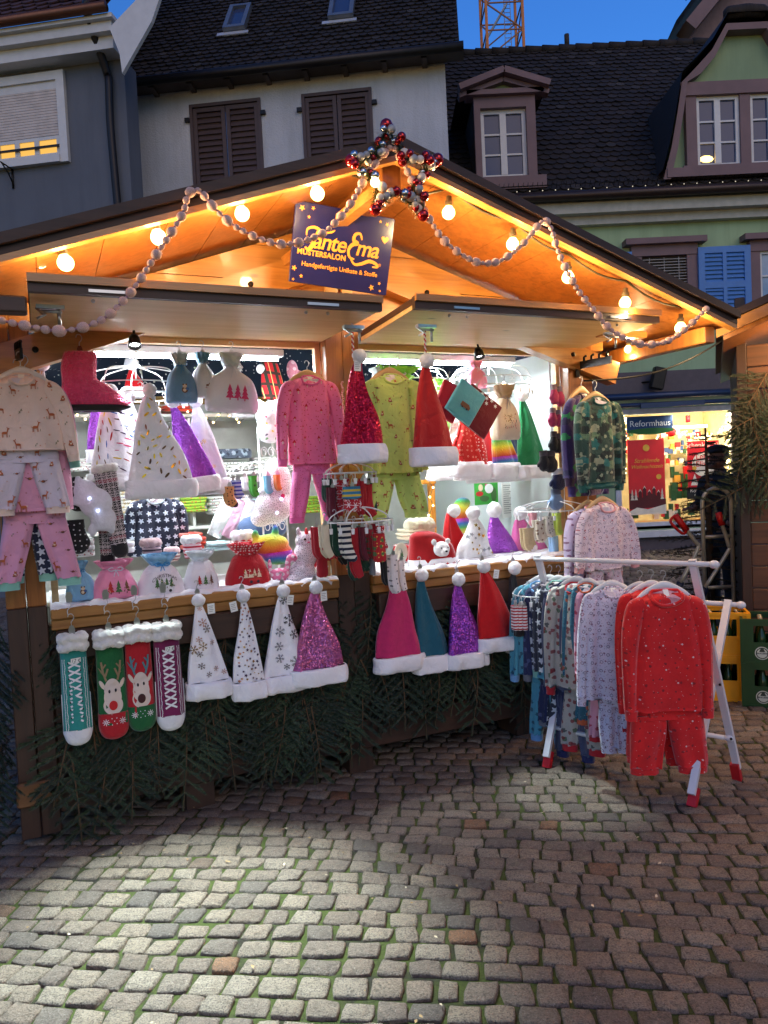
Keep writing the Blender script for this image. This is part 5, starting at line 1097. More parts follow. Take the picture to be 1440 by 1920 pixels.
def sock(px, py, w, h, n, label, leg, toe=None, cuff=None, foot=1, tilt=0, cat='sock', name='sock', group='small socks on the hanging rings', Y=None, pair=True, hookh=.04, z=1, yaw=None, stripes=None, cl=True, ft=.35):
    r, kx, kz = root(name, px, py, n, label, cat, group, tilt, Y=Y, yaw=yaw); W = w*kx*.5; H = h*kz; d = .012
    for q in range(2 if pair else 1):
        ox = q*W*.35*foot*-.8; oy = q*.018; m = MB()
        P = [(ox, 0, W*.72, d, oy), (ox, -H*.3, W*.62, d, oy), (ox+W*.05*foot, -H*(.95-ft), W*.66, d, oy), (ox+W*.3*foot, -H*.8, W*.68, d*1.1, oy), (ox+W*.85*foot, -H*.95, W*.5, d, oy)]
        if not foot: P = [(ox, 0, W*.8, d, oy), (ox, -H*.5, W*.85, d, oy), (ox, -H*.85, W*.9, d, oy), (ox, -H*.97, W*.6, d*.7, oy)]
        m.loft(path_rows(P), 16, 5, rip=.002, seed=int(px)); b = obj('sock_leg', m, leg, r)
        if toe and foot: m = MB(); m.ball((P[-1][0], oy, P[-1][1]), W*.52, 10, 8, (1, .5, .9)); obj('toe', m, toe, r); m = MB(); m.ball((P[2][0]-W*.35*foot, oy, P[2][1]-H*.1), W*.36, 10, 8, (1, .5, 1)); obj('heel', m, toe, r)
        if cuff: m = MB(); m.loft([(ox, .004, W*.76, d*1.15, oy), (ox, -H*.1, W*.74, d*1.1, oy)], 16, 3); obj('cuff', m, cuff, r)
    if cl: clip(r, 0, .008, 0, .01); 
    if hookh: wire_hook(r, .02, hookh)
    return r

def woodland(target, n, size, kinds, seed=0, z0=None, spacing=None):
    """printed deer, foxes, robins and toadstools lying on the cloth"""
    me = target.data; bv = BVHTree.FromPolygons([v.co for v in me.vertices], [p.vertices for p in me.polygons]); rg = random.Random(seed)
    xs = [v.co.x for v in me.vertices]; zs = [v.co.z for v in me.vertices]; m = MB(); pts = []; sp = spacing or size*2.1
    for _ in range(n*40):
        if len(pts) >= n: break
        x, z = rg.uniform(min(xs), max(xs)), rg.uniform(min(zs), max(zs))
        if any((x-a)**2+(z-b)**2 < sp*sp for a, b in pts): continue
        if any(bv.ray_cast(Vector((x+dx, -2, z+dz)), Vector((0, 1, 0)))[0] is None for dx, dz in ((size*.6, 0), (-size*.6, 0), (0, size*.6), (0, -size*.6))): continue
        pts.append((x, z))
    for x, z in pts:
        k = rg.choice(kinds); s = size*rg.uniform(.8, 1.15); f = rg.choice((-1, 1)); m2 = MB()
        if k == 'deer':
            poly_disc(m2, 0, 0, s*.38, s*.19, 0, 10); poly_line(m2, [(s*.3, s*.05), (s*.45, s*.5)], s*.16, 0); poly_disc(m2, s*.52, s*.58, s*.16, s*.09, 0, 8); poly_line(m2, [(s*.42, s*.6), (s*.34, s*.82)], s*.08, 0)
            for q in (-.3, -.2, .22, .32): poly_line(m2, [(s*q, 0), (s*(q*1.1), -s*.62)], s*.065, 0)
            poly_disc(m2, -s*.38, s*.1, s*.08, s*.1, 2, 6); poly_line(m2, [(s*.6, -s*.6), (s*.62, -s*.3)], s*.06, 1)
        elif k == 'fox':
            poly_disc(m2, 0, -s*.1, s*.34, s*.30, 0, 12); poly_disc(m2, -s*.02, s*.0, s*.17, s*.13, 2, 8); poly_disc(m2, s*.05, s*.28, s*.2, s*.16, 0, 8); 
            for q in (-.1, .16): m2.add([(s*(q-.07), 0, s*.34), (s*(q+.09), 0, s*.34), (s*q, 0, s*.6)], [[0, 1, 2]], mi=0)
            poly_disc(m2, -s*.22, -s*.3, s*.22, s*.09, 3, 8)
        elif k == 'bird': poly_disc(m2, 0, 0, s*.26, s*.18, 3, 10); poly_disc(m2, s*.1, s*.02, s*.14, s*.11, 0, 8); poly_line(m2, [(-s*.2, s*.05), (-s*.5, s*.16)], s*.08, 3); [poly_disc(m2, s*(.3+.12*q), s*(.12*(q % 2)), s*.06, mi=1, n=6) for q in range(3)]
        elif k == 'shroom': m2.add([(-s*.3, 0, 0), (s*.3, 0, 0), (s*.12, 0, s*.34), (-s*.05, 0, s*.55)], [[0, 1, 2, 3]], mi=4); poly_line(m2, [(0, 0), (s*.02, -s*.4)], s*.13, 2)
        elif k == 'leaf': poly_line(m2, [(-s*.2, -s*.25), (s*.15, s*.3)], s*.05, 1); [poly_disc(m2, s*(-.15+.12*q)+s*.08*(-1)**q, s*(-.15+.14*q), s*.09, s*.05, 1, 6) for q in range(4)]
        m.add([(v.x*f+x, 0, v.z+z) for v in m2.v], m2.f if f > 0 else [q[::-1] for q in m2.f]); m.m[-len(m2.f):] = m2.m
    if not m.v: return
    drape(m, target, .003); obj('woodland_print', m, WPR, target)
WPR = [plain('print_fox_brown', (178, 96, 56), .8), plain('print_leaf_green', (110, 112, 74), .8), plain('print_pale_cream', (228, 206, 184), .8), plain('print_dark_brown', (112, 70, 60), .8), plain('print_toadstool_red', (206, 20, 36), .8)]
# =============== goods: hats hung along the front ===============
def P_(k, c, n, s): return prints_of(k, c, n, s)
hat(371, 1125, 86, 182, .13, 'white santa hat with rose gold snowflakes clipped to the sill beside the purple lace stocking', WPLAIN, lean=12, prints=P_('flake', [COPF, GOLDF, BRNF], 12, .017), tagx=22, hang='clip')
hat(455, 1117, 64, 190, .14, 'narrow white santa hat sprinkled with small dark and gold stars', WHITE, lean=4, prints=P_('star', [DARKF, DARKF, GOLDF, COPF], 62, .008), tagx=-22, hang='clip')
hat(530, 1108, 92, 184, .12, 'white santa hat with grey snowflakes beside the rose sequined hat', WPLAIN, lean=-4, prints=P_('flake', [SILF, DKMET], 9, .024), tagx=12, hang='clip')
hat(591, 1101, 104, 178, .16, 'rose and lilac sequined santa hat at the right end of the left sill', SQM, lean=-1, tagx=12, hang='clip')
hat(737, 1068, 92, 188, .12, 'raspberry pink velour santa hat hanging below the white baby socks', FPINK, lean=6, bh=.15)
hat(789, 1078, 70, 180, .11, 'petrol blue felt santa hat on the right sill', FTEAL, lean=14, hang='clip')
hat(858, 1086, 76, 164, .15, 'violet sequined santa hat clipped to the right sill', SQL, lean=10, hang='clip')
hat(905, 1062, 84, 158, .17, 'bright red santa hat between the violet sequined and the charcoal hat', FRED, lean=28, tagx=22, hang='clip', bh=.16)
hat(963, 1065, 40, 154, .10, 'slim charcoal santa hat, last one on the right sill', FDARK, lean=2, hang='clip')
# two hats hung from twisted cords
def cord(px, py, px2, py2, n, parent):
    inv = Matrix.Rotation(-TH, 4, 'Z') @ Matrix.Translation(-parent.location); a = inv @ at_n(px, py, n); b = inv @ at_n(px2, py2, n); m = MB(); m2 = MB(); N_ = 40
    for mm, ph in ((m, 0), (m2, PI)): mm.tube([a.lerp(b, i/N_)+Vector((.0035*math.cos(i*.9+ph), .0035*math.sin(i*.9+ph), 0)) for i in range(N_+1)], .0034, 5)
    o = obj('yarn', m, fabric('red_yarn', (180, 30, 50)), parent); obj('yarn_strand', m2, fabric('white_yarn', (226, 220, 224)), o)
h1 = hat(672, 669, 84, 192, .50, 'red sequined santa hat hanging from a red and white cord at the middle post', SQR, lean=-2, tagx=-6, pom=14, bh=.18); cord(660, 606, 662, 664, .50, h1)
h2 = hat(798, 677, 82, 190, .48, 'plain red santa hat hanging from a twisted cord under the right shutter', fabric('deep_red_felt', (186, 20, 18)), lean=6, pom=15, bh=.18); cord(796, 612, 798, 668, .48, h2)
# hats on the left wire carousel
hat(207, 733, 108, 180, -.10, 'white santa hat with multicoloured foil strokes on the left carousel', WPLAIN, lean=0, prints=P_('stroke', [BRNF, YELF, DARKF, MOT[5], MOT[3], MOT[0]], 80, .016))
hat(280, 732, 132, 196, .02, 'large white santa hat with golden and brown feathers on the left carousel', WPLAIN, lean=12, prints=P_('feather', [YELF, GOLDF, BRNF, GOLDF], 34, .014), tilt=0)
hat(322, 752, 84, 168, -.08, 'purple sequined santa hat slanting right on the left carousel', SQP, lean=38, sk=.1, pom=14)
hat(366, 752, 92, 170, -.16, 'white santa hat with fine gold snowflakes behind the purple sequined one', WPLAIN, lean=10, prints=P_('flake', [YELF, GOLDF], 6, .012))
hat(240, 742, 96, 160, -.26, 'white santa hat with blue feathers behind the gold feathered one', WPLAIN, lean=8, prints=P_('feather', [MOT[5], DARKF, MOT[0]], 16, .016))
hat(176, 732, 54, 130, -.30, 'slim purple sequined santa hat at the left edge of the carousel', SQP, lean=4)
hat(238, 738, 60, 124, -.36, 'crimson sequined santa hat half hidden behind the striped one', SQR, lean=4)
hat(79, 684, 60, 170, -.06, 'white santa hat behind the shoulder of the cream deer pyjamas', WPLAIN, lean=4)
# counter of the right window
hat(849, 958, 62, 100, -.22, 'red santa hat standing on the right counter with its bobble to the left', FRED, px2=(-4, 8), lean=2)
hat(885, 962, 76, 98, -.12, 'white fluffy santa hat with gold stars standing on the right counter', plush('white_shaggy', (236, 236, 238)), prints=P_('star', [GOLDF, GOLDF, SILF], 16, .013), lean=2, bend=.0, pom=14)
hat(925, 956, 68, 96, -.20, 'purple sequined santa hat standing on the right counter behind the white one', SQP, lean=14, pom=15)
hat(974, 962, 78, 84, -.26, 'pink santa hat standing at the right end of the counter', FLPINK, lean=16, pom=14)
# hats on the right carousel
hat(977, 741, 58, 152, -.35, 'green santa hat at the right end of the right carousel', FGREEN, lean=18, pom=13, bh=.16)
hat(925, 752, 52, 140, -.38, 'rainbow plush santa hat on the right carousel', RAIN, lean=18, bh=.2)
hat(890, 760, 64, 134, -.40, 'red santa hat with dotted cloth behind the gift pouches', fabric('red_dotted', (200, 26, 30), [((250, 240, 240), 45, .004, 'dot', .6)]), lean=-10, bh=.2)
hat(908, 758, 62, 130, -.5, 'plain crimson santa hat behind the dark red pouch', FRED, lean=6, bh=.2)
hat(866, 770, 64, 118, -.34, 'red santa hat with pierced dots at the left of the right carousel', fabric('red_holes', (214, 24, 22), [((255, 210, 190), 30, .005, 'ring', .6)]), lean=2, bh=.22)
hat(944, 764, 52, 130, -.45, 'indigo santa hat between the red and the rainbow hat', fabric('indigo', (56, 56, 110)), lean=10, bh=.2)
hat(850, 790, 84, 104, -.55, 'white fleece santa hat lying behind the red ones at the carousel', WPLAIN, lean=-6, bh=.3)
hat(930, 790, 120, 108, -.62, 'wide white fleece santa hat behind the row of coloured hats', WPLAIN, lean=4, bh=.3)
hat(512, 708, 44, 78, -1.2, 'small white santa hat on the back wall beside the plaid stocking', WPLAIN, lean=2)
hat(440, 690, 40, 88, -1.5, 'red santa hat on the back wall behind the large white gift bag', FRED, lean=10, bh=.3)
hat(246, 682, 44, 60, -1.2, 'dark red santa hat on the back wall behind the carousel', FRED, lean=4, bh=.3)
hat(903, 700, 40, 78, -1.3, 'lilac santa hat against the starry cloth in the right window', SQP, lean=4)
hat(865, 706, 44, 80, -1.0, 'pale fleece santa hat against the starry cloth in the right window', WPLAIN, lean=4)
hat(598, 690, 34, 70, -1.5, 'green pointed santa hat on the back wall beside the middle post', FGREEN, lean=2)
# =============== long slipper stockings on the left sill ===============
SHERPA = plush('cream_sherpa', (232, 228, 220), bs=60, b=.9)
def stocking(px, py, w, h, n, label, main, toe, kind, tagc=None):
    r, kx, kz = root('slipper_stocking', px, py, n, label, 'stocking', 'long slipper stockings clipped to the left sill'); W = w*kx/2; H = h*kz; cf = .2*H
    m = MB(); m.loft([(0, -cf*.6, W*.86, .03), (0, -H*.4, W*.9, .036), (0, -H*.7, W*.94, .04), (0, -H*.86, W*.97, .044)], 26, 6, rip=.003, seed=int(px)); l = obj('leg', m, main, r)
    m = MB(); m.loft([(0, -H*(.855 if kind == 'lace' else .76), W*.975, .0455), (0, -H*.9, W*.96, .046), (0, -H*.97, W*.72, .04), (0, -H, W*.3, .02)], 26, 6); t_ = obj('toe', m, toe, r)
    m = MB()
    for k in range(22): a = PI*2*k/11; m.ball((W*.74*math.cos(a), -.03+.035*math.sin(a), -cf*(.35 if k < 11 else .72)+.006*math.sin(a*3)), W*.37, 12, 8, (1, .9, .85), noise=.15, seed=k+int(px), fr=6)
    c = obj('fur_cuff', m, SHERPA, r); md = c.modifiers.new('r', 'REMESH'); md.mode = 'VOXEL'; md.voxel_size = .0055; md.use_smooth_shade = True
    WH = plain('knit_white', (226, 224, 226), .8); d = MB()
    if kind == 'lace':
        for k in range(8): z = -H*(.30+.066*k); s = W*.36; poly_line(d, [(-s, z+s*.5), (s, z-s*.5)], W*.13, 0); poly_line(d, [(s, z+s*.5), (-s, z-s*.5)], W*.13, 0)
        for sg in (-1, 1):
            for k in range(46): z = -H*(.25+.0132*k); x = sg*W*(.62+.02*math.sin(k)); poly_line(d, [(x, z), (x, z-H*.008)], W*.045, 0); x2 = sg*W*(.76); poly_line(d, [(x2, z), (x2, z-H*.008)], W*.045, 0)
            poly_line(d, [(sg*W*.93, -H*.55), (sg*W*.95, -H*.87)], W*.05, 0)
            for k in range(8): z = -H*(.285+.066*k); poly_disc(d, sg*W*.4, z, W*.045, W*.075, 1)
        drape(d, l, .003); obj('lace_pattern', d, [WH, INK], l)
        pt = MB(); pt.add([(-.021, 0, -.011), (.021, 0, -.009), (.022, 0, .012), (-.02, 0, .010)], [[0, 1, 2, 3]]); pt.v = [Vector((v.x+W*.12, v.y, v.z-H*.265)) for v in pt.v]; drape(pt, l, .006); p = obj('price_tag', pt, CARD, r)
        t = text_mesh('12 €', .021, extrude=0, shear=.3); t.v = [Vector((v.x+W*.12, v.y, v.z-H*.265)) for v in t.v]; drape(t, l, .0075); obj('handwriting', t, INK, p)
    else:
        nose, anti = kind
        poly_disc(d, 0, -H*.56, W*.52, H*.105, 0, 24); poly_disc(d, 0, -H*.69, W*.62, H*.082, 0, 24); poly_disc(d, 0, -H*.62, W*.56, H*.10, 0, 20)
        for sg in (-1, 1):
            poly_disc(d, sg*W*.62, -H*.505, W*.13, H*.045, 0, 12, a=-sg*.45); poly_disc(d, sg*W*.62, -H*.505, W*.06, H*.026, 4, 10, a=-sg*.45)
            poly_line(d, [(sg*W*.36, -H*.47), (sg*W*.52, -H*.40), (sg*W*.60, -H*.31)], W*.13, 1); poly_line(d, [(sg*W*.5, -H*.415), (sg*W*.82, -H*.36)], W*.12, 1); poly_line(d, [(sg*W*.42, -H*.44), (sg*W*.22, -H*.37)], W*.12, 1); poly_line(d, [(sg*W*.56, -H*.37), (sg*W*.34, -H*.33)], W*.1, 1)
        poly_disc(d, -W*.2, -H*.565, W*.07, H*.016, 3); poly_disc(d, W*.2, -H*.56, W*.07, H*.016, 3); poly_disc(d, 0, -H*.69, W*.27, H*.042, 2, 18)
        drape(d, l, .003); obj('reindeer_pattern', d, [fabric('beige_fluff', (214, 196, 184), bs=100, bump=.6), anti, nose, INK, MOT[4]], l)
        d = MB()
        for sg in (-1, 1):
            for k in range(8): a = k*PI/4; poly_line(d, [(sg*W*.52+W*.05*math.cos(a), -H*.83+W*.05*math.sin(a)), (sg*W*.52+W*.22*math.cos(a), -H*.83+W*.22*math.sin(a))], W*.04, 0)
        for x, z in ((0, -.825), (-.15, -.855), (.15, -.85), (-.15, -.80), (.15, -.80)): poly_disc(d, W*x, H*z, W*.035, mi=0)
        drape(d, t_, .003); obj('snow_pattern', d, WH, t_)
    clip(r, 0, -.002, -.03, .014); wire_hook(r, .01, .06, y=-.02); m = MB(); m.tube(bez([(-.01, -.02, .06), (-.012, -.015, .085), (.004, -.01, .105), (-.002, .0, .14)], 4), .0022, 5); obj('hook', m, STEEL, r); clip(r, -.002, .145, .0, .015)
    return r
TEAL = fabric('teal_knit', (36, 136, 128), bs=130); MAG = fabric('magenta_knit', (116, 16, 76), bs=130); KG = fabric('green_knit', (10, 92, 44), bs=130); KR = fabric('red_knit', (176, 10, 28), bs=130); KW = fabric('white_knit', (226, 226, 230), bs=130)
stocking(134, 1178, 58, 222, .13, 'teal slipper stocking with white laces and fur cuff, leftmost on the sill', TEAL, KW, 'lace')
stocking(202, 1172, 60, 216, .13, 'green slipper stocking with red nosed reindeer and red toe', KG, KR, (plain('nose_red', (190, 16, 24), .7), plain('antler_brown', (142, 118, 84), .7)))
stocking(255, 1163, 56, 210, .13, 'red slipper stocking with dark nosed reindeer and green toe', KR, KG, (plain('nose_maroon', (58, 8, 14), .7), plain('antler_teal', (74, 124, 132), .7)))
stocking(309, 1158, 56, 214, .135, 'magenta slipper stocking with white laces and fur cuff beside the white hats', MAG, KW, 'lace')
# =============== pyjamas and shirts ===============
FOX = [(196, 104, 60), (170, 90, 54), (120, 110, 70), (150, 70, 44)]
DEERC = fabric('cream_deer_print', (226, 200, 186), [((206, 140, 110), 16, .004, 'blob', .8, .37)])
DEERL = fabric('lilac_white_deer_print', (206, 194, 206), [((190, 150, 140), 16, .004, 'blob', .8, .37)])
DEERP = fabric('pink_deer_print', (214, 150, 178), [((180, 110, 120), 16, .004, 'blob', .8, .37)])
DEERG = fabric('lime_deer_print', (196, 216, 112), [((150, 120, 60), 18, .004, 'blob', .8, .37)])
NAVYS = fabric('navy_star_print', (22, 34, 62), [((206, 214, 226), 24, .0125, 'star', .25)])
MINT = fabric('mint_rib', (130, 186, 170)); GNOME = fabric('pink_gnome_print', (238, 112, 160), [((200, 30, 60), 40, .0028, 'dot', .8, .4)])
GN = ['shroom']; WD = ['deer', 'fox', 'bird', 'deer', 'fox', 'leaf']
def pj(px, py, n, label, W, L, mat, tw=None, tl=None, cuff=None, hang=HWOOD, lab_cat='pyjamas', hem=None, yaw=None, Y=None, seed=1, sl=.82, out=12, tilt=0, tmat=None, tcuff=None, grp=None, splay=6, hgap=0, gap=.12, slw=1, hookh=.07, wd=None, neck=1, hemband=None, lining=None, collar=None, fl=1, one=None):
    r, kx, kz = root('pyjama_set' if tl else 'sweatshirt', px, py, n, label, lab_cat, grp, tilt, yaw=yaw, Y=Y)
    w = W*kx; l = L*kz; hanger(r, w*.95, .0, hang, hookh, y=.012)
    if tl: tr_ = trousers(r, (tw or W*.72)*kx, tl*kz, tmat or mat, tcuff or cuff, z0=-l*.94, y0=.02, seed=seed, splay=splay*kx, gap=gap, flare=fl)
    sh_ = shirt(r, w, l, mat, cuff, hem=(hem*kx if hem else None), sl=sl, out=out*kx, seed=seed, hemband=hemband, slw=slw, neck=neck, lining=lining, collar=collar, one=one)
    if wd:
        woodland(sh_, 26 if W > 110 else 22, .030 if W > 110 else .027, wd, seed)
        for q in kids(sh_):
            if q.name.startswith('sleeve'): woodland(q, 5, .026, wd, seed+2, spacing=.05)
        if tl and wd != GN: woodland(tr_, 22, .028, wd, seed+4)
    return r
pj(40, 706, .27, 'cream pyjama set with deer and foxes on the hook of the left corner post', 138, 138, DEERC, 128, 128, DEERC, hang=HWHITE, out=20, wd=WD, tmat=DEERL, sl=1.08, splay=8, gap=.22, seed=3)
pj(48, 712, .20, 'pink deer pyjama set with mint cuffs hanging behind the cream one', 134, 245, DEERP, 124, 160, MINT, hang=HWHITE, out=14, splay=10, gap=.3, sl=.6, seed=5, wd=WD)
pj(34, 716, .15, 'navy star pyjama set with mint cuffs, rearmost at the left corner post', 110, 240, NAVYS, 100, 150, MINT, hang=HWHITE, out=6, splay=2, sl=.6, seed=6)
m_ = pj(578, 709, .13, 'pink gnome print pyjama set on a wooden hanger left of the middle post', 96, 160, GNOME, 72, 118, fabric('pink_plain', (232, 96, 160)), hem=86, out=8, sl=.94, tmat=fabric('pink_speckled', (240, 116, 176), [((190, 30, 70), 60, .002, 'dot', .9)]), seed=8, gap=.25, hookh=.055, wd=GN)
pj(733, 706, .26, 'lime deer print pyjama set on a hanger between the two hanging red hats', 100, 180, DEERG, 100, 96, DEERG, hem=94, out=2, sl=.9, wd=WD, seed=9, splay=4, gap=.2, hookh=.05, fl=1.1)
t_ = fabric('aurora_swirl', (60, 40, 100), [((40, 150, 80), 9, .03, 'blob', .9), ((30, 34, 70), 12, .02, 'blob', .9, .3)])
pj(1094, 742, .20, 'purple and green swirl sweatshirt behind the jungle one on the right post', 62, 186, t_, cuff=fabric('plum_rib', (52, 20, 56)), lab_cat='sweatshirt', seed=10, hang=HWOOD, out=2, yaw=TH+.35)
JUN = fabric('jungle_print', (46, 74, 62), [([(150, 156, 126), (30, 60, 50), (100, 130, 96)], 11, .034, 'blob', .9), ((16, 30, 30), 13, .030, 'blob', .9, .3), ((28, 110, 104), 8, .03, 'blob', .9, .7), ((150, 160, 130), 19, .011, 'blob', .9, .5)])
pj(1119, 748, .42, 'dark green jungle print sweatshirt on a wooden hanger at the right post', 72, 168, JUN, cuff=fabric('bottle_rib', (20, 84, 74)), lab_cat='sweatshirt', hemband=fabric('bottle_rib', (20, 84, 74)), seed=11, out=-2, sl=.95)
CAKE = fabric('pale_pink_cupcake_print', (226, 204, 208), [([(90, 50, 80), (150, 40, 60), (110, 90, 110)], 27, .0062, 'ring', .35), ([(170, 40, 60), (110, 80, 120)], 24, .0045, 'blob', .6, .3), ((160, 120, 140), 55, .0022, 'dot', .8, .7)])
pj(1132, 946, .46, 'pale pink cupcake print pyjama set hanging on the right post below the sweatshirts', 80, 120, CAKE, 62, 60, fabric('blush_rib', (224, 160, 160)), out=12, sl=.95, seed=12, lab_cat='pyjamas')
pj(1106, 952, .36, 'lilac print pyjama set half hidden behind the cupcake one on the right post', 76, 130, fabric('lilac_print', (206, 190, 214), [((120, 60, 100), 30, .008, 'blob', .5)]), 60, 50, fabric('blush_rib', (224, 160, 160)), out=8, sl=.95, seed=13)
pj(290, 932, -.52, 'navy shirt with white stars standing in the left window', 96, 108, fabric('navy_bold_stars', (18, 26, 52), [((215, 222, 235), 22, .0105, 'star', .22)]), cuff=fabric('navy_rib', (18, 26, 52)), collar=fabric('grey_rib', (150, 160, 168)), lab_cat='shirt', seed=14, out=2, sl=.9)
# bracket on the right post and the left post
def bracket(px, py, n, px2, py2, n2, lab):
    a = at_n(px, py, n); b = at_n(px2, py2, n2); r = thing('folding_hook', lab, 'clothes hook', a, 0); v = b-a; m = MB(); m.bar((0, 0, 0), v, .012, .045); m.bar((0, 0, -.07), (0, 0, .07), .02, .03)
    for k in range(1, 5): m.tube([v*(k/4.5)+Vector((0, 0, .02)), v*(k/4.5)+Vector((.0, 0, .045)), v*(k/4.5)+v.normalized()*.02+Vector((0, 0, .05))], .008, 6)
    obj('bracket', m, DKMET, r)
bracket(1082, 686, .05, 1146, 674, .36, 'black iron folding hook holding sweatshirts on the right post'); bracket(28, 668, .04, 40, 662, .27, 'black iron folding hook on the left corner post')
# =============== gift bags ===============
LBL = fabric('light_blue_satin', (130, 184, 220), rough=.5); WSAT = fabric('white_satin', (226, 222, 228), rough=.4, bump=.1); PKS = fabric('pink_satin', (232, 140, 176), rough=.5); CRS = fabric('crimson_satin', (176, 10, 40), rough=.5); BLUR = plain('blue_ribbon', (60, 150, 210), .3); WOR = fabric('white_organza', (214, 226, 232), rough=.4)
bag(336, 664, 58, 90, .03, 'light blue gift bag with a bear hanging left of the small white bag', fabric('dusty_blue', (112, 152, 186)), WOR, BLUR, 'bear', seed=3)
bag(379, 663, 48, 82, .0, 'small white gift bag with a rocking horse and a blue lined frill', WSAT, LBL, RIBW, 'horse', seed=4)
bag(433, 664, 98, 108, .04, 'large white satin gift bag with pink fir trees', WSAT, WOR, RIBW, 'pinktrees', lean=4, seed=5, neck=.28, tilt=.08)
bag(148, 1052, 58, 74, -.06, 'light blue gift bag with a teddy bear at the left end of the counter', LBL, LBL, BLUR, 'bear', hang=False, seed=6, tilt=.0)
bag(212, 1050, 88, 72, -.05, 'pink gift bag with three fir trees and a crumpled top on the left counter', PKS, PKS, RIBW, 'trees', hang=False, seed=7, fat=.07, neck=.5)
bag(298, 1038, 90, 84, -.05, 'white gift bag with blue frill and christmas print on the left counter', WSAT, LBL, BLUR, 'xmas', hang=False, seed=8, fat=.07, neck=.45)
bag(374, 1032, 66, 78, -.06, 'small white gift bag with tiny trees in the middle of the left counter', WSAT, WOR, RIBW, 'trees', hang=False, seed=9, fat=.06, neck=.5)
bag(461, 1018, 84, 88, -.07, 'red gift bag with a santa truck and a dotted red top', fabric('red_velvet', (176, 8, 26)), fabric('red_white_dots', (196, 16, 36), [((245, 235, 235), 70, .0035, 'dot', .4)]), plain('red_ribbon', (190, 20, 40), .3), 'truck', hang=False, seed=10, fat=.07, neck=.5)
bag(890, 678, 38, 50, -.25, 'small pink drawstring bag hanging above the gift pouches', PKS, PKS, RIBW, None, seed=11)
bag(944, 722, 50, 102, -.12, 'cream gift bag with golden lettering like print behind the dark red pouch', fabric('cream_satin', (226, 206, 176), rough=.4), fabric('gold_organza', (190, 160, 120), rough=.4), plain('grey_ribbon', (150, 140, 140), .3), 'gold', seed=12)
bag(820, 712, 34, 96, -.45, 'bright green and white net bag hanging left of the crimson pouch', fabric('apple_green', (120, 210, 60)), fabric('apple_green', (120, 210, 60)), RIBW, None, seed=13)
bag(746, 688, 54, 60, -.22, 'bright green ruffled bag behind the lime pyjamas', fabric('neon_green', (130, 220, 60), rough=.5), fabric('neon_green', (130, 220, 60), rough=.5), RIBW, None, seed=14, neck=.9)
bag(708, 690, 40, 56, -.24, 'white organza bag behind the left shoulder of the lime pyjamas', WOR, WOR, RIBW, None, seed=15)
# tipped square pouches
def pouch(px, py, w, h, n, label, mat, ang, deco):
    r, kx, kz = root('gift_pouch', px, py, n, label, 'pouch', 'square pouches hanging by a corner', ang); W = w*kx/2; H = h*kz
    m = MB(); m.loft([(0, 0, W, .008), (0, -.05*H, W*1.0, .016), (0, -.5*H, W*.98, .024), (0, -.94*H, W, .016), (0, -H, W*.98, .006)], 24, 5, rip=.003, seed=int(px), sq=.35); b = obj('pouch', m, mat, r)
    d = MB(); cx, cz = 0, -H*.62; s = W*.35
    if deco == 'truck': d.add([(cx-s, 0, cz-s*.4), (cx+s, 0, cz-s*.4), (cx+s, 0, cz+s*.1), (cx+s*.5, 0, cz+s*.5), (cx-s, 0, cz+s*.4)], [[0, 1, 2, 3, 4]], mi=1); poly_disc(d, cx-s*.5, cz-s*.4, s*.2, mi=6); poly_disc(d, cx+s*.5, cz-s*.4, s*.2, mi=6)
    elif deco == 'flakes':
        for k in range(7): 
            x, z = [(-.6, -.12), (-.3, -.07), (0, -.1), (.3, -.06), (.6, -.12), (.1, -.22), (-.7, -.3)][k]
            for q in range(3): a = q*PI/3; poly_line(d, [(W*x-s*.25*math.cos(a), H*z-s*.25*math.sin(a)), (W*x+s*.25*math.cos(a), H*z+s*.25*math.sin(a))], s*.1, 7)
    else: poly_disc(d, cx, cz, s*.4, s*.6, 4); poly_disc(d, cx, cz+s*.3, s*.25, mi=3)
    drape(d, b, .003); obj('print', d, MOT, b); clip(r, -W*.75, 0, 0); m = MB(); m.tube([(-W*.75, 0, 0), (-W*.85*math.cos(ang)-.0, 0, .06)], .002, 5); obj('hook', m, STEEL, r)
pouch(852, 722, 42, 68, -.02, 'crimson velour pouch, left of three tipped square pouches', fabric('crimson_velour', (190, 16, 50)), .45, 'bear')
pouch(888, 728, 52, 66, .04, 'turquoise pouch with a truck, middle of three tipped square pouches', fabric('turquoise_velour', (90, 164, 176)), .62, 'truck')
pouch(912, 742, 66, 72, -.0, 'dark red pouch with white snowflakes, right of three tipped square pouches', fabric('wine_velour', (116, 6, 24)), .62, 'flakes')
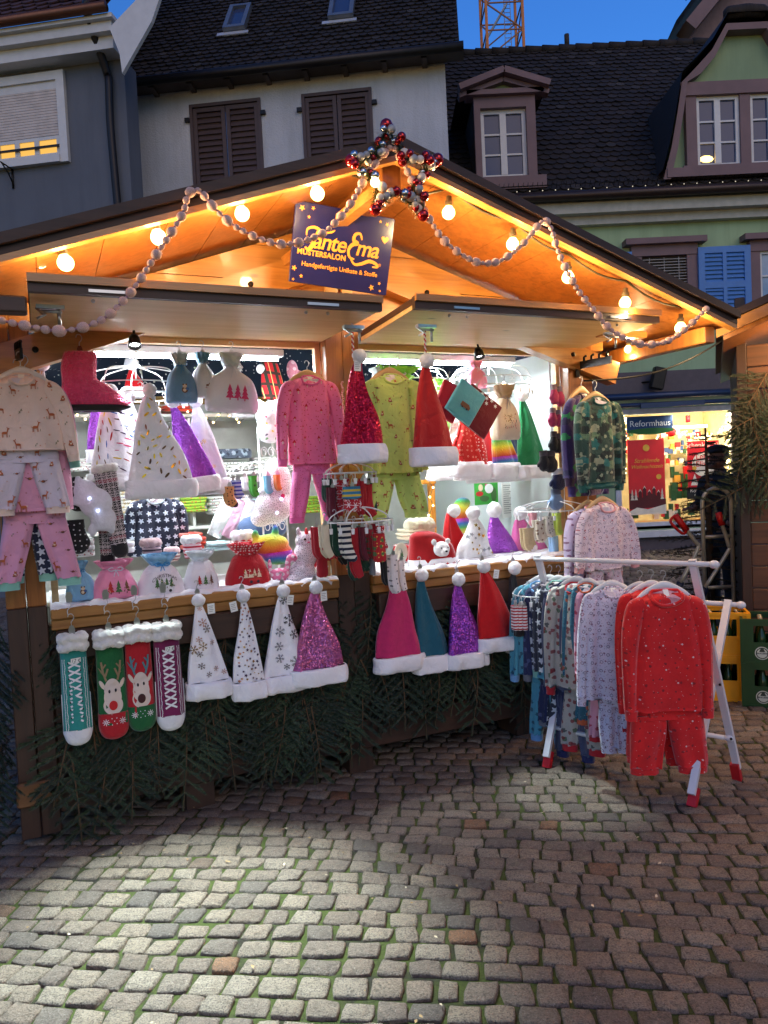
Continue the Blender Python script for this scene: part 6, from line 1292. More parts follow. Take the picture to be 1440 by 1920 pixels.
# =============== pink boot slipper ===============
def boot():
    r, kx, kz = root('boot_slipper', 150, 664, .12, 'bright pink knitted boot slipper with a black sole hanging beside the cream pyjamas', 'slipper'); k = kx
    PK = (lambda t: (t.color(t.mix(t.noise(60, 3), lin((240, 36, 92)), lin((255, 96, 146)))), t.set(Roughness=.9, Sheen_Weight=.5), t.bump((lambda v: (setattr(v.inputs['Scale'], 'default_value', 90), t.l.new(t.co(), v.inputs['Vector']), v.outputs['Distance'])[2])(t.n.new('ShaderNodeTexVoronoi')), .9, .01), t.m)[-1])(NT('pink_knit'))
    m = MB(); P = [(0, 0, 30*k, .045), (-2*k, -22*kz, 32*k, .05), (-4*k, -48*kz, 35*k, .055), (2*k, -68*kz, 40*k, .06)]
    m.loft([(0, 4*kz, 26*k, .035), (0, 0, 31*k, .045), (-4*k, -25*kz, 33*k, .05), (-4*k, -50*kz, 33*k, .055), (0, -70*kz, 38*k, .055), (10*k, -84*kz, 46*k, .05), (25*k, -96*kz, 62*k, .045)], 28, 6, rip=.003)
    m.loft(path_rows([(-6*k, -70*kz, 30*kz, .05), (26*k, -74*kz, 26*kz, .055), (56*k, -84*kz, 17*kz, .055), (80*k, -93*kz, 8*kz, .04), (84*k, -95*kz, 4*kz, .02)]), 24, 6, rip=.003)
    o = obj('upper', m, PK, r); md = o.modifiers.new('r', 'REMESH'); md.mode = 'VOXEL'; md.voxel_size = .006; md.use_smooth_shade = True
    m = MB(); m.loft([(22*k, -95*kz, 66*k, .05), (24*k, -99*kz, 66*k, .055), (20*k, -106*kz, 50*k, .045)], 28, 4); obj('sole', m, plain('black_rubber', (22, 20, 22), .6), r)
    clip(r, 0, .02, 0, .012, plain('brass_clip', (120, 60, 40), .3, .8)); wire_hook(r, .03, .06)
boot()
# =============== wire carousels ===============
WW = plain('white_enamel_wire', (226, 226, 224), .35)
def carousel(px, py, rpx, n, label, drop=.0, hook=True, arms=8, Y=None, dome=.06, tiers=2):
    r, kx, kz = root('hanging_carousel', px, py, n, label, 'clothes carousel', 'white wire carousels', Y=Y); R = rpx*kx; m = MB()
    if hook: m.tube(bez([(0, 0, -dome), (0, 0, .05), (.02, 0, .09), (.03, 0, .12), (0, 0, .15), (-.03, 0, .13), (-.025, 0, .105), (-.008, 0, .11), (-.012, 0, .125)], 6), .0042, 6)
    rings = [(R, -dome-.04), (R*.97, -dome-.09)] if tiers == 2 else [(R, -dome)]
    for rr, z in rings: m.tube([(rr*math.cos(2*PI*k/40), rr*math.sin(2*PI*k/40), z) for k in range(40)], .0035, 5, closed=True)
    for a in range(arms):
        c, s = math.cos(2*PI*a/arms), math.sin(2*PI*a/arms); m.tube(bez([(0, 0, 0), (c*R*.45, s*R*.45, -dome*.15), (c*R*.85, s*R*.85, -dome*.55), (c*R, s*R, rings[0][1])], 5), .003, 5)
        if tiers == 2:
            for sg in (-1, 1): m.tube([(c*R*.98-s*sg*(.012+.010*math.cos(q)*1), s*R*.98+c*sg*(.012+.010*math.cos(q)), rings[0][1]-.02+.011*math.sin(q)) for q in [x*.6 for x in range(10)]], .002, 4)
    w = obj('wire_frame', m, WW, r)
    k0 = None
    for a in range(arms*2):
        c, s = math.cos(PI*a/arms+.2), math.sin(PI*a/arms+.2)
        if k0 is None: m = MB(); m.tube([(0, 0, 0), (0, 0, -.03)], .0018, 4); m.prism([(-.008, -.028), (.008, -.028), (.006, -.055), (-.006, -.055)], -.004, .004); k0 = obj('clip', m, WW, r, (c*R, s*R, rings[-1][1]))
        else: share(k0, 'clip', r, (c*R, s*R, rings[-1][1]))
    return r
carousel(254, 688, 92, -.22, 'large white wire carousel carrying the white hats in the left window')
carousel(915, 686, 66, -.42, 'white wire carousel carrying coloured hats in the right window')
carousel(765, 690, 70, -.50, 'white wire carousel behind the lime pyjamas', hook=False)
carousel(655, 868, 46, .33, 'upper white wire ring carrying striped socks at the middle post', hook=False, dome=.05, tiers=1)
carousel(672, 950, 58, .36, 'lower white wire ring carrying socks at the middle post', hook=False, dome=.07, tiers=1)
carousel(478, 866, 50, -.40, 'small white wire carousel with baby socks in the left window', hook=False, tiers=1)
carousel(1034, 938, 54, -.06, 'small white wire carousel with socks in the right window', hook=False, tiers=1)
carousel(1012, 1092, 42, .30, 'small white wire carousel with striped mini socks beside the clothes rack', hook=False, tiers=1)
cr = thing('candy_rope', 'twisted red and white cord hanging on the middle post', 'rope', at_n(640, 715, .05), TH); m = MB(); m.tube([(0.004*math.cos(i), -.01+.004*math.sin(i), -.30*i/40) for i in range(41)], .006, 5); obj('cord', m, fabric('candy_cord', (214, 170, 160), [((180, 40, 50), 90, .004, 'dot', .2)]), cr)
# =============== socks ===============
def Fb(n, c, m=()): return fabric(n, c, m)
CRM = Fb('cream_sock', (212, 196, 166)); DG = Fb('dark_green_sock', (16, 64, 48)); RSK = Fb('red_sock', (170, 16, 34)); BLK = Fb('black_sock', (24, 22, 26)); BURG = Fb('burgundy_sock', (92, 10, 34))
def stripes(name, a, b, f):
    t = NT(name); s = t.n.new('ShaderNodeSeparateXYZ'); t.l.new(t.co(), s.inputs[0]); mk = t.math('LESS_THAN', t.math('FRACT', t.math('MULTIPLY', s.outputs[2], f)), .45); t.color(t.mix(mk, lin(a), lin(b))); t.set(Roughness=.9); t.bump(t.noise(200, 2), .3, .002); return t.m
SNB = stripes('navy_white_stripes', (220, 214, 200), (22, 30, 50), 36); SRW = stripes('red_white_stripes', (226, 216, 214), (170, 20, 36), 60); SMU = stripes('blue_yellow_stripes', (60, 130, 170), (220, 190, 70), 40); SBP = stripes('blue_white_stripes', (180, 190, 220), (60, 60, 170), 50)
XM = Fb('red_tree_sock', (180, 16, 28), [((30, 120, 60), 26, .012, 'blob', .4), ((230, 210, 90), 40, .003, 'star', .6)]); DOT = Fb('red_flake_sock', (176, 18, 34), [((236, 226, 226), 30, .008, 'flake', .3)])
S = [(533+60, 988, 20, 62, .25, RSK, None, 'plain red sock'), (609, 984, 22, 64, .40, CRM, RSK, 'cream sock with red toe'), (628, 978, 22, 66, .36, DG, BURG, 'dark green sock with a red toe'), (648, 978, 28, 74, .42, SNB, Fb('navy_sock', (20, 28, 60)), 'cream and navy striped sock'), (664, 990, 24, 98, .36, RSK, None, 'long red sock'), (679, 988, 16, 66, .38, BURG, None, 'burgundy sock'), (694, 992, 14, 58, .34, Fb('red_green_pattern', (150, 30, 40), [((30, 90, 50), 40, .008, 'blob', .6)]), None, 'red and green patterned sock'), (711, 1000, 24, 56, .40, XM, None, 'red sock with a christmas tree'),
     (660, 912, 38, 24, .38, SMU, None, 'blue and yellow striped sock roll'), (662, 936, 36, 24, .37, DOT, None, 'red snowflake sock roll'), (640, 900, 20, 60, .30, DOT, None, 'red dotted sock'), (690, 908, 22, 62, .28, RSK, None, 'red sock slanting right'), (684, 902, 22, 30, .26, BLK, None, 'black fluffy sock'), (622, 905, 18, 54, .22, RSK, None, 'small red sock'), (698, 1040, 10, 40, .3, Fb('grey_sock', (120, 124, 132)), None, 'thin grey sock'), (722, 1050, 14, 50, .3, BLK, None, 'black sock'), (604, 1040, 22, 44, .2, RSK, None, 'red sock tip'), (640, 1000, 18, 48, .2, DG, None, 'green sock at the back'), (676, 1046, 12, 32, .24, BURG, None, 'small burgundy sock')]
for i, (x, y, w, h, n, a, b, l) in enumerate(S): sock(x, y, w, h, n, l+' on the rings at the middle post', a, b, foot=(0 if h < 50 or 'tree' in l or 'thin' in l else (1 if i % 2 else .8)))
sock(737, 1040, 22, 76, .36, 'pair of white baby socks with little footprints, hanging above the raspberry hat', Fb('white_baby_sock', (226, 214, 210), [((60, 50, 60), 30, .005, 'blob', .6)]), foot=.6); sock(752, 1050, 18, 60, .33, 'second white baby sock pair behind the first', Fb('white_baby_sock', (226, 214, 210)), foot=.6)
S = [(430, 912, 26, 36, -.1, Fb('brown_leopard_sock', (196, 140, 84), [((40, 26, 20), 50, .004, 'dot', .7)]), BLK, 'white and brown leopard baby sock'), (445, 900, 22, 34, -.12, SBP, None, 'blue striped baby sock'), (475, 892, 18, 40, -.14, Fb('bright_green_sock', (70, 170, 50), [((30, 60, 30), 30, .006, 'dot', .6)]), None, 'bright green baby sock'), (502, 892, 16, 34, -.2, Fb('sky_blue_sock', (120, 180, 210)), None, 'sky blue baby sock'), (520, 890, 14, 30, -.2, Fb('orange_sock', (220, 120, 60)), None, 'orange baby sock'), (458, 894, 14, 26, -.3, KW, None, 'white baby sock')]
for x, y, w, h, n, a, b, l in S: sock(x, y, w, h, n, l+' on the small carousel in the left window', a, b, foot=.8)
S = [(990, 990, 30, 40, .0, Fb('sand_white_sock', (190, 170, 130)), KW, 'sand coloured sock with white cuff'), (1012, 975, 26, 40, -.03, Fb('beige_bear_sock', (206, 196, 176), [((120, 80, 50), 30, .008, 'blob', .6)]), None, 'beige bear sock'), (1030, 968, 22, 38, -.04, Fb('spotted_sock', (214, 206, 190), [((40, 40, 40), 45, .004, 'dot', .8)]), None, 'spotted cream sock'), (1046, 962, 16, 42, -.02, Fb('lime_white_sock', (200, 220, 90)), None, 'lime yellow sock'), (1060, 972, 18, 34, -.08, KW, None, 'white sock'), (1040, 1005, 20, 44, -.1, Fb('pale_blue_terry', (140, 176, 210)), None, 'pale blue terry sock'), (1054, 1008, 26, 30, -.2, BLK, None, 'black slipper sock'), (1000, 962, 16, 24, -.1, Fb('rosy_sock', (214, 150, 160)), None, 'rose sock')]
for x, y, w, h, n, a, b, l in S: sock(x, y, w, h, n, l+' on the small carousel in the right window', a, b, foot=.7)
for x in (966, 974, 983): sock(x, 1136, 10, 48, .34, 'pair of red and white striped mini socks beside the clothes rack', SRW, foot=0, group='striped mini socks')
sock(990, 1110, 12, 40, .3, 'dark blue mini sock behind the striped ones', Fb('dark_blue_sock', (30, 50, 80)), foot=.5); sock(976, 1176, 22, 18, .3, 'black toe sock under the striped mini socks', BLK, foot=0, hookh=0)
rgs = random.Random(77)
for i in range(26):
    x = rgs.uniform(606, 722); y = rgs.choice([905, 985, 1000, 1015])+rgs.uniform(-10, 10); c_ = rgs.choice([RSK, BURG, BLK, DG, RSK, DOT, XM]); sock(x, y, rgs.uniform(14, 22), rgs.uniform(44, 70), rgs.uniform(.10, .30), 'dark coloured sock in the thick of the sock cluster at the middle post', c_, foot=rgs.choice([0, .8, 1]), group='dark socks packed at the middle post', hookh=0, tilt=rgs.uniform(-.15, .15))
# strings of mittens
def mitten(px, py, w, h, n, label, mat, cuffm, tilt=0):
    r, kx, kz = root('mitten', px, py, n, label, 'mitten', 'mittens on cords in the right window', tilt); W = w*kx/2; H = h*kz; m = MB(); m.loft([(0, 0, W*.6, .014), (0, -H*.3, W*.62, .018), (0, -H*.55, W*.95, .024), (0, -H*.85, W*.85, .022), (0, -H, W*.4, .01)], 18, 5); m.loft(path_rows([(-W*.4, -H*.45, W*.3, .012), (-W*1.0, -H*.62, W*.26, .012), (-W*1.15, -H*.75, W*.12, .008)]), 10, 4); obj('hand', m, mat, r); m = MB(); m.loft([(0, .004, W*.65, .017), (0, -H*.24, W*.66, .019)], 16, 3, rip=.001); obj('cuff', m, cuffm, r)
for x, y, w, h, lab, mt in ((1038, 722, 14, 36, 'pink mitten, topmost on the cord', 'raspberry_velour'), (1048, 726, 14, 36, 'dark pink mitten beside the topmost one', 'raspberry_velour'), (1036, 766, 14, 34, 'lower pink mitten on the cord', 'raspberry_velour'), (1045, 770, 12, 30, 'dark pink mitten beside the lower one', 'raspberry_velour'), (1038, 810, 16, 38, 'small black mitten above the large pair', 'blk'), (1044, 814, 14, 36, 'small black mitten beside its twin', 'blk'), (1018, 846, 20, 38, 'large black mitten at left', 'blk'), (1032, 846, 24, 40, 'large black mitten at right', 'blk'), (1044, 880, 26, 40, 'navy fleece mitten with white cuff', 'navy'), (1042, 918, 26, 38, 'light blue fleece mitten', 'lb')):
    mat = {'blk': Fb('black_felt', (26, 26, 30)), 'navy': plush('navy_fleece', (26, 36, 76)), 'lb': plush('light_blue_fleece', (130, 160, 196))}.get(mt) or fabric('pink_grey_felt', (176, 50, 96)); cf = {'blk': Fb('ash_felt', (70, 66, 70)), 'navy': KW, 'lb': Fb('slate_rib', (80, 90, 110))}.get(mt) or Fb('grey_mauve_rib', (130, 110, 120)); mitten(x, y, w, h, .0, lab+' in the right window', mat, cf, R_.uniform(-.1, .1))
cd = thing('white_rope', 'white twisted rope that carries the mittens down the right window', 'rope', at_n(1028, 660, -.01), TH); m = MB(); k = Spot(1028, 660, -.01).kz
m.tube(bez([(-.0, 0, .0), (.004, 0, -70*k), (.004, 0, -150*k), (0, 0, -200*k), (.004, 0, -290*k)], 8), .003, 5); m.tube(bez([(0, 0, 0), (.012, 0, -60*k), (.02, 0, -120*k)], 6), .003, 5); obj('cord', m, Fb('white_cord', (206, 196, 206)), cd)
# =============== shelving and folded stacks ===============
def box_at(name, lab, cat, p, dims, mat, grp=None, rz=TH, b=.004):
    r = thing(name, lab, cat, p, rz, grp); m = MB(); x, y, z = dims; m.bbox(-x/2, x/2, -y/2, y/2, 0, z, b); obj('body', m, mat, r); return r
sh = thing('white_shelf', 'white shelving at the back of the stall stacked with folded clothes', 'shelf', st(0, 0, 0), TH); SHW = plain('shelf_white', (206, 206, 200), .5); shz = []
for y_ in (776, 886, 984): z = snz(420, y_, -1.72)[2]; shz.append(z); m = MB(); m.bbox(-.14, 1.62, 1.72, 2.08, z-.02, z+.004, .003); obj('shelf_board', m, SHW, sh)
for s in (-.13, .42, .98, 1.6): m = MB(); m.bbox(s, s+.02, 1.76, 2.08, .2, shz[0]-.025, .002); obj('upright', m, SHW, sh)
m = MB(); z = .95; m.bbox(-.14, 3.1, .66, .70, .2, 1.0, .004); m.bbox(-.14, 3.1, .62, 1.1, 1.005, 1.03, .004); obj('lower_panel', m, SHW, sh)
PRT = [Fb('white_leaf_print', (222, 222, 214), [((90, 100, 90), 40, .006, 'blob', .6)]), Fb('white_star_print', (220, 220, 216), [((190, 160, 90), 34, .008, 'flake', .6)]), Fb('lime_fox_print', (160, 200, 60), [((200, 110, 50), 30, .008, 'blob', .6)]), Fb('camo_dino_print', (88, 98, 116), [((170, 184, 200), 16, .02, 'blob', .9), ((40, 46, 60), 20, .013, 'blob', .9, .4)]), Fb('white_dot_print', (226, 224, 220), [((160, 60, 60), 40, .004, 'dot', .8)]), Fb('aqua_print', (160, 200, 200)), Fb('orange_red_cloth', (206, 60, 30)), Fb('grey_knit', (150, 146, 140))]
def stack(px, py, w, n, cnt, mat, lab, th=.022, Y=None, mats=None):
    r, kx, kz = root('folded_clothes', px, py, n, lab, 'folded clothes', 'piles of folded clothes', Y=Y); W = w*kx/2
    for i in range(cnt):
        m = MB(); z = i*th; j = R_.uniform(-.01, .01); m.loft([(j, z, W*.98, .10), (j, z+th*.3, W*1.0, .115), (j, z+th*.75, W*1.0, .115), (j, z+th*.96, W*.95, .10)], 22, 3, rip=.006, seed=i+int(px), sq=.45); obj('folded_piece', m, mats[i % len(mats)] if mats else mat, r)
for x, y, w, n, c, k, lab in ((424, 884, 100, -1.8, 3, 0, 'white leaf print pile on the upper back shelf'), (360, 960, 50, -1.8, 5, 2, 'lime fox print pile on the lower back shelf'), (428, 962, 78, -1.8, 6, 4, 'white dotted pile on the lower back shelf'), (236, 962, 60, -1.8, 7, 1, 'white star print pile left of the navy shirt'), (150, 884, 60, -1.8, 4, 4, 'white pile on the upper back shelf at left'), (290, 884, 60, -1.8, 4, 0, 'white leaf print pile behind the hats'), (520, 962, 60, -1.8, 5, 7, 'grey knit pile behind the wire stand')):
    stack(x, y, w, n, c, PRT[k], lab)
for x, y, w, c, k, lab in ((180, 884, 44, 5, 7, 'grey knit pile behind the striped hat'), (340, 884, 50, 4, 5, 'aqua print pile behind the slanting purple hat'), (500, 884, 56, 5, 0, 'white leaf print pile at the right end of the upper back shelf'), (560, 884, 50, 4, 4, 'white dotted pile behind the pink pyjamas'), (480, 962, 46, 5, 5, 'aqua print pile right of the white dotted pile'), (570, 962, 52, 6, 2, 'lime fox print pile behind the pink pyjamas'), (180, 962, 50, 6, 7, 'grey knit pile on the lower back shelf at left'), (310, 962, 50, 6, 0, 'white leaf print pile behind the navy shirt'), (200, 774, 60, 2, 4, 'white dotted pile on the top shelf at left'), (330, 774, 54, 2, 6, 'orange red pile on the top shelf'), (560, 774, 60, 2, 1, 'white star print pile on the top shelf at right')):
    stack(x, y, w, -1.8, c, PRT[k], lab)
stack(420, 860, 96, -1.78, 1, PRT[3], 'grey blue dinosaur print pile lying on the white leaf print pile', th=.07)
stack(402, 1030, 44, -.42, 2, PRT[5], 'aqua folded pile at the back of the left counter'); stack(440, 1028, 44, -.5, 2, PRT[7], 'grey folded pile at the back of the left counter'); stack(360, 1028, 40, -.46, 4, PRT[6], 'orange red folded pile behind the striped slipper sock'); stack(150, 1042, 60, -.3, 3, PRT[4], 'white folded pile at the left end of the counter', th=.03); stack(226, 1035, 50, -.35, 2, KW, 'white fleece pile behind the pink gift bag', th=.03)
stack(780, 1010, 50, -.35, 3, Fb('cream_rolls', (206, 196, 166)), 'cream rolled cloths on the red dotted box')
# little slipper socks with fur tops lying on the counter
def fursock(px, py, w, h, n, lab, mat, fur, grp='fur topped sock rolls'):
    r, kx, kz = root('fur_sock', px, py, n, lab, 'sock', grp); W = w*kx/2; H = h*kz; m = MB()
    for k in range(9): a = 2*PI*k/9; m.ball((W*.55*math.cos(a), .03*math.sin(a), 0), W*.42, 10, 7, noise=.12, seed=k, fr=5)
    o = obj('fur_cuff', m, fur, r); md = o.modifiers.new('r', 'REMESH'); md.mode = 'VOXEL'; md.voxel_size = .006; md.use_smooth_shade = True
    m = MB(); m.loft([(0, -.01, W*.7, .04), (W*.1, -H*.5, W*.8, .05), (0, -H, W*.6, .03)], 18, 5, rip=.003); obj('sock_leg', m, mat, r)
PF = plush('pale_pink_fur', (214, 180, 182)); fursock(282, 1018, 46, 30, -.2, 'grey striped sock roll with pale pink fur on the left counter', stripes('grey_pink_stripes', (170, 150, 160), (50, 44, 60), 50), PF); fursock(358, 1012, 44, 34, -.22, 'red and pink striped sock roll with white fur', stripes('red_pink_stripes', (230, 200, 210), (180, 20, 50), 50), plush('white_fur', (238, 238, 240))); fursock(322, 1032, 34, 20, -.3, 'small sock roll with pale pink fur between two larger ones', stripes('tan_stripes', (200, 190, 180), (120, 60, 60), 60), PF); fursock(455, 1004, 50, 24, -.25, 'red sock roll with white fur behind the red gift bag', DOT, plush('white_fur', (238, 238, 240))); fursock(787, 985, 60, 22, -.3, 'cream fur roll behind the red polar bear hat', CRM, plush('cream_fur', (206, 200, 170)))
# long patterned socks and shaggy white piece at the left
NOR = (lambda t: (t.color(motif(t, motif(t, t.ramp(t.math('FRACT', t.math('MULTIPLY', (lambda s: (t.l.new(t.co(), s.inputs[0]), s.outputs[2])[1])(t.n.new('ShaderNodeSeparateXYZ')), 11)), [(0, lin((24, 22, 26))), (.3, lin((130, 40, 60))), (.5, lin((26, 24, 30))), (.62, lin((170, 160, 160))), (.68, lin((26, 24, 28)))], 'CONSTANT'), (206, 196, 196), 45, .006, 'flake', .1), (190, 180, 180), 90, .0028, 'dot', .1)), t.set(Roughness=.9), t.bump(t.noise(120, 3), .5, .004), t.m)[-1])(NT('nordic_knit'))
for x, y, w, h, lab, n, tl in ((196, 880, 46, 168, 'black and wine nordic pattern long sock with white fur top', .02, -.12), (196, 905, 40, 160, 'second nordic pattern long sock hanging behind the first', -.04, .02)):
    r, kx, kz = root('long_sock', x, y, n, lab, 'sock', 'nordic long socks', tl); W = w*kx/2; H = h*kz; m = MB(); m.loft([(0, 0, W*.95, .03), (0, -H*.5, W*.8, .03), (0, -H*.85, W*.68, .03)], 20, 6, rip=.003); obj('leg', m, NOR, r); m = MB(); m.loft([(0, -H*.84, W*.7, .032), (0, -H*.95, W*.68, .03), (0, -H, W*.3, .015)], 20, 5); obj('toe', m, BLK, r)
    m = MB(); [m.ball((W*.8*math.cos(q), .03*math.sin(q), .004), W*.42, 10, 7, noise=.1, seed=int(q*5)) for q in [k*.7 for k in range(9)]]; o = obj('fur_cuff', m, SHERPA, r); md = o.modifiers.new('r', 'REMESH'); md.mode = 'VOXEL'; md.voxel_size = .006; md.use_smooth_shade = True
for x, y, lab, mt in ((135, 895, 'black dotted slipper hanging behind the pyjamas', 0), (136, 975, 'lower black dotted slipper behind the pyjamas', 0)):
    r, kx, kz = root('dotted_slipper', x, y, -.02, lab, 'slipper'); m = MB(); m.loft(path_rows([(0, 0, 22*kx, .03), (0, -28*kz, 24*kx, .04), (14*kx, -52*kz, 20*kx, .035), (20*kx, -60*kz, 8*kx, .02)]), 18, 6); obj('upper', m, Fb('black_white_dots', (20, 20, 24), [((226, 226, 230), 40, .0035, 'dot', .3)]), r)
# =============== toys ===============
def toy(name, px, py, n, lab, cat, balls, mat, extra=(), k=1, yaw=None, vox=.006, grp=None, tilt=0):
    r, kx, kz = root(name, px, py, n, lab, cat, grp, tilt, yaw=yaw); m = MB()
    for (x, y, z, rr, sx, sy, sz) in balls: m.ball((x*kx, y*kz, z*kz), rr*kz, 16, 12, (sx, sy, sz))
    o = obj('body', m, mat, r); md = o.modifiers.new('r', 'REMESH'); md.mode = 'VOXEL'; md.voxel_size = vox; md.use_smooth_shade = True; md2 = o.modifiers.new('s', 'SMOOTH'); md2.iterations = 3
    for nm, bl, mt in extra:
        m = MB()
        for (x, y, z, rr, sx, sy, sz) in bl: m.ball((x*kx, y*kz, z*kz), rr*kz, 12, 8, (sx, sy, sz))
        obj(nm, m, mt, r)
    return r
BLKE = plain('black_bead', (16, 14, 16), .15); WSQ = (lambda: plush('white_sparkle_plush', (232, 224, 230), [((250, 245, 255), 110, .0025, 'dot', .8), ((110, 100, 120), 90, .0022, 'dot', .9, .3)], b=.4))()
toy('plush_cat', 572, 1048, -.06, 'white sparkly plush cat sitting at the right end of the left counter', 'plush toy', [(0, 0, 6, 23, 1, .8, 1.15), (-8, -4, -22, 26, 1.0, .8, .75), (4, 2, 34, 20, 1.05, .8, .9), (-10, 0, 52, 8, .6, .4, 1.2), (17, 0, 52, 8, .6, .4, 1.2), (-24, -14, -34, 12, 1.5, .9, .7), (18, -14, -34, 12, 1.5, .9, .7), (36, 2, -18, 11, 1.4, .6, .7), (46, 2, -6, 9, 1, .6, 1.2)], WSQ, (('eye', [(-3, -15, 38, 2.4, 1, 1, 1), (9, -15, 38, 2.4, 1, 1, 1)], BLKE), ('nose', [(3, -17, 32, 2.2, 1.2, 1, .8)], plain('pink_nose', (220, 100, 140), .5)), ('horn', [(3, -6, 50, 5, .7, .7, 1.8)], plain('red_heart', (196, 20, 40), .6))))
PDOT = fabric('pink_white_polka_plush', (228, 120, 160), [((246, 226, 236), 34, .009, 'dot', .2)]); toy('plush_giraffe', 526, 1066, -.04, 'small pink plush animal with white polka dots beside the red gift bag', 'plush toy', [(-2, 0, -10, 15, 1.3, .8, .8), (-20, 0, 8, 7, .6, .5, 1.8), (14, 0, 6, 8, .7, .6, 1.5), (22, -2, 18, 9, 1.3, .8, .9), (-12, -2, -24, 6, .8, .8, 1.3), (8, -2, -24, 6, .8, .8, 1.3), (26, 0, 28, 4, .6, .5, 1.2)], PDOT, (('eye', [(26, -8, 20, 1.6, 1, 1, 1)], BLKE),))
toy('rainbow_plush', 506, 1022, -.12, 'fluffy rainbow plush pillow with cat ears behind the pink toy', 'plush toy', [(0, 0, 0, 34, 1.1, .5, .62), (-26, 0, 20, 9, .8, .5, 1.3), (12, 0, 26, 9, .8, .5, 1.3), (14, 0, -18, 30, 1, .5, .7)], RAIN, vox=.008)
toy('plush_tree', 520, 930, -.28, 'white sparkling plush unicorn pile with tiny lights behind the pink pyjamas', 'plush toy', [(0, 0, 20, 30, 1, .7, 1.6), (-10, -4, -20, 36, 1, .7, .9), (-4, 0, 58, 14, 1, .7, 1), (-24, -6, 8, 14, 1.2, .8, .8), (-34, -6, -40, 20, 1, .8, .8)], WSQ, (('star', [(-6, -22, 20, 5, 1, .3, 1), (4, -22, 0, 4, 1, .3, 1), (-20, -20, -2, 4, 1, .3, 1)], plain('pink_star', (220, 40, 100), .5)), ('light', [(-10, -26, -30, 3, 1, 1, 1), (0, -24, -6, 3, 1, 1, 1)], emit('cold_spark', (190, 200, 255), 3))), vox=.009)
toy('shaggy_plush', 176, 944, .06, 'shaggy white star shaped cushion glowing with small lights in front of the nordic socks', 'cushion', [(-14, 0, 24, 22, 1, .5, 1), (4, 0, 0, 30, 1, .5, 1), (16, 0, -30, 24, 1, .5, 1), (-26, 0, 42, 10, .8, .5, 1.2), (-30, 0, 6, 12, 1.2, .5, .8), (30, 0, -48, 10, .8, .5, 1.3), (-6, 0, -50, 10, .8, .5, 1.3)], plush('shaggy_white', (228, 230, 240), bs=50, b=1), (('light', [(-8, -13, 10, 2.5, 1, 1, 1), (6, -15, -14, 2.5, 1, 1, 1)], emit('cold_spark2', (200, 210, 255), 2.5)),), vox=.008)
toy('white_backpack', 505, 788, -.42, 'white plush piece with coloured feathers above the wire stand', 'cushion', [(0, 0, 6, 26, 1, .6, 1.1), (-18, 0, 30, 10, 1, .6, .9), (14, 0, 30, 10, 1, .6, .9), (0, 0, -20, 26, 1, .6, .9)], plush('white_feather_plush', (226, 230, 232), [([(60, 60, 90), (220, 60, 90), (220, 200, 40), (90, 170, 90)], 22, .008, 'blob', .8)]), vox=.008)
toy('pink_polka_bow', 548, 694, -.9, 'pink polka dotted plush ear on the back wall beside the plaid stocking', 'cushion', [(0, 0, 0, 16, .7, .5, 1.2), (12, 0, -10, 10, 1, .5, 1)], fabric('dusty_pink_dots', (206, 130, 150), [((236, 206, 216), 22, .012, 'dot', .2)]))
toy('unicorn_cushion', 604, 1034, -.16, 'red polka dotted plush cushion with white trim behind the white cat', 'cushion', [(0, 0, 0, 26, 1, .5, 1.5), (-14, 0, 34, 12, 1, .5, 1)], fabric('red_big_dots', (190, 16, 40), [((236, 226, 230), 22, .010, 'dot', .3)]))
r = toy('rainbow_unicorn', 862, 960, -.45, 'neon rainbow plush behind the white starred hat on the right counter', 'plush toy', [(0, 0, 0, 20, 1, .6, 1), (6, 0, 16, 14, 1.2, .6, .8), (0, 0, -22, 20, 1, .6, 1)], RAIN)
# polar bear hat
r, kx, kz = root('bear_hat', 812, 1052, -.10, 'red plush hat with a white polar bear head and a brim of red stars', 'hat'); RV = plush('red_velvet_plush', (170, 8, 20), bs=50, b=.3)
m = MB(); m.loft([(-18*kx, 58*kz, 10*kx, .02), (-14*kx, 50*kz, 26*kx, .045), (-4*kx, 30*kz, 38*kx, .06), (0, 0, 44*kx, .065)], 26, 6, rip=.006); c_ = obj('crown', m, RV, r); m = MB(); m.loft([(0, 6*kz, 45*kx, .068), (0, -2*kz, 46*kx, .074), (0, -12*kz, 46*kx, .072), (0, -16*kz, 44*kx, .065)], 28, 4, rip=.004); b_ = obj('brim', m, WPLAIN, r); m = MB()
for k in range(5): poly_star(m, (-10+13*k)*kx, -5*kz, 4.5*kz, mi=0, inner=.38)
drape(m, b_, .003); obj('printed_stars', m, MOT[3], b_)
m = MB(); m.ball((4*kx, -.085, 24*kz), 15*kz, 16, 12, (1.05, .9, .95)); m.ball((-9*kx, -.08, 38*kz), 5.5*kz, 10, 8, (1, .6, 1)); m.ball((17*kx, -.08, 38*kz), 5.5*kz, 10, 8, (1, .6, 1)); m.ball((4*kx, -.12, 19*kz), 8*kz, 12, 8); hd_ = obj('bear_head', m, plush('bear_white', (232, 230, 230)), r); md = hd_.modifiers.new('r', 'REMESH'); md.mode = 'VOXEL'; md.voxel_size = .0035; md.use_smooth_shade = True
for x in (-2, 10): m = MB(); m.ball((x*kx, -.121, 27*kz), 1.5*kz, 8, 6); obj('eye', m, BLKE, hd_)
m = MB(); m.ball((4*kx, -.142, 21*kz), 2.4*kz, 10, 8, (1.2, .8, .8)); obj('nose', m, BLKE, hd_)
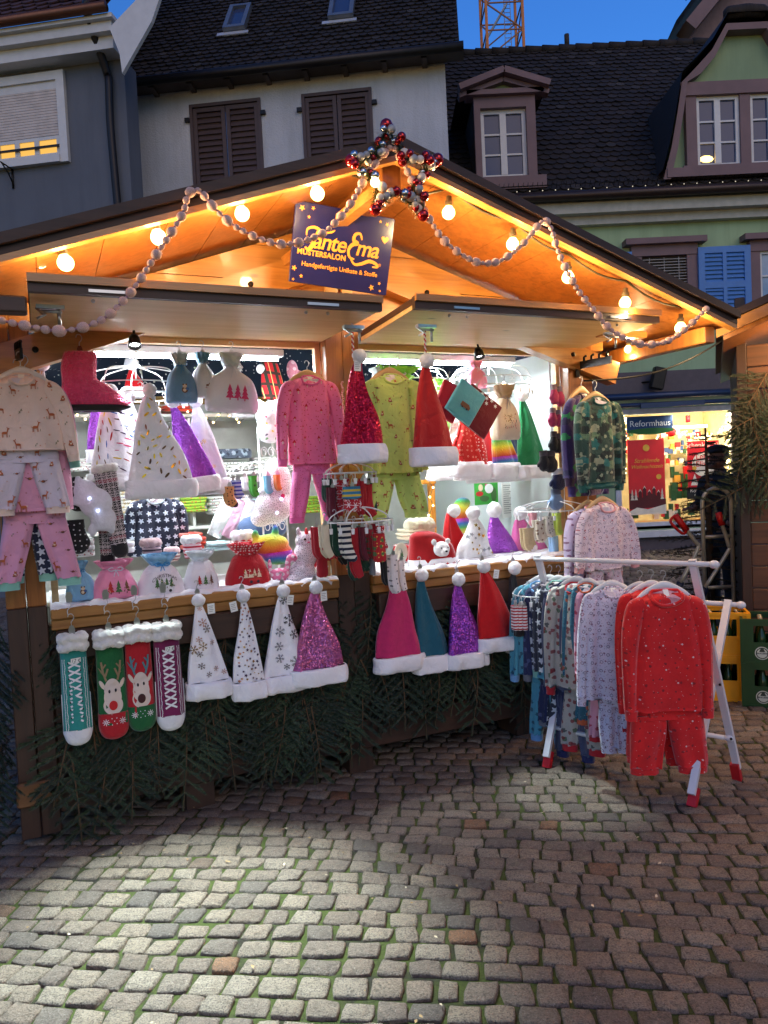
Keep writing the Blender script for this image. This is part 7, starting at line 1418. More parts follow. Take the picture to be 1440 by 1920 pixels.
# plaid stocking, box, poster, notices, wire stand, blankets
t = NT('red_tartan'); s_ = t.n.new('ShaderNodeSeparateXYZ'); t.l.new(t.co(), s_.inputs[0]); fx = t.math('FRACT', t.math('MULTIPLY', t.math('ADD', s_.outputs[0], t.math('MULTIPLY', s_.outputs[2], .3)), 14)); fz = t.math('FRACT', t.math('MULTIPLY', s_.outputs[2], 14)); c_ = t.mix(t.math('LESS_THAN', fx, .3), lin((170, 16, 24)), lin((30, 40, 26))); c_ = t.mix(t.math('LESS_THAN', fz, .25), c_, lin((50, 30, 20))); c_ = t.mix(t.math('LESS_THAN', t.math('ABSOLUTE', t.math('SUBTRACT', fx, .6)), .03), c_, lin((220, 200, 120))); t.color(c_); t.set(Roughness=.9); TART = t.m
r, kx, kz = root('tartan_bow', 508, 682, -.8, 'red tartan pointed cap on the back wall with a small white bobble', 'hat', tilt=.1); m = MB(); m.loft([(0, 4*kz, 8*kx, .02), (-2*kx, 0, 14*kx, .03), (4*kx, -35*kz, 20*kx, .035), (8*kx, -66*kz, 20*kx, .03)], 20, 6, rip=.004); obj('cone', m, TART, r); m = MB(); m.ball((-18*kx, 0, -12*kz), 9*kz, 12, 8); obj('pompom', m, POM, r)
box_at('dotted_box', 'red box with white dots on the right counter behind the polar bear hat', 'box', LOC @ Vector((snz(778, 1050, -.3)[0], .32, 1.1)), (.2, .16, .1), fabric('red_white_dot_card', (190, 20, 30), [((240, 236, 236), 20, .011, 'dot', .2)]))
r, kx, kz = root('round_card', 752, 1036, -.12, 'round cream gift tag with a green fir motif leaning on the right counter', 'gift tag'); m = MB(); m.ball((0, 0, 0), 19*kz, 20, 10, (.75, .12, 1)); b = obj('disc', m, Fb('cream_felt', (214, 210, 190)), r); d = MB(); tree_motif(d, 0, -8*kz, 9*kz, 2, 1); drape(d, b, .002); obj('print', d, MOT, b)
def sheet(px, py, w, h, n, lab, mat, deco=None, nm='poster'):
    r, kx, kz = root(nm, px, py, n, lab, nm.replace('_', ' ')); m = MB(); m.bbox(-w*kx/2, w*kx/2, 0, .004, -h*kz, 0, .001); b = obj('sheet', m, mat, r); m = MB()
    if deco == 'art':
        for (x, z, a, c, mi) in ((-.25, -.3, .1, .14, 4), (-.3, -.55, .16, .1, 3), (.1, -.35, .18, .2, 7), (.3, -.6, .12, .3, 2), (-.1, -.75, .2, .12, 2), (0, -.2, .06, .05, 0)): poly_disc(m, x*w*kx, z*h*kz, a*w*kx, c*h*kz, mi, y=-.002-.0005*mi)
    else:
        for k in range(14): poly_line(m, [(-.36*w*kx, -(.08+.06*k)*h*kz), ((.34-.1*(k % 3))*w*kx, -(.08+.06*k)*h*kz)], .012*h*kz, 6, y=-.002)
    obj('print', m, MOT, b)
sheet(911, 900, 44, 46, -.9, 'colourful picture with a green frame on the right inner wall', plain('sheet_green', (60, 160, 60), .5), 'art'); sheet(950, 905, 20, 66, -.85, 'white price list on the right inner wall', CARD, None, 'price_list')
r, kx, kz = root('wire_stand', 483, 800, -.45, 'white scrolled wire stand behind the pink pyjamas', 'stand'); m = MB(); m.tube([(0, 0, 0), (0, 0, -230*kz)], .006, 6); m.tube([(46*kx, 0, 0), (46*kx, 0, -230*kz)], .006, 6)
for j in range(7):
    for i in range(3): cx, cz = (9+14*i)*kx, -(20+28*j)*kz; m.tube([(cx+(7-.5*q)*kx*math.cos(q), 0, cz+(11-.8*q)*kz*math.sin(q)) for q in [x*.7 for x in range(13)]], .0028, 4)
for z in (0, 120, 230): m.tube([(0, 0, -z*kz), (46*kx, 0, -z*kz)], .005, 5)
obj('wire_frame', m, WW, r)
for x, lab, c in ((432, 'white muslin cloth, left of three hanging in the left window', (222, 230, 230)), (452, 'rose muslin cloth, middle of three hanging in the left window', (230, 180, 206)), (474, 'pale muslin cloth, right of three hanging in the left window', (226, 226, 232))): r, kx, kz = root('muslin_cloth', x, 938, -.6, lab, 'cloth', tilt=.5); m = MB(); m.loft([(0, 0, 14*kx, .02), (0, -40*kz, 15*kx, .03), (0, -74*kz, 13*kx, .02)], 20, 6, rip=.008, seed=x, fr=6); obj('cloth', m, Fb('muslin%s' % lab[:4].strip(), c), r)
r, kx, kz = root('blue_blanket', 492, 990, -.55, 'rolled slate blue blanket behind the rainbow plush', 'blanket'); m = MB(); m.ball((0, 0, 0), 44*kz, 18, 12, (1.1, .6, .6), noise=.06, seed=4); obj('cloth', m, Fb('slate_blue_cloth', (70, 92, 130)), r)
# small fairy lights inside: back shelf edge and along the right pillar
FB = emit('tiny_warm_light', (255, 210, 140), 5)
def fairy(lab, pts, n):
    r = thing('fairy_lights', lab, 'fairy lights', st(0, 0, 0), TH); q = [lp(x, y, n) for x, y in pts]; m = MB(); m.tube(q, .002, 4); obj('wire', m, Fb('green_wire', (60, 80, 60)), r); b0 = None; m = MB(); m.ball((0, 0, 0), .007, 8, 6)
    for p in q[1:-1]:
        if b0 is None: b0 = obj('bulb', m, FB, r, p)
        else: share(b0, 'bulb', r, p)
fairy('tiny warm lights sagging along the edge of the back shelf', [(130, 766), (145, 778), (160, 786), (176, 772), (352, 772), (366, 782), (378, 796), (386, 784), (400, 792), (410, 778), (420, 768), (430, 780), (444, 786), (448, 792), (462, 782), (478, 776)], -1.66)
wp = thing('wooden_upright', 'slim honey coloured wooden upright with a crossbar in the right window', 'post', st(0, 0, 0), TH); a = lp(808, 880, -.75); b = lp(812, 1000, -.75); m = MB(); m.bbox(a.x-.02, a.x+.02, .74, .78, 1.0, a.z+.05, .003); m.bbox(a.x-.16, a.x+.02, .72, .738, a.z-.1, a.z-.07, .003); obj('timber', m, wood('yellow_wood', (176, 110, 30), (214, 150, 60), 2), wp)
fairy('tiny warm lights wound down the wooden upright in the right window', [(806, 868), (808, 880), (800, 896), (812, 914), (806, 932), (812, 948), (804, 966), (812, 990), (806, 996), (800, 1000)], -.70)
box_at('white_shelf_box', 'white cardboard boxes on the shelf behind the lime pyjamas', 'box', LOC @ Vector((2.05, 1.3, 1.62)), (.5, .3, .12), SHW)
# =============== fir branches nailed to the front ===============
def fir_mat():
    t = NT('fir_needles'); oi = t.n.new('ShaderNodeObjectInfo'); g = t.n.new('ShaderNodeNewGeometry'); v = t.math('ADD', t.math('MULTIPLY', oi.outputs['Random'], .5), t.math('MULTIPLY', g.outputs['Random Per Island'], .5))
    t.color(t.ramp(v, [(.1, lin((14, 28, 20))), (.5, lin((24, 46, 30))), (.8, lin((38, 62, 38))), (1, lin((70, 86, 50)))])); t.set(Roughness=.6); return t.m
FIRS = fir_mat(); TWIG = plain('fir_twig', (88, 66, 44), .9)
def fir_mesh(seed, L=.42, nt=7):
    rg = random.Random(seed); mb = MB(); m2 = MB(); stem = bez([(0, 0, 0), (rg.uniform(-.02, .02), -.03, -L*.45), (rg.uniform(-.04, .04), -.015, -L)], 8); m2.tube(stem, [.005*(1-.7*i/(len(stem)-1)) for i in range(len(stem))], 5)
    def needles(a, b, ln):      # flat comb of needles left and right of the twig
        d = (b-a); l = d.length; d = d.normalized(); side = d.cross(Vector((0, 1, 0))).normalized(); n = max(4, int(l/.0042))
        for i in range(n):
            t = i/n; p = a.lerp(b, t)
            for sg in (-1, 1, rg.choice((-1, 0, 1))):
                w = (side*sg*rg.uniform(.7, 1)+d*.75+Vector((0, rg.uniform(-.55, .1) if sg else -.9, 0))).normalized(); e = p+w*ln*rg.uniform(.8, 1.1)*(1-.35*t*t); s_ = (d*.0021 if sg else side*.002); mb.add([p-s_, p+s_, e], [[0, 1, 2]])
    for i in range(nt):
        t = .06+.84*i/nt; p = stem[int(t*(len(stem)-1))]
        for sg in (-1, 1):
            l = L*(.56-.40*t)*rg.uniform(.85, 1.12); dr = Vector((sg*.85, rg.uniform(-.12, .04), -.62)).normalized(); e = p+dr*l+Vector((0, 0, -l*.10)); m2.tube([p, e], [.0022, .001], 4); needles(p, e, .016)
            for q in (.3, .55, .78):
                for s2 in (-1, 1): p2 = p.lerp(e, q); dd = (dr+Vector((sg*s2*.55, rg.uniform(-.1, .05), -s2*.5 if s2 < 0 else -.75))).normalized(); e2 = p2+dd*l*.34*(1.25-q); needles(p2, e2, .013)
    needles(stem[2], stem[-1], .017); return mb, m2
firs = []
for k in range(5):
    a, b = fir_mesh(k+3, L=.32+.035*k); firs.append((a, b))
fdat = []
def fir_branch(loc, rz, ry, rx, sc_, label, grp, k, cat='fir branch', name='fir_branch'):
    r = thing(name, label, cat, loc, group=grp, rot=(rx, ry, rz)); r.scale = (sc_,)*3
    if len(fdat) <= k: o = obj('needles', firs[k][0], FIRS, r); q = obj('twig', firs[k][1], TWIG, r); fdat.append((o, q))
    else: share(fdat[k][0], 'needles', r); share(fdat[k][1], 'twig', r)
rg = random.Random(21); cnt = 0
for row, z in enumerate((1.00, .95, .84, .72, .60, .5, .42)):
    for i in range(25):
        s = -.02+(3.06)*(i+rg.uniform(.1, .9)+(.5 if row % 2 else 0))/25.5
        if s > 3.05 or (row == 6 and s > 1.3): continue
        k = cnt if cnt < 5 else rg.randrange(5); cnt += 1
        fir_branch(LOC @ Vector((s, -.004-rg.uniform(0, .012)-(.0, .0, .0, .02, .04, .05, .07)[row], z+rg.uniform(-.05, .05))), TH+rg.uniform(-.3, .3), rg.uniform(-.35, .35), rg.uniform(-.12, .06), rg.uniform(.8, 1.15), 'dark green fir branch nailed to the front boards of the stall below the sill', 'fir branches covering the stall front', k)
for i in range(9): fir_branch(LOC @ Vector((-.27+rg.uniform(-.05, .05), rg.uniform(-.02, .25), 1.05-.085*i)), TH-.9+rg.uniform(-.3, .3), rg.uniform(-.3, .3), -.1, .9, 'dark green fir branch hanging on the outer left corner of the stall', 'fir branches at the left corner', rg.randrange(5))
# =============== clothes rack ===============
g = lambda x, y: at_z(x, y, 0)
def rack():
    A = at_y(1298, 1058, 3.56); B = at_y(1008, 1047, 4.08); z = (A.z+B.z)/2; A.z = B.z = z; d = (A-B).normalized(); yaw = math.atan2(d.y, d.x)
    r = thing('clothes_rack', 'white folding clothes rack with red rubber feet full of pyjamas beside the stall', 'clothes rack', (B.x, B.y, 0), yaw); iv = Matrix.Rotation(-yaw, 4, 'Z') @ Matrix.Translation((-B.x, -B.y, 0)); L = (A-B).length
    WR = plain('white_rack_enamel', (214, 212, 216), .35, var=.04); RR = plain('red_rubber', (186, 18, 30), .5)
    def tubepart(nm, a, b, rr, caps=True):
        m = MB(); m.tube([a, b], rr, 12); 
        if caps: m.ball(b, rr*1.55, 12, 8, (1.25, 1, 1)); 
        return obj(nm, m, WR, r)
    tubepart('rail', (-.02, 0, z), (L+.10, 0, z), .013)
    fA = iv @ g(1383, 1462); fB = iv @ g(1297, 1513); lB = iv @ g(1025, 1440)
    # second rail at the back
    C1 = iv @ at_y(1366, 1133, 3.86); z2 = C1.z; yb = C1.y; tubepart('back_rail', (0, yb, z2), (C1.x+.06, yb, z2), .013)
    for (x, fa, fb) in ((L, fA, fB), (0, Vector((fA.x-L, fA.y, 0)), Vector((lB.x, lB.y, 0)))):
        m = MB(); top = Vector((x, 0, z+.02)); m.bar(top, (fa.x, fa.y, .06), .024, .034, (1, 0, 0)); l = obj('leg', m, WR, r); m = MB(); dr = (Vector((fa.x, fa.y, 0))-top).normalized(); m.bar(Vector((fa.x, fa.y, 0))-dr*.09, (fa.x, fa.y, 0), .032, .042, (1, 0, 0)); obj('rubber_foot', m, RR, l)
        m = MB(); xo = x+.04 if x > .5 else x+.03; top2 = Vector((C1.x if x > .5 else .02, yb, z2+.02)); m.bar(top2, (fb.x, fb.y, .06), .024, .034, (1, 0, 0)); l = obj('leg', m, WR, r); dr = (Vector((fb.x, fb.y, 0))-top2).normalized(); m = MB(); m.bar(Vector((fb.x, fb.y, 0))-dr*.09, (fb.x, fb.y, 0), .032, .042, (1, 0, 0)); obj('rubber_foot', m, RR, l)
        for q in (.3, .55, .8): m = MB(); p = top.lerp(Vector((fa.x, fa.y, 0)), q); m.ball(p+Vector((.014 if x > .5 else -.014, -.014, 0)), .007, 8, 5); obj('screw', m, DKMET, l)
    for (fx) in (.25,):
        pa = Vector((L, 0, z)).lerp(Vector((fA.x, fA.y, 0)), .80); pb = Vector((fA.x-L, fA.y, 0)).lerp(Vector((0, 0, z)), .2); tubepart('cross_rail', pb, pa, .012)
        pa = Vector((C1.x, yb, z2)).lerp(Vector((fB.x, fB.y, 0)), .80); pb = Vector((0, yb, z2)).lerp(Vector((lB.x, lB.y, 0)), .78); tubepart('cross_rail', pb, pa, .012)
    return r, A, B, z, yaw
rk, RA, RB, rz0, ryaw = rack()
RINK = [(90, 50, 80), (60, 56, 80), (150, 40, 60)]
RED = (lambda t: (t.color(motif(t, motif(t, motif(t, t.ramp(t.noise(9, 4), [(.3, lin((200, 8, 12))), (.7, lin((228, 20, 22)))]), [(226, 200, 200), (120, 10, 20), (120, 10, 20)], 16, .0042, 'dot', .8), (130, 8, 18), 13, .007, 'blob', .7, .3), (210, 180, 180), 26, .0016, 'dot', .9, .6)), t.set(Roughness=.85, Sheen_Weight=.4), t.bump(t.noise(24, 4), .5, .012), t.m)[-1])(NT('red_nicki_velour'))
SNOWM = fabric('lilac_white_cupcake_print', (206, 200, 216), [([(70, 56, 90), (120, 30, 50), (70, 60, 90)], 24, .0068, 'ring', .3), ((120, 70, 100), 22, .0055, 'blob', .5, .3), ((100, 60, 90), 60, .0018, 'dot', .8, .7)])
MUSH = fabric('mushroom_print', (166, 160, 152), [([(120, 24, 36), (50, 56, 60), (60, 90, 60)], 17, .014, 'blob', .7), ((120, 24, 36), 21, .010, 'dot', .8, .4)])
TEALF = fabric('teal_fox_print', (40, 96, 116), [((190, 90, 50), 18, .012, 'blob', .6), ((110, 170, 180), 40, .002, 'dot', .9)]); CHS = fabric('charcoal_star_print', (40, 44, 60), [((206, 210, 216), 18, .014, 'star', .3)])
AQ = fabric('aqua_skater_print', (74, 146, 166), [((30, 70, 90), 20, .012, 'blob', .7)]); NVD = fabric('navy_dino_print', (34, 40, 80), [((80, 90, 130), 18, .013, 'blob', .7)]); PKC = fabric('pink_berry_print', (214, 150, 170), [((176, 20, 60), 20, .013, 'blob', .5)])
REDR = Fb('red_rib', (176, 16, 34)); LIB = Fb('light_blue_rib', (110, 160, 206)); NAVR = Fb('navy_rib_cuff', (30, 36, 86)); GRR = Fb('grey_rib_cuff', (110, 110, 120)); ORR = Fb('orange_rib', (196, 90, 50))
def gar_on(t, px, py, label, W, L, mat, yaw, Yoff=0, **k):
    """garment whose hanger hooks over the rail; t along the rail from the stall end"""
    p = RB.lerp(RA, t); Y = p.y+Yoff; return pj(px, py, None, label, W, L, mat, hang=HWHITE, grp='pyjamas on the clothes rack', Y=Y, yaw=yaw, **k)
gar_on(.97, 1246, 1113, 'red velour pyjama set with tiny faces, frontmost on the clothes rack', 134, 218, RED, -.03, tw=116, tl=128, tmat=RED, cuff=RED, seed=31, out=3, sl=.98, splay=14, gap=.42, hem=154, lining=Fb('pale_inside', (206, 150, 160)), fl=1.15, collar=RED, rip=None) if False else pj(1246, 1111, None, 'red velour pyjama set with tiny faces, frontmost on the clothes rack', 136, 222, RED, 142, 140, RED, hang=HWHITE, grp='pyjamas on the clothes rack', Y=3.50, yaw=-.03, seed=31, out=4, sl=1.0, splay=5, gap=.10, hem=156, lining=Fb('pale_inside', (206, 150, 160)), fl=1.05, collar=RED, hookh=.06, neck=1.3)
pj(1222, 1106, None, 'second red velour pyjama set right behind the frontmost one', 120, 214, RED, 112, 134, RED, hang=HWHITE, grp='pyjamas on the clothes rack', Y=3.60, yaw=-.25, seed=32, out=2, sl=1.02, splay=4, hookh=.06)
pj(1200, 1104, None, 'white print pyjama set with red cuffs between the red and the lilac ones', 92, 190, SNOWM, 80, 100, REDR, hang=HWHITE, grp='pyjamas on the clothes rack', Y=3.68, yaw=-.45, seed=33, out=4, sl=1.02, hookh=.06)
pj(1148, 1104, None, 'lilac white cupcake print pyjama set in the middle of the clothes rack', 108, 208, SNOWM, 66, 120, SNOWM, hang=HWHITE, grp='pyjamas on the clothes rack', Y=3.74, yaw=-.12, seed=34, out=12, sl=.98, tmat=SNOWM, splay=-2, gap=.05, hookh=.06, fl=1.25)
pj(1128, 1102, None, 'pink berry print pyjama set just behind the lilac white one', 88, 200, PKC, 60, 110, REDR, hang=HWHITE, grp='pyjamas on the clothes rack', Y=3.84, yaw=-.5, seed=35, out=4, hookh=.06)
pj(1102, 1097, None, 'teal fox print pyjama set with orange cuffs on the clothes rack', 78, 172, TEALF, 54, 110, ORR, hang=HWHITE, grp='pyjamas on the clothes rack', Y=3.88, yaw=-.75, seed=36, out=4, sl=1.02, hookh=.06)
pj(1080, 1096, None, 'grey mushroom print pyjama set with red cuffs on the clothes rack', 96, 196, MUSH, 66, 140, REDR, hang=HWHITE, grp='pyjamas on the clothes rack', Y=3.94, yaw=-.65, seed=37, out=6, sl=1.02, hookh=.06, fl=1.2)
pj(1064, 1094, None, 'slate plain pyjama set with navy cuffs behind the mushroom one', 86, 200, Fb('slate_jersey', (70, 74, 100)), 60, 150, NAVR, hang=HWHITE, grp='pyjamas on the clothes rack', Y=4.0, yaw=-.7, seed=38, out=2, sl=1.0, hookh=.06)
pj(1046, 1093, None, 'charcoal pyjama set with white stars on the clothes rack', 84, 172, CHS, 54, 130, MINT, hang=HWHITE, grp='pyjamas on the clothes rack', Y=4.04, yaw=-.75, seed=39, out=2, sl=1.0, hookh=.06)
pj(1030, 1093, None, 'navy dinosaur print pyjama set with grey cuffs on the clothes rack', 84, 180, NVD, 54, 110, GRR, hang=HWHITE, grp='pyjamas on the clothes rack', Y=4.08, yaw=-.8, seed=40, out=4, sl=1.0, hookh=.06)
pj(1014, 1094, None, 'aqua skater print pyjama set, nearest to the stall on the clothes rack', 90, 176, AQ, 54, 140, LIB, hang=HWHITE, grp='pyjamas on the clothes rack', Y=4.13, yaw=-.7, seed=41, out=10, sl=1.02, hookh=.06)
# =============== crates of bottles ===============
BOT = plain('green_bottle_glass', (26, 52, 26), .12, 0, .1); BOTB = plain('brown_bottle_glass', (60, 34, 16), .12); CAPM = plain('bottle_cap', (170, 160, 130), .35, .6)
bm_ = MB(); bm_.lathe([(0, 0), (.029, 0), (.030, .01), (.030, .14), (.026, .17), (.013, .21), (.0125, .245), (.0145, .247), (.0145, .255), (0, .256)], n=12); cm_ = MB(); cm_.lathe([(.0, .262), (.014, .262), (.0155, .25)], n=12)
bproto = None
def bottle(p, rz, lab, grp, mat):
    global bproto
    r = thing('bottle', lab, 'bottle', p, rz, grp)
    if bproto is None: a = obj('glass', bm_, BOT, r); b = obj('cap', cm_, CAPM, r); bproto = (a, b)
    else: share(bproto[0], 'glass', r); share(bproto[1], 'cap', r)
def crate(p, rz, lab, mat, dim, grp, deco, tops=False, glab=''):
    W, D, H = dim; r = thing('bottle_crate', lab, 'crate', p, rz, grp); m = MB(); t = .008
    for (x0, x1, y0, y1) in ((-W/2, W/2, -D/2, -D/2+t), (-W/2, W/2, D/2-t, D/2), (-W/2, -W/2+t, -D/2+t, D/2-t), (W/2-t, W/2, -D/2+t, D/2-t)):
        lx = x1-x0 > .1
        m.box(x0, x1, y0, y1, 0, H*.48); m.box(x0, x1, y0, y1, H*.86, H)
        if lx:
            for (a, b) in ((x0, x0+W*.18), (x0+W*.82, x1)): m.box(a, b, y0, y1, H*.48, H*.86)
            for k in range(9): a = x0+W*.18+W*.64*k/8; b = x0+W*.18+W*.64*(k+1)/8; 
            for sg, yy in ((0, y0-.004), ): m.box(x0-.002, x1+.002, y0-.004, y1+.004, H*.94, H+.003); m.box(x0-.002, x1+.002, y0-.004, y1+.004, -.0, H*.05)
        else:
            for (a, b) in ((y0, y0+D*.2), (y1-D*.2, y1)): m.box(x0, x1, a, b, H*.48, H*.86)
            m.box(x0-.004, x1+.004, y0, y1, H*.94, H+.003); m.box(x0-.004, x1+.004, y0, y1, 0, H*.05)
    for sx in (-1, 1):
        for sy in (-1, 1): m.bar((sx*(W/2-.006), sy*(D/2-.006), 0), (sx*(W/2-.006), sy*(D/2-.006), H), .026, .026, (0, 1, 0))
    m.box(-W/2+t, W/2-t, -D/2+t, D/2-t, 0, .01); b = obj('crate_shell', m, mat, r); deco(r, b, W, D, H)
    n = 0
    for i in range(5 if W > .35 else 4):
        for j in range(4 if W > .35 else 5):
            nx, ny = (5, 4) if W > .35 else (4, 5); x = -W/2+W*(i+.5)/nx; y = -D/2+D*(j+.5)/ny; q = Matrix.Rotation(rz, 4, 'Z') @ Vector((x, y, .012)); bottle(Vector(p)+q, rz, glab, glab[:60], BOT); n += 1
    return r
YEL = plain('yellow_crate_plastic', (240, 160, 10), .4, var=.05); GRN = plain('dark_green_crate_plastic', (26, 62, 26), .4, var=.06)
def deco_y(r, b, W, D, H): text('lettering', 'ke', .07, plain('brown_lettering', (120, 60, 20), .5), b, -W*.30, -D/2-.003, H*.25)
def deco_g(r, b, W, D, H):
    m = MB(); c = -W*.2; poly_disc(m, c, H*.24, .043, y=-D/2-.0035, n=28); poly_disc(m, c, H*.24, .037, y=-D/2-.0045, n=28, mi=1); poly_disc(m, c, H*.24, .031, y=-D/2-.0055, n=28, mi=0); m.add([(c-.018, -D/2-.0065, H*.27), (c+.018, -D/2-.0065, H*.27), (c+.005, -D/2-.0065, H*.37), (c-.005, -D/2-.0065, H*.37)], [[0, 1, 2, 3]], mi=1)
    m.mi = 0; o = obj('crest', m, [plain('crest_cream', (196, 196, 180), .5), plain('crest_dark', (50, 56, 44), .5)], b); text('lettering', 'BRAUEREI', .0145, INK, b, -W*.2, -D/2-.0065, H*.235)
gy = at_z(1352, 1318, 0); gg = at_z(1398, 1326, 0)
ya = .18
cyp = Vector((gy.x+.03, gy.y+.20, 0))
for k in range(2): crate(cyp+Vector((.004*k, 0, .302*k)), -.30, ['yellow bottle crate at the bottom of the yellow stack behind the clothes rack', 'yellow bottle crate on top of the yellow stack behind the clothes rack'][k], YEL, (.44, .33, .30), 'yellow bottle crates', deco_y, glab=['bottle standing inside the lower yellow crate', 'bottle standing inside the upper yellow crate'][k])
cgp = Vector((gg.x+.24, gg.y+.08, 0))
for k in range(2): crate(cgp+Vector((0, .0, .29*k)), -.42, ['dark green bottle crate at the bottom of the green stack at the right edge', 'dark green bottle crate on top of the green stack at the right edge'][k], GRN, (.40, .30, .288), 'green bottle crates', deco_g, glab=['bottle standing inside the lower green crate', 'bottle standing inside the upper green crate'][k])
# =============== hand truck ===============
def hand_truck():
    Y = 6.4; kz = Y/F; b = at_y(1345, 1250, Y); r = thing('hand_truck', 'tall silver hand truck with red grips standing behind the yellow crates', 'hand truck', (b.x, Y, 0)); P = lambda x, y, dy=0: at_y(x, y, Y+dy)-Vector((b.x, Y, 0))
    AL = plain('worn_aluminium', (206, 196, 172), .3, .35)
    m = MB(); zt = P(1345, 915).z; w = (P(1371, 950).x-P(1317, 950).x)/2; xc = P(1344, 950).x; pts = [(xc-w, 0, .1), (xc-w, 0, zt-w)]+[(xc-w*math.cos(a), 0, zt-w+w*math.sin(a)) for a in [PI*k/10 for k in range(1, 10)]]+[(xc+w, 0, zt-w), (xc+w, 0, .1)]; m.tube(pts, .018, 10); obj('frame_hoop', m, AL, r)
    for y in (1006, 1101, 1190): m = MB(); z = P(1345, y).z; m.tube([(xc-w, 0, z), (xc+w, 0, z)], .015, 8); obj('crossbar', m, AL, r)
    for sg, pp in ((-1, [(1274, 977), (1304, 1016), (1308, 1030), (1276, 1092)]), (1, [(1352, 978), (1366, 1022), (1364, 1036), (1322, 1102)])):
        q = [P(x, y, -.25) for x, y in pp]; m = MB(); m.tube(bez(q[0:], 4), .017, 8); hnd = obj('handle_arm', m, AL, r); m = MB()
        d = (q[0]-q[1]).normalized(); a = q[0]-d*.10 if sg < 0 else q[0]-d*.03; e = q[0]+d*.06 if sg < 0 else q[0]+d*.08; m.tube([a, e], .027, 10); 
        if sg < 0: m.tube(bez([a, a+Vector((-.05, -.03, -.02)), e+Vector((-.05, -.03, -.05)), e], 4), .012, 6)
        obj('grip', m, plain('red_grip_rubber', (206, 30, 26), .5), hnd); e2 = q[3]; m = MB(); m.tube([e2, e2+Vector((-.05, .1, -.25))], .03, 10); obj('blue_sleeve', m, plain('dark_blue_plastic', (24, 34, 60), .5), hnd)
    m = MB(); m.box(xc-w-.02, xc+w+.02, -.25, .0, .02, .035); obj('toe_plate', m, AL, r)
    for sg in (-1, 1): m = MB(); m.T = Matrix.Translation((xc+sg*(w+.06), .08, .13)); m.lathe([(.06, -.02), (.12, -.025), (.13, 0), (.12, .025), (.06, .02)], n=20, axis='X'); m.T = None; obj('wheel', m, plain('tyre_black', (22, 22, 22), .8), r)
hand_truck()
# =============== neighbouring stall ===============
def neighbour():
    Y = 5.6; a = at_y(1386, 900, Y); x0 = a.x; r = thing('plank_stall', 'dark brown plank stall cut by the right edge of the photograph', 'stall', (x0, Y, 0), -.42); RI = Matrix.Rotation(.42, 3, 'Z'); z0 = at_y(1386, 585, Y).z
    for i in range(15): m = MB(); z = i*.165; m.bbox(.07, 2.4, -.005, .03, z+.002, z+.161, .005); obj('plank', m, wood('stall_planks', (66, 42, 28), (98, 64, 42), 0, .6, 1, .35), r) if i == 0 else obj('plank', m, bpy.data.materials['stall_planks'], r)
    m = MB(); m.bbox(0, .07, -.02, .06, 0, z0+.1, .005); obj('corner_post', m, DKV, r); m = MB(); m.box(0, .03, .06, 2.2, 0, z0); obj('side_wall', m, DKV, r)
    p0 = RI @ (at_y(1342, 597, Y-.5)-Vector((x0, Y, 0))); p1 = RI @ (at_y(1470, 538, Y-.8)-Vector((x0, Y, 0))); d = (p1-p0).normalized(); p1 = p0+d*3
    for (t0, t1, mt, nm) in ((-.05, .0, BARGE, 'roof_covering'), (-.13, -.055, ORW, 'bargeboard')):
        m = MB(); ya_, yb_ = (-.02, 3) if nm == 'roof_covering' else (-.0, .05); vs = [p+Vector((0, y, t)) for t in (t0, t1) for y in (ya_, yb_) for p in (p0, p1)]; m.add(vs, [[0, 2, 3, 1], [4, 5, 7, 6], [0, 1, 5, 4], [2, 6, 7, 3], [0, 4, 6, 2], [1, 3, 7, 5]]); obj(nm, m, mt, r)
    m = MB(); vs = [p+Vector((0, y, t)) for t in (-.16, -.052) for y in (.052, 3) for p in (p0+d*.05, p1)]; m.add(vs, [[0, 2, 3, 1], [4, 5, 7, 6], [0, 1, 5, 4], [2, 6, 7, 3], [0, 4, 6, 2], [1, 3, 7, 5]]); obj('soffit', m, ORV, r)
    # bulbs added under the eave to warm the planks and cobbles
    bl = share(bo, 'bulb', r, (.62, -.35, z0-.18)); share(so, 'socket', bl); bl = share(bo, 'bulb', r, (1.3, -.35, z0+.08)); share(so, 'socket', bl)
    for x, z in ((.62, z0-.25), (1.3, z0)): ld = bpy.data.lights.new('bulb_light', 'POINT'); ld.energy = 13; ld.color = (1, .60, .28); ld.shadow_soft_size = .035; lo = bpy.data.objects.new('bulb_light', ld); C.objects.link(lo); lo.parent = r; lo.location = (x, -.42, z)
    rg = random.Random(5)
    for i, (px, py) in enumerate(((1420, 735), (1436, 765), (1404, 800), (1430, 830), (1416, 775), (1440, 800), (1425, 860), (1438, 700), (1400, 770), (1433, 890))):
        fir_branch(at_y(px, py, Y-.10), rg.uniform(-.6, .3), rg.uniform(-.5, .5)+(.6 if i % 2 else 0), -.15, 1.15, 'green fir branch fixed to the planks of the right hand stall', 'fir branches on the right hand stall', i % 5)
neighbour()
# black cable slung between the stalls
cb = thing('power_cable', 'black power cable slung from the stall eave down to the right post', 'cable', at_y(1095, 714, 4.6)); m = MB(); a = Vector((0, 0, 0)); b = at_y(1385, 618, 5.3)-at_y(1095, 714, 4.6); m.tube([a.lerp(b, t/14)-Vector((0, 0, .10*math.sin(PI*t/14))) for t in range(15)], .006, 6); obj('cable', m, plain('black_rubber_cable', (9, 9, 9), .9), cb)
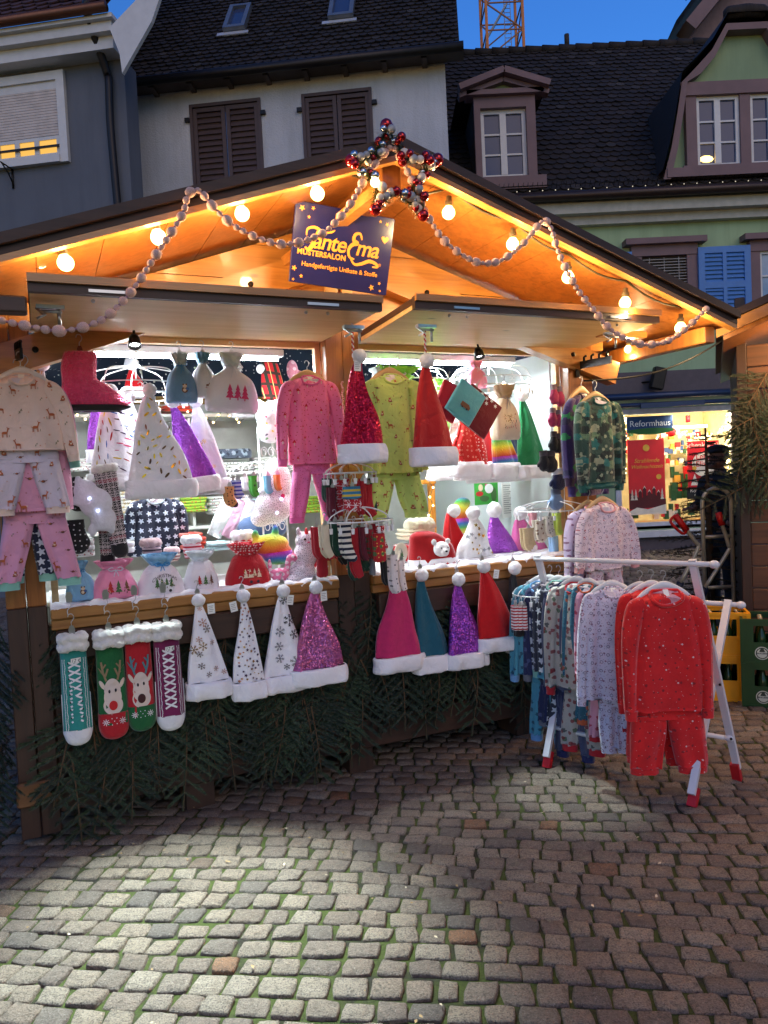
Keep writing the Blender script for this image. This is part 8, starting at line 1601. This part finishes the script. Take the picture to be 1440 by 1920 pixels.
# =============== fir tree behind the hand truck ===============
def fir_tree():
    Y = 7.0; c = at_y(1332, 1130, Y); r = thing('fir_tree', 'dark young fir tree standing before the shop beside the plank stall', 'tree', (c.x, Y, 0)); H = at_y(1350, 800, Y).z; m = MB(); m.tube([(0, 0, 0), (.01, 0, H*.5), (0, 0, H)], [.05, .03, .008], 8); obj('trunk', m, TWIG, r)
    n = MB(); w = MB(); rg = random.Random(9)
    for i in range(75):
        z = .25+(H-.3)*i/75; R = .62*(1-z/(H+.25))+.05; a = i*2.4+rg.uniform(-.3, .3); d = Vector((math.cos(a), math.sin(a), -.12+rg.uniform(-.1, .25))).normalized(); p = Vector((0, 0, z)); e = p+d*R*rg.uniform(.8, 1.15); w.tube([p, e], [.008, .002], 4)
        tw = [(p.lerp(e, .15), e, .03)]
        for q in (.35, .5, .65, .8):
            for sg in (-1, 1): b_ = p.lerp(e, q); s_ = Vector((-d.y, d.x, -.15))*sg; tw.append((b_, b_+(d*.6+s_*.7).normalized()*R*.34*(1.2-q*.6), .026))
        for (b_, f_, ln) in tw:
            dd = (f_-b_); l = dd.length; dd.normalize(); w.tube([b_, f_], .002, 3)
            for k in range(int(l*150)):
                t = rg.random(); v = Vector((rg.gauss(0, 1), rg.gauss(0, 1), rg.gauss(0, 1))); v -= dd*v.dot(dd); v.normalize(); q0 = b_+dd*l*t; s2 = dd.cross(v)*.002; n.add([q0-s2, q0+s2, q0+(v*.8+dd*.6)*ln], [[0, 1, 2]])
    obj('crown', n, FIRS, r); obj('twigs', w, TWIG, r)
fir_tree()
# =============== man in a flat cap ===============
def man():
    Y = 7.7; c = at_y(1358, 1130, Y); r = thing('person', 'man in dark jacket and grey flat cap before the shop window, looking left', 'person', (c.x, Y, 0), PI*.5+.15)
    # body faces -y locally turned to look left
    r.rotation_euler = (0, 0, -1.2); SK = NT('skin'); SK.color(lin((150, 104, 84))); SK.set(Roughness=.55, Subsurface_Weight=.1)
    def skin(nm, verts, edges, rad, mat, par, sub=2):
        me = bpy.data.meshes.new(nm); me.from_pydata(verts, edges, []); me.materials.append(mat); o = bpy.data.objects.new(nm, me); C.objects.link(o); o.parent = par; md = o.modifiers.new('s', 'SKIN'); md.use_smooth_shade = True
        for v, q in zip(me.skin_vertices[0].data, rad): v.radius = q if isinstance(q, tuple) else (q, q)
        me.skin_vertices[0].data[0].use_root = True; s = o.modifiers.new('u', 'SUBSURF'); s.levels = s.render_levels = sub; return o
    V = [(0, 0, .95), (0, 0, 1.1), (0, 0, 1.3), (0, .0, 1.44), (0, -.01, 1.52), (0, -.02, 1.60), (.18, 0, 1.42), (.26, .0, 1.16), (.20, -.14, .98), (-.18, 0, 1.42), (-.27, 0, 1.16), (-.14, -.24, 1.18), (.10, 0, .86), (.11, -.02, .48), (.11, 0, .09), (-.10, 0, .86), (-.11, -.04, .48), (-.12, 0, .09), (.12, -.13, .04), (-.13, -.13, .04)]
    E_ = [(0, 1), (1, 2), (2, 3), (3, 4), (4, 5), (3, 6), (6, 7), (7, 8), (3, 9), (9, 10), (10, 11), (0, 12), (12, 13), (13, 14), (0, 15), (15, 16), (16, 17), (14, 18), (17, 19)]
    skin('body', V, E_, [(.15, .12), (.14, .11), (.16, .12), (.12, .09), .055, .055, .07, .052, .035, .07, .052, .035, .09, .065, .045, .09, .065, .045, .035, .035], SK.m, r)
    JK = plain('dark_jacket', (34, 32, 36), .8, bump=.3, bs=30)
    jv = [(0, 0, .86), (0, 0, 1.0), (0, 0, 1.2), (0, 0, 1.38), (0, -.005, 1.5), (.2, 0, 1.42), (.28, 0, 1.16), (.215, -.13, 1.0), (-.2, 0, 1.42), (-.29, 0, 1.16), (-.16, -.22, 1.18)]
    skin('jacket', jv, [(0, 1), (1, 2), (2, 3), (3, 4), (3, 5), (5, 6), (6, 7), (3, 8), (8, 9), (9, 10)], [(.18, .15), (.18, .15), (.2, .15), (.16, .12), (.085, .085), .09, .072, .05, .09, .072, .05], JK, r)
    skin('trousers', [(0, 0, .98), (0, 0, .9), (.11, 0, .8), (.115, -.02, .48), (.115, 0, .1), (-.11, 0, .8), (-.115, -.04, .48), (-.125, 0, .1)], [(0, 1), (1, 2), (2, 3), (3, 4), (1, 5), (5, 6), (6, 7)], [(.16, .13), (.16, .13), .11, .085, .065, .11, .085, .065], plain('dark_trousers', (28, 30, 38), .8), r)
    for x in (.115, -.125): m = MB(); m.ball((x, -.06, .045), .05, 14, 8, (1, 2.6, .9)); obj('shoe', m, plain('black_shoe', (20, 18, 18), .4), r)
    m = MB(); m.ball((0, -.03, 1.665), .095, 20, 14, (.82, 1.0, 1.22)); m.ball((0, -.115, 1.60), .045, 12, 8, (1, .8, .8)); m.ball((0, -.135, 1.655), .016, 10, 8, (.8, 1.2, 1.5)); m.ball((.078, -.02, 1.655), .02, 8, 6, (.4, .8, 1.3)); m.ball((-.078, -.02, 1.655), .02, 8, 6, (.4, .8, 1.3))
    hd = obj('head', m, SK.m, r); md = hd.modifiers.new('r', 'REMESH'); md.mode = 'VOXEL'; md.voxel_size = .007; md.use_smooth_shade = True
    for x in (-.032, .032): m = MB(); m.ball((x, -.113, 1.68), .011, 10, 8); obj('eye', m, plain('eye_dark', (30, 24, 22), .2), hd)
    m = MB(); m.tube([(-.025, -.142, 1.612), (0, -.150, 1.609), (.025, -.142, 1.612)], .005, 6); obj('mouth', m, plain('lips', (120, 66, 60), .5), hd)
    m = MB()
    for x in (-.034, .034): m.tube([(x+.024*math.cos(q), -.128, 1.68+.018*math.sin(q)) for q in [k*PI/8 for k in range(16)]], .003, 5, closed=True)
    for sg in (-1, 1): m.tube([(sg*.058, -.126, 1.685), (sg*.085, -.02, 1.68)], .0025, 4)
    obj('glasses', m, DKMET, r); m = MB(); m.ball((0, .01, 1.69), .088, 14, 10, (.95, 1, .8)); obj('hair', m, plain('grey_hair', (120, 116, 110), .9), r)
    m = MB(); m.ball((0, -.02, 1.755), .105, 20, 10, (.98, 1.2, .5)); m.ball((0, -.14, 1.735), .07, 16, 8, (1.1, .9, .16)); obj('flat_cap', m, plain('grey_tweed_cap', (52, 52, 54), .9, bump=.4), r)
    for sx, w in ((1, Vector((.20, -.15, .97))), (-1, Vector((-.14, -.26, 1.18)))):
        m = MB(); m.ball(w+Vector((0, -.03, -.02)), .04, 12, 8, (.9, 1, .5))
        for k in range(4): b = w+Vector((-.026+.017*k, -.06, -.02)); m.tube([b, b+Vector((0, -.03, -.004)), b+Vector((0, -.045, -.025-.003*(k % 2)))], [.0095, .0085, .007], 7)
        m.tube([w+Vector((-sx*.035, -.02, -.01)), w+Vector((-sx*.055, -.045, -.02)), w+Vector((-sx*.05, -.065, -.03))], [.011, .010, .008], 7)
        obj('hand', m, SK.m, r)
man()
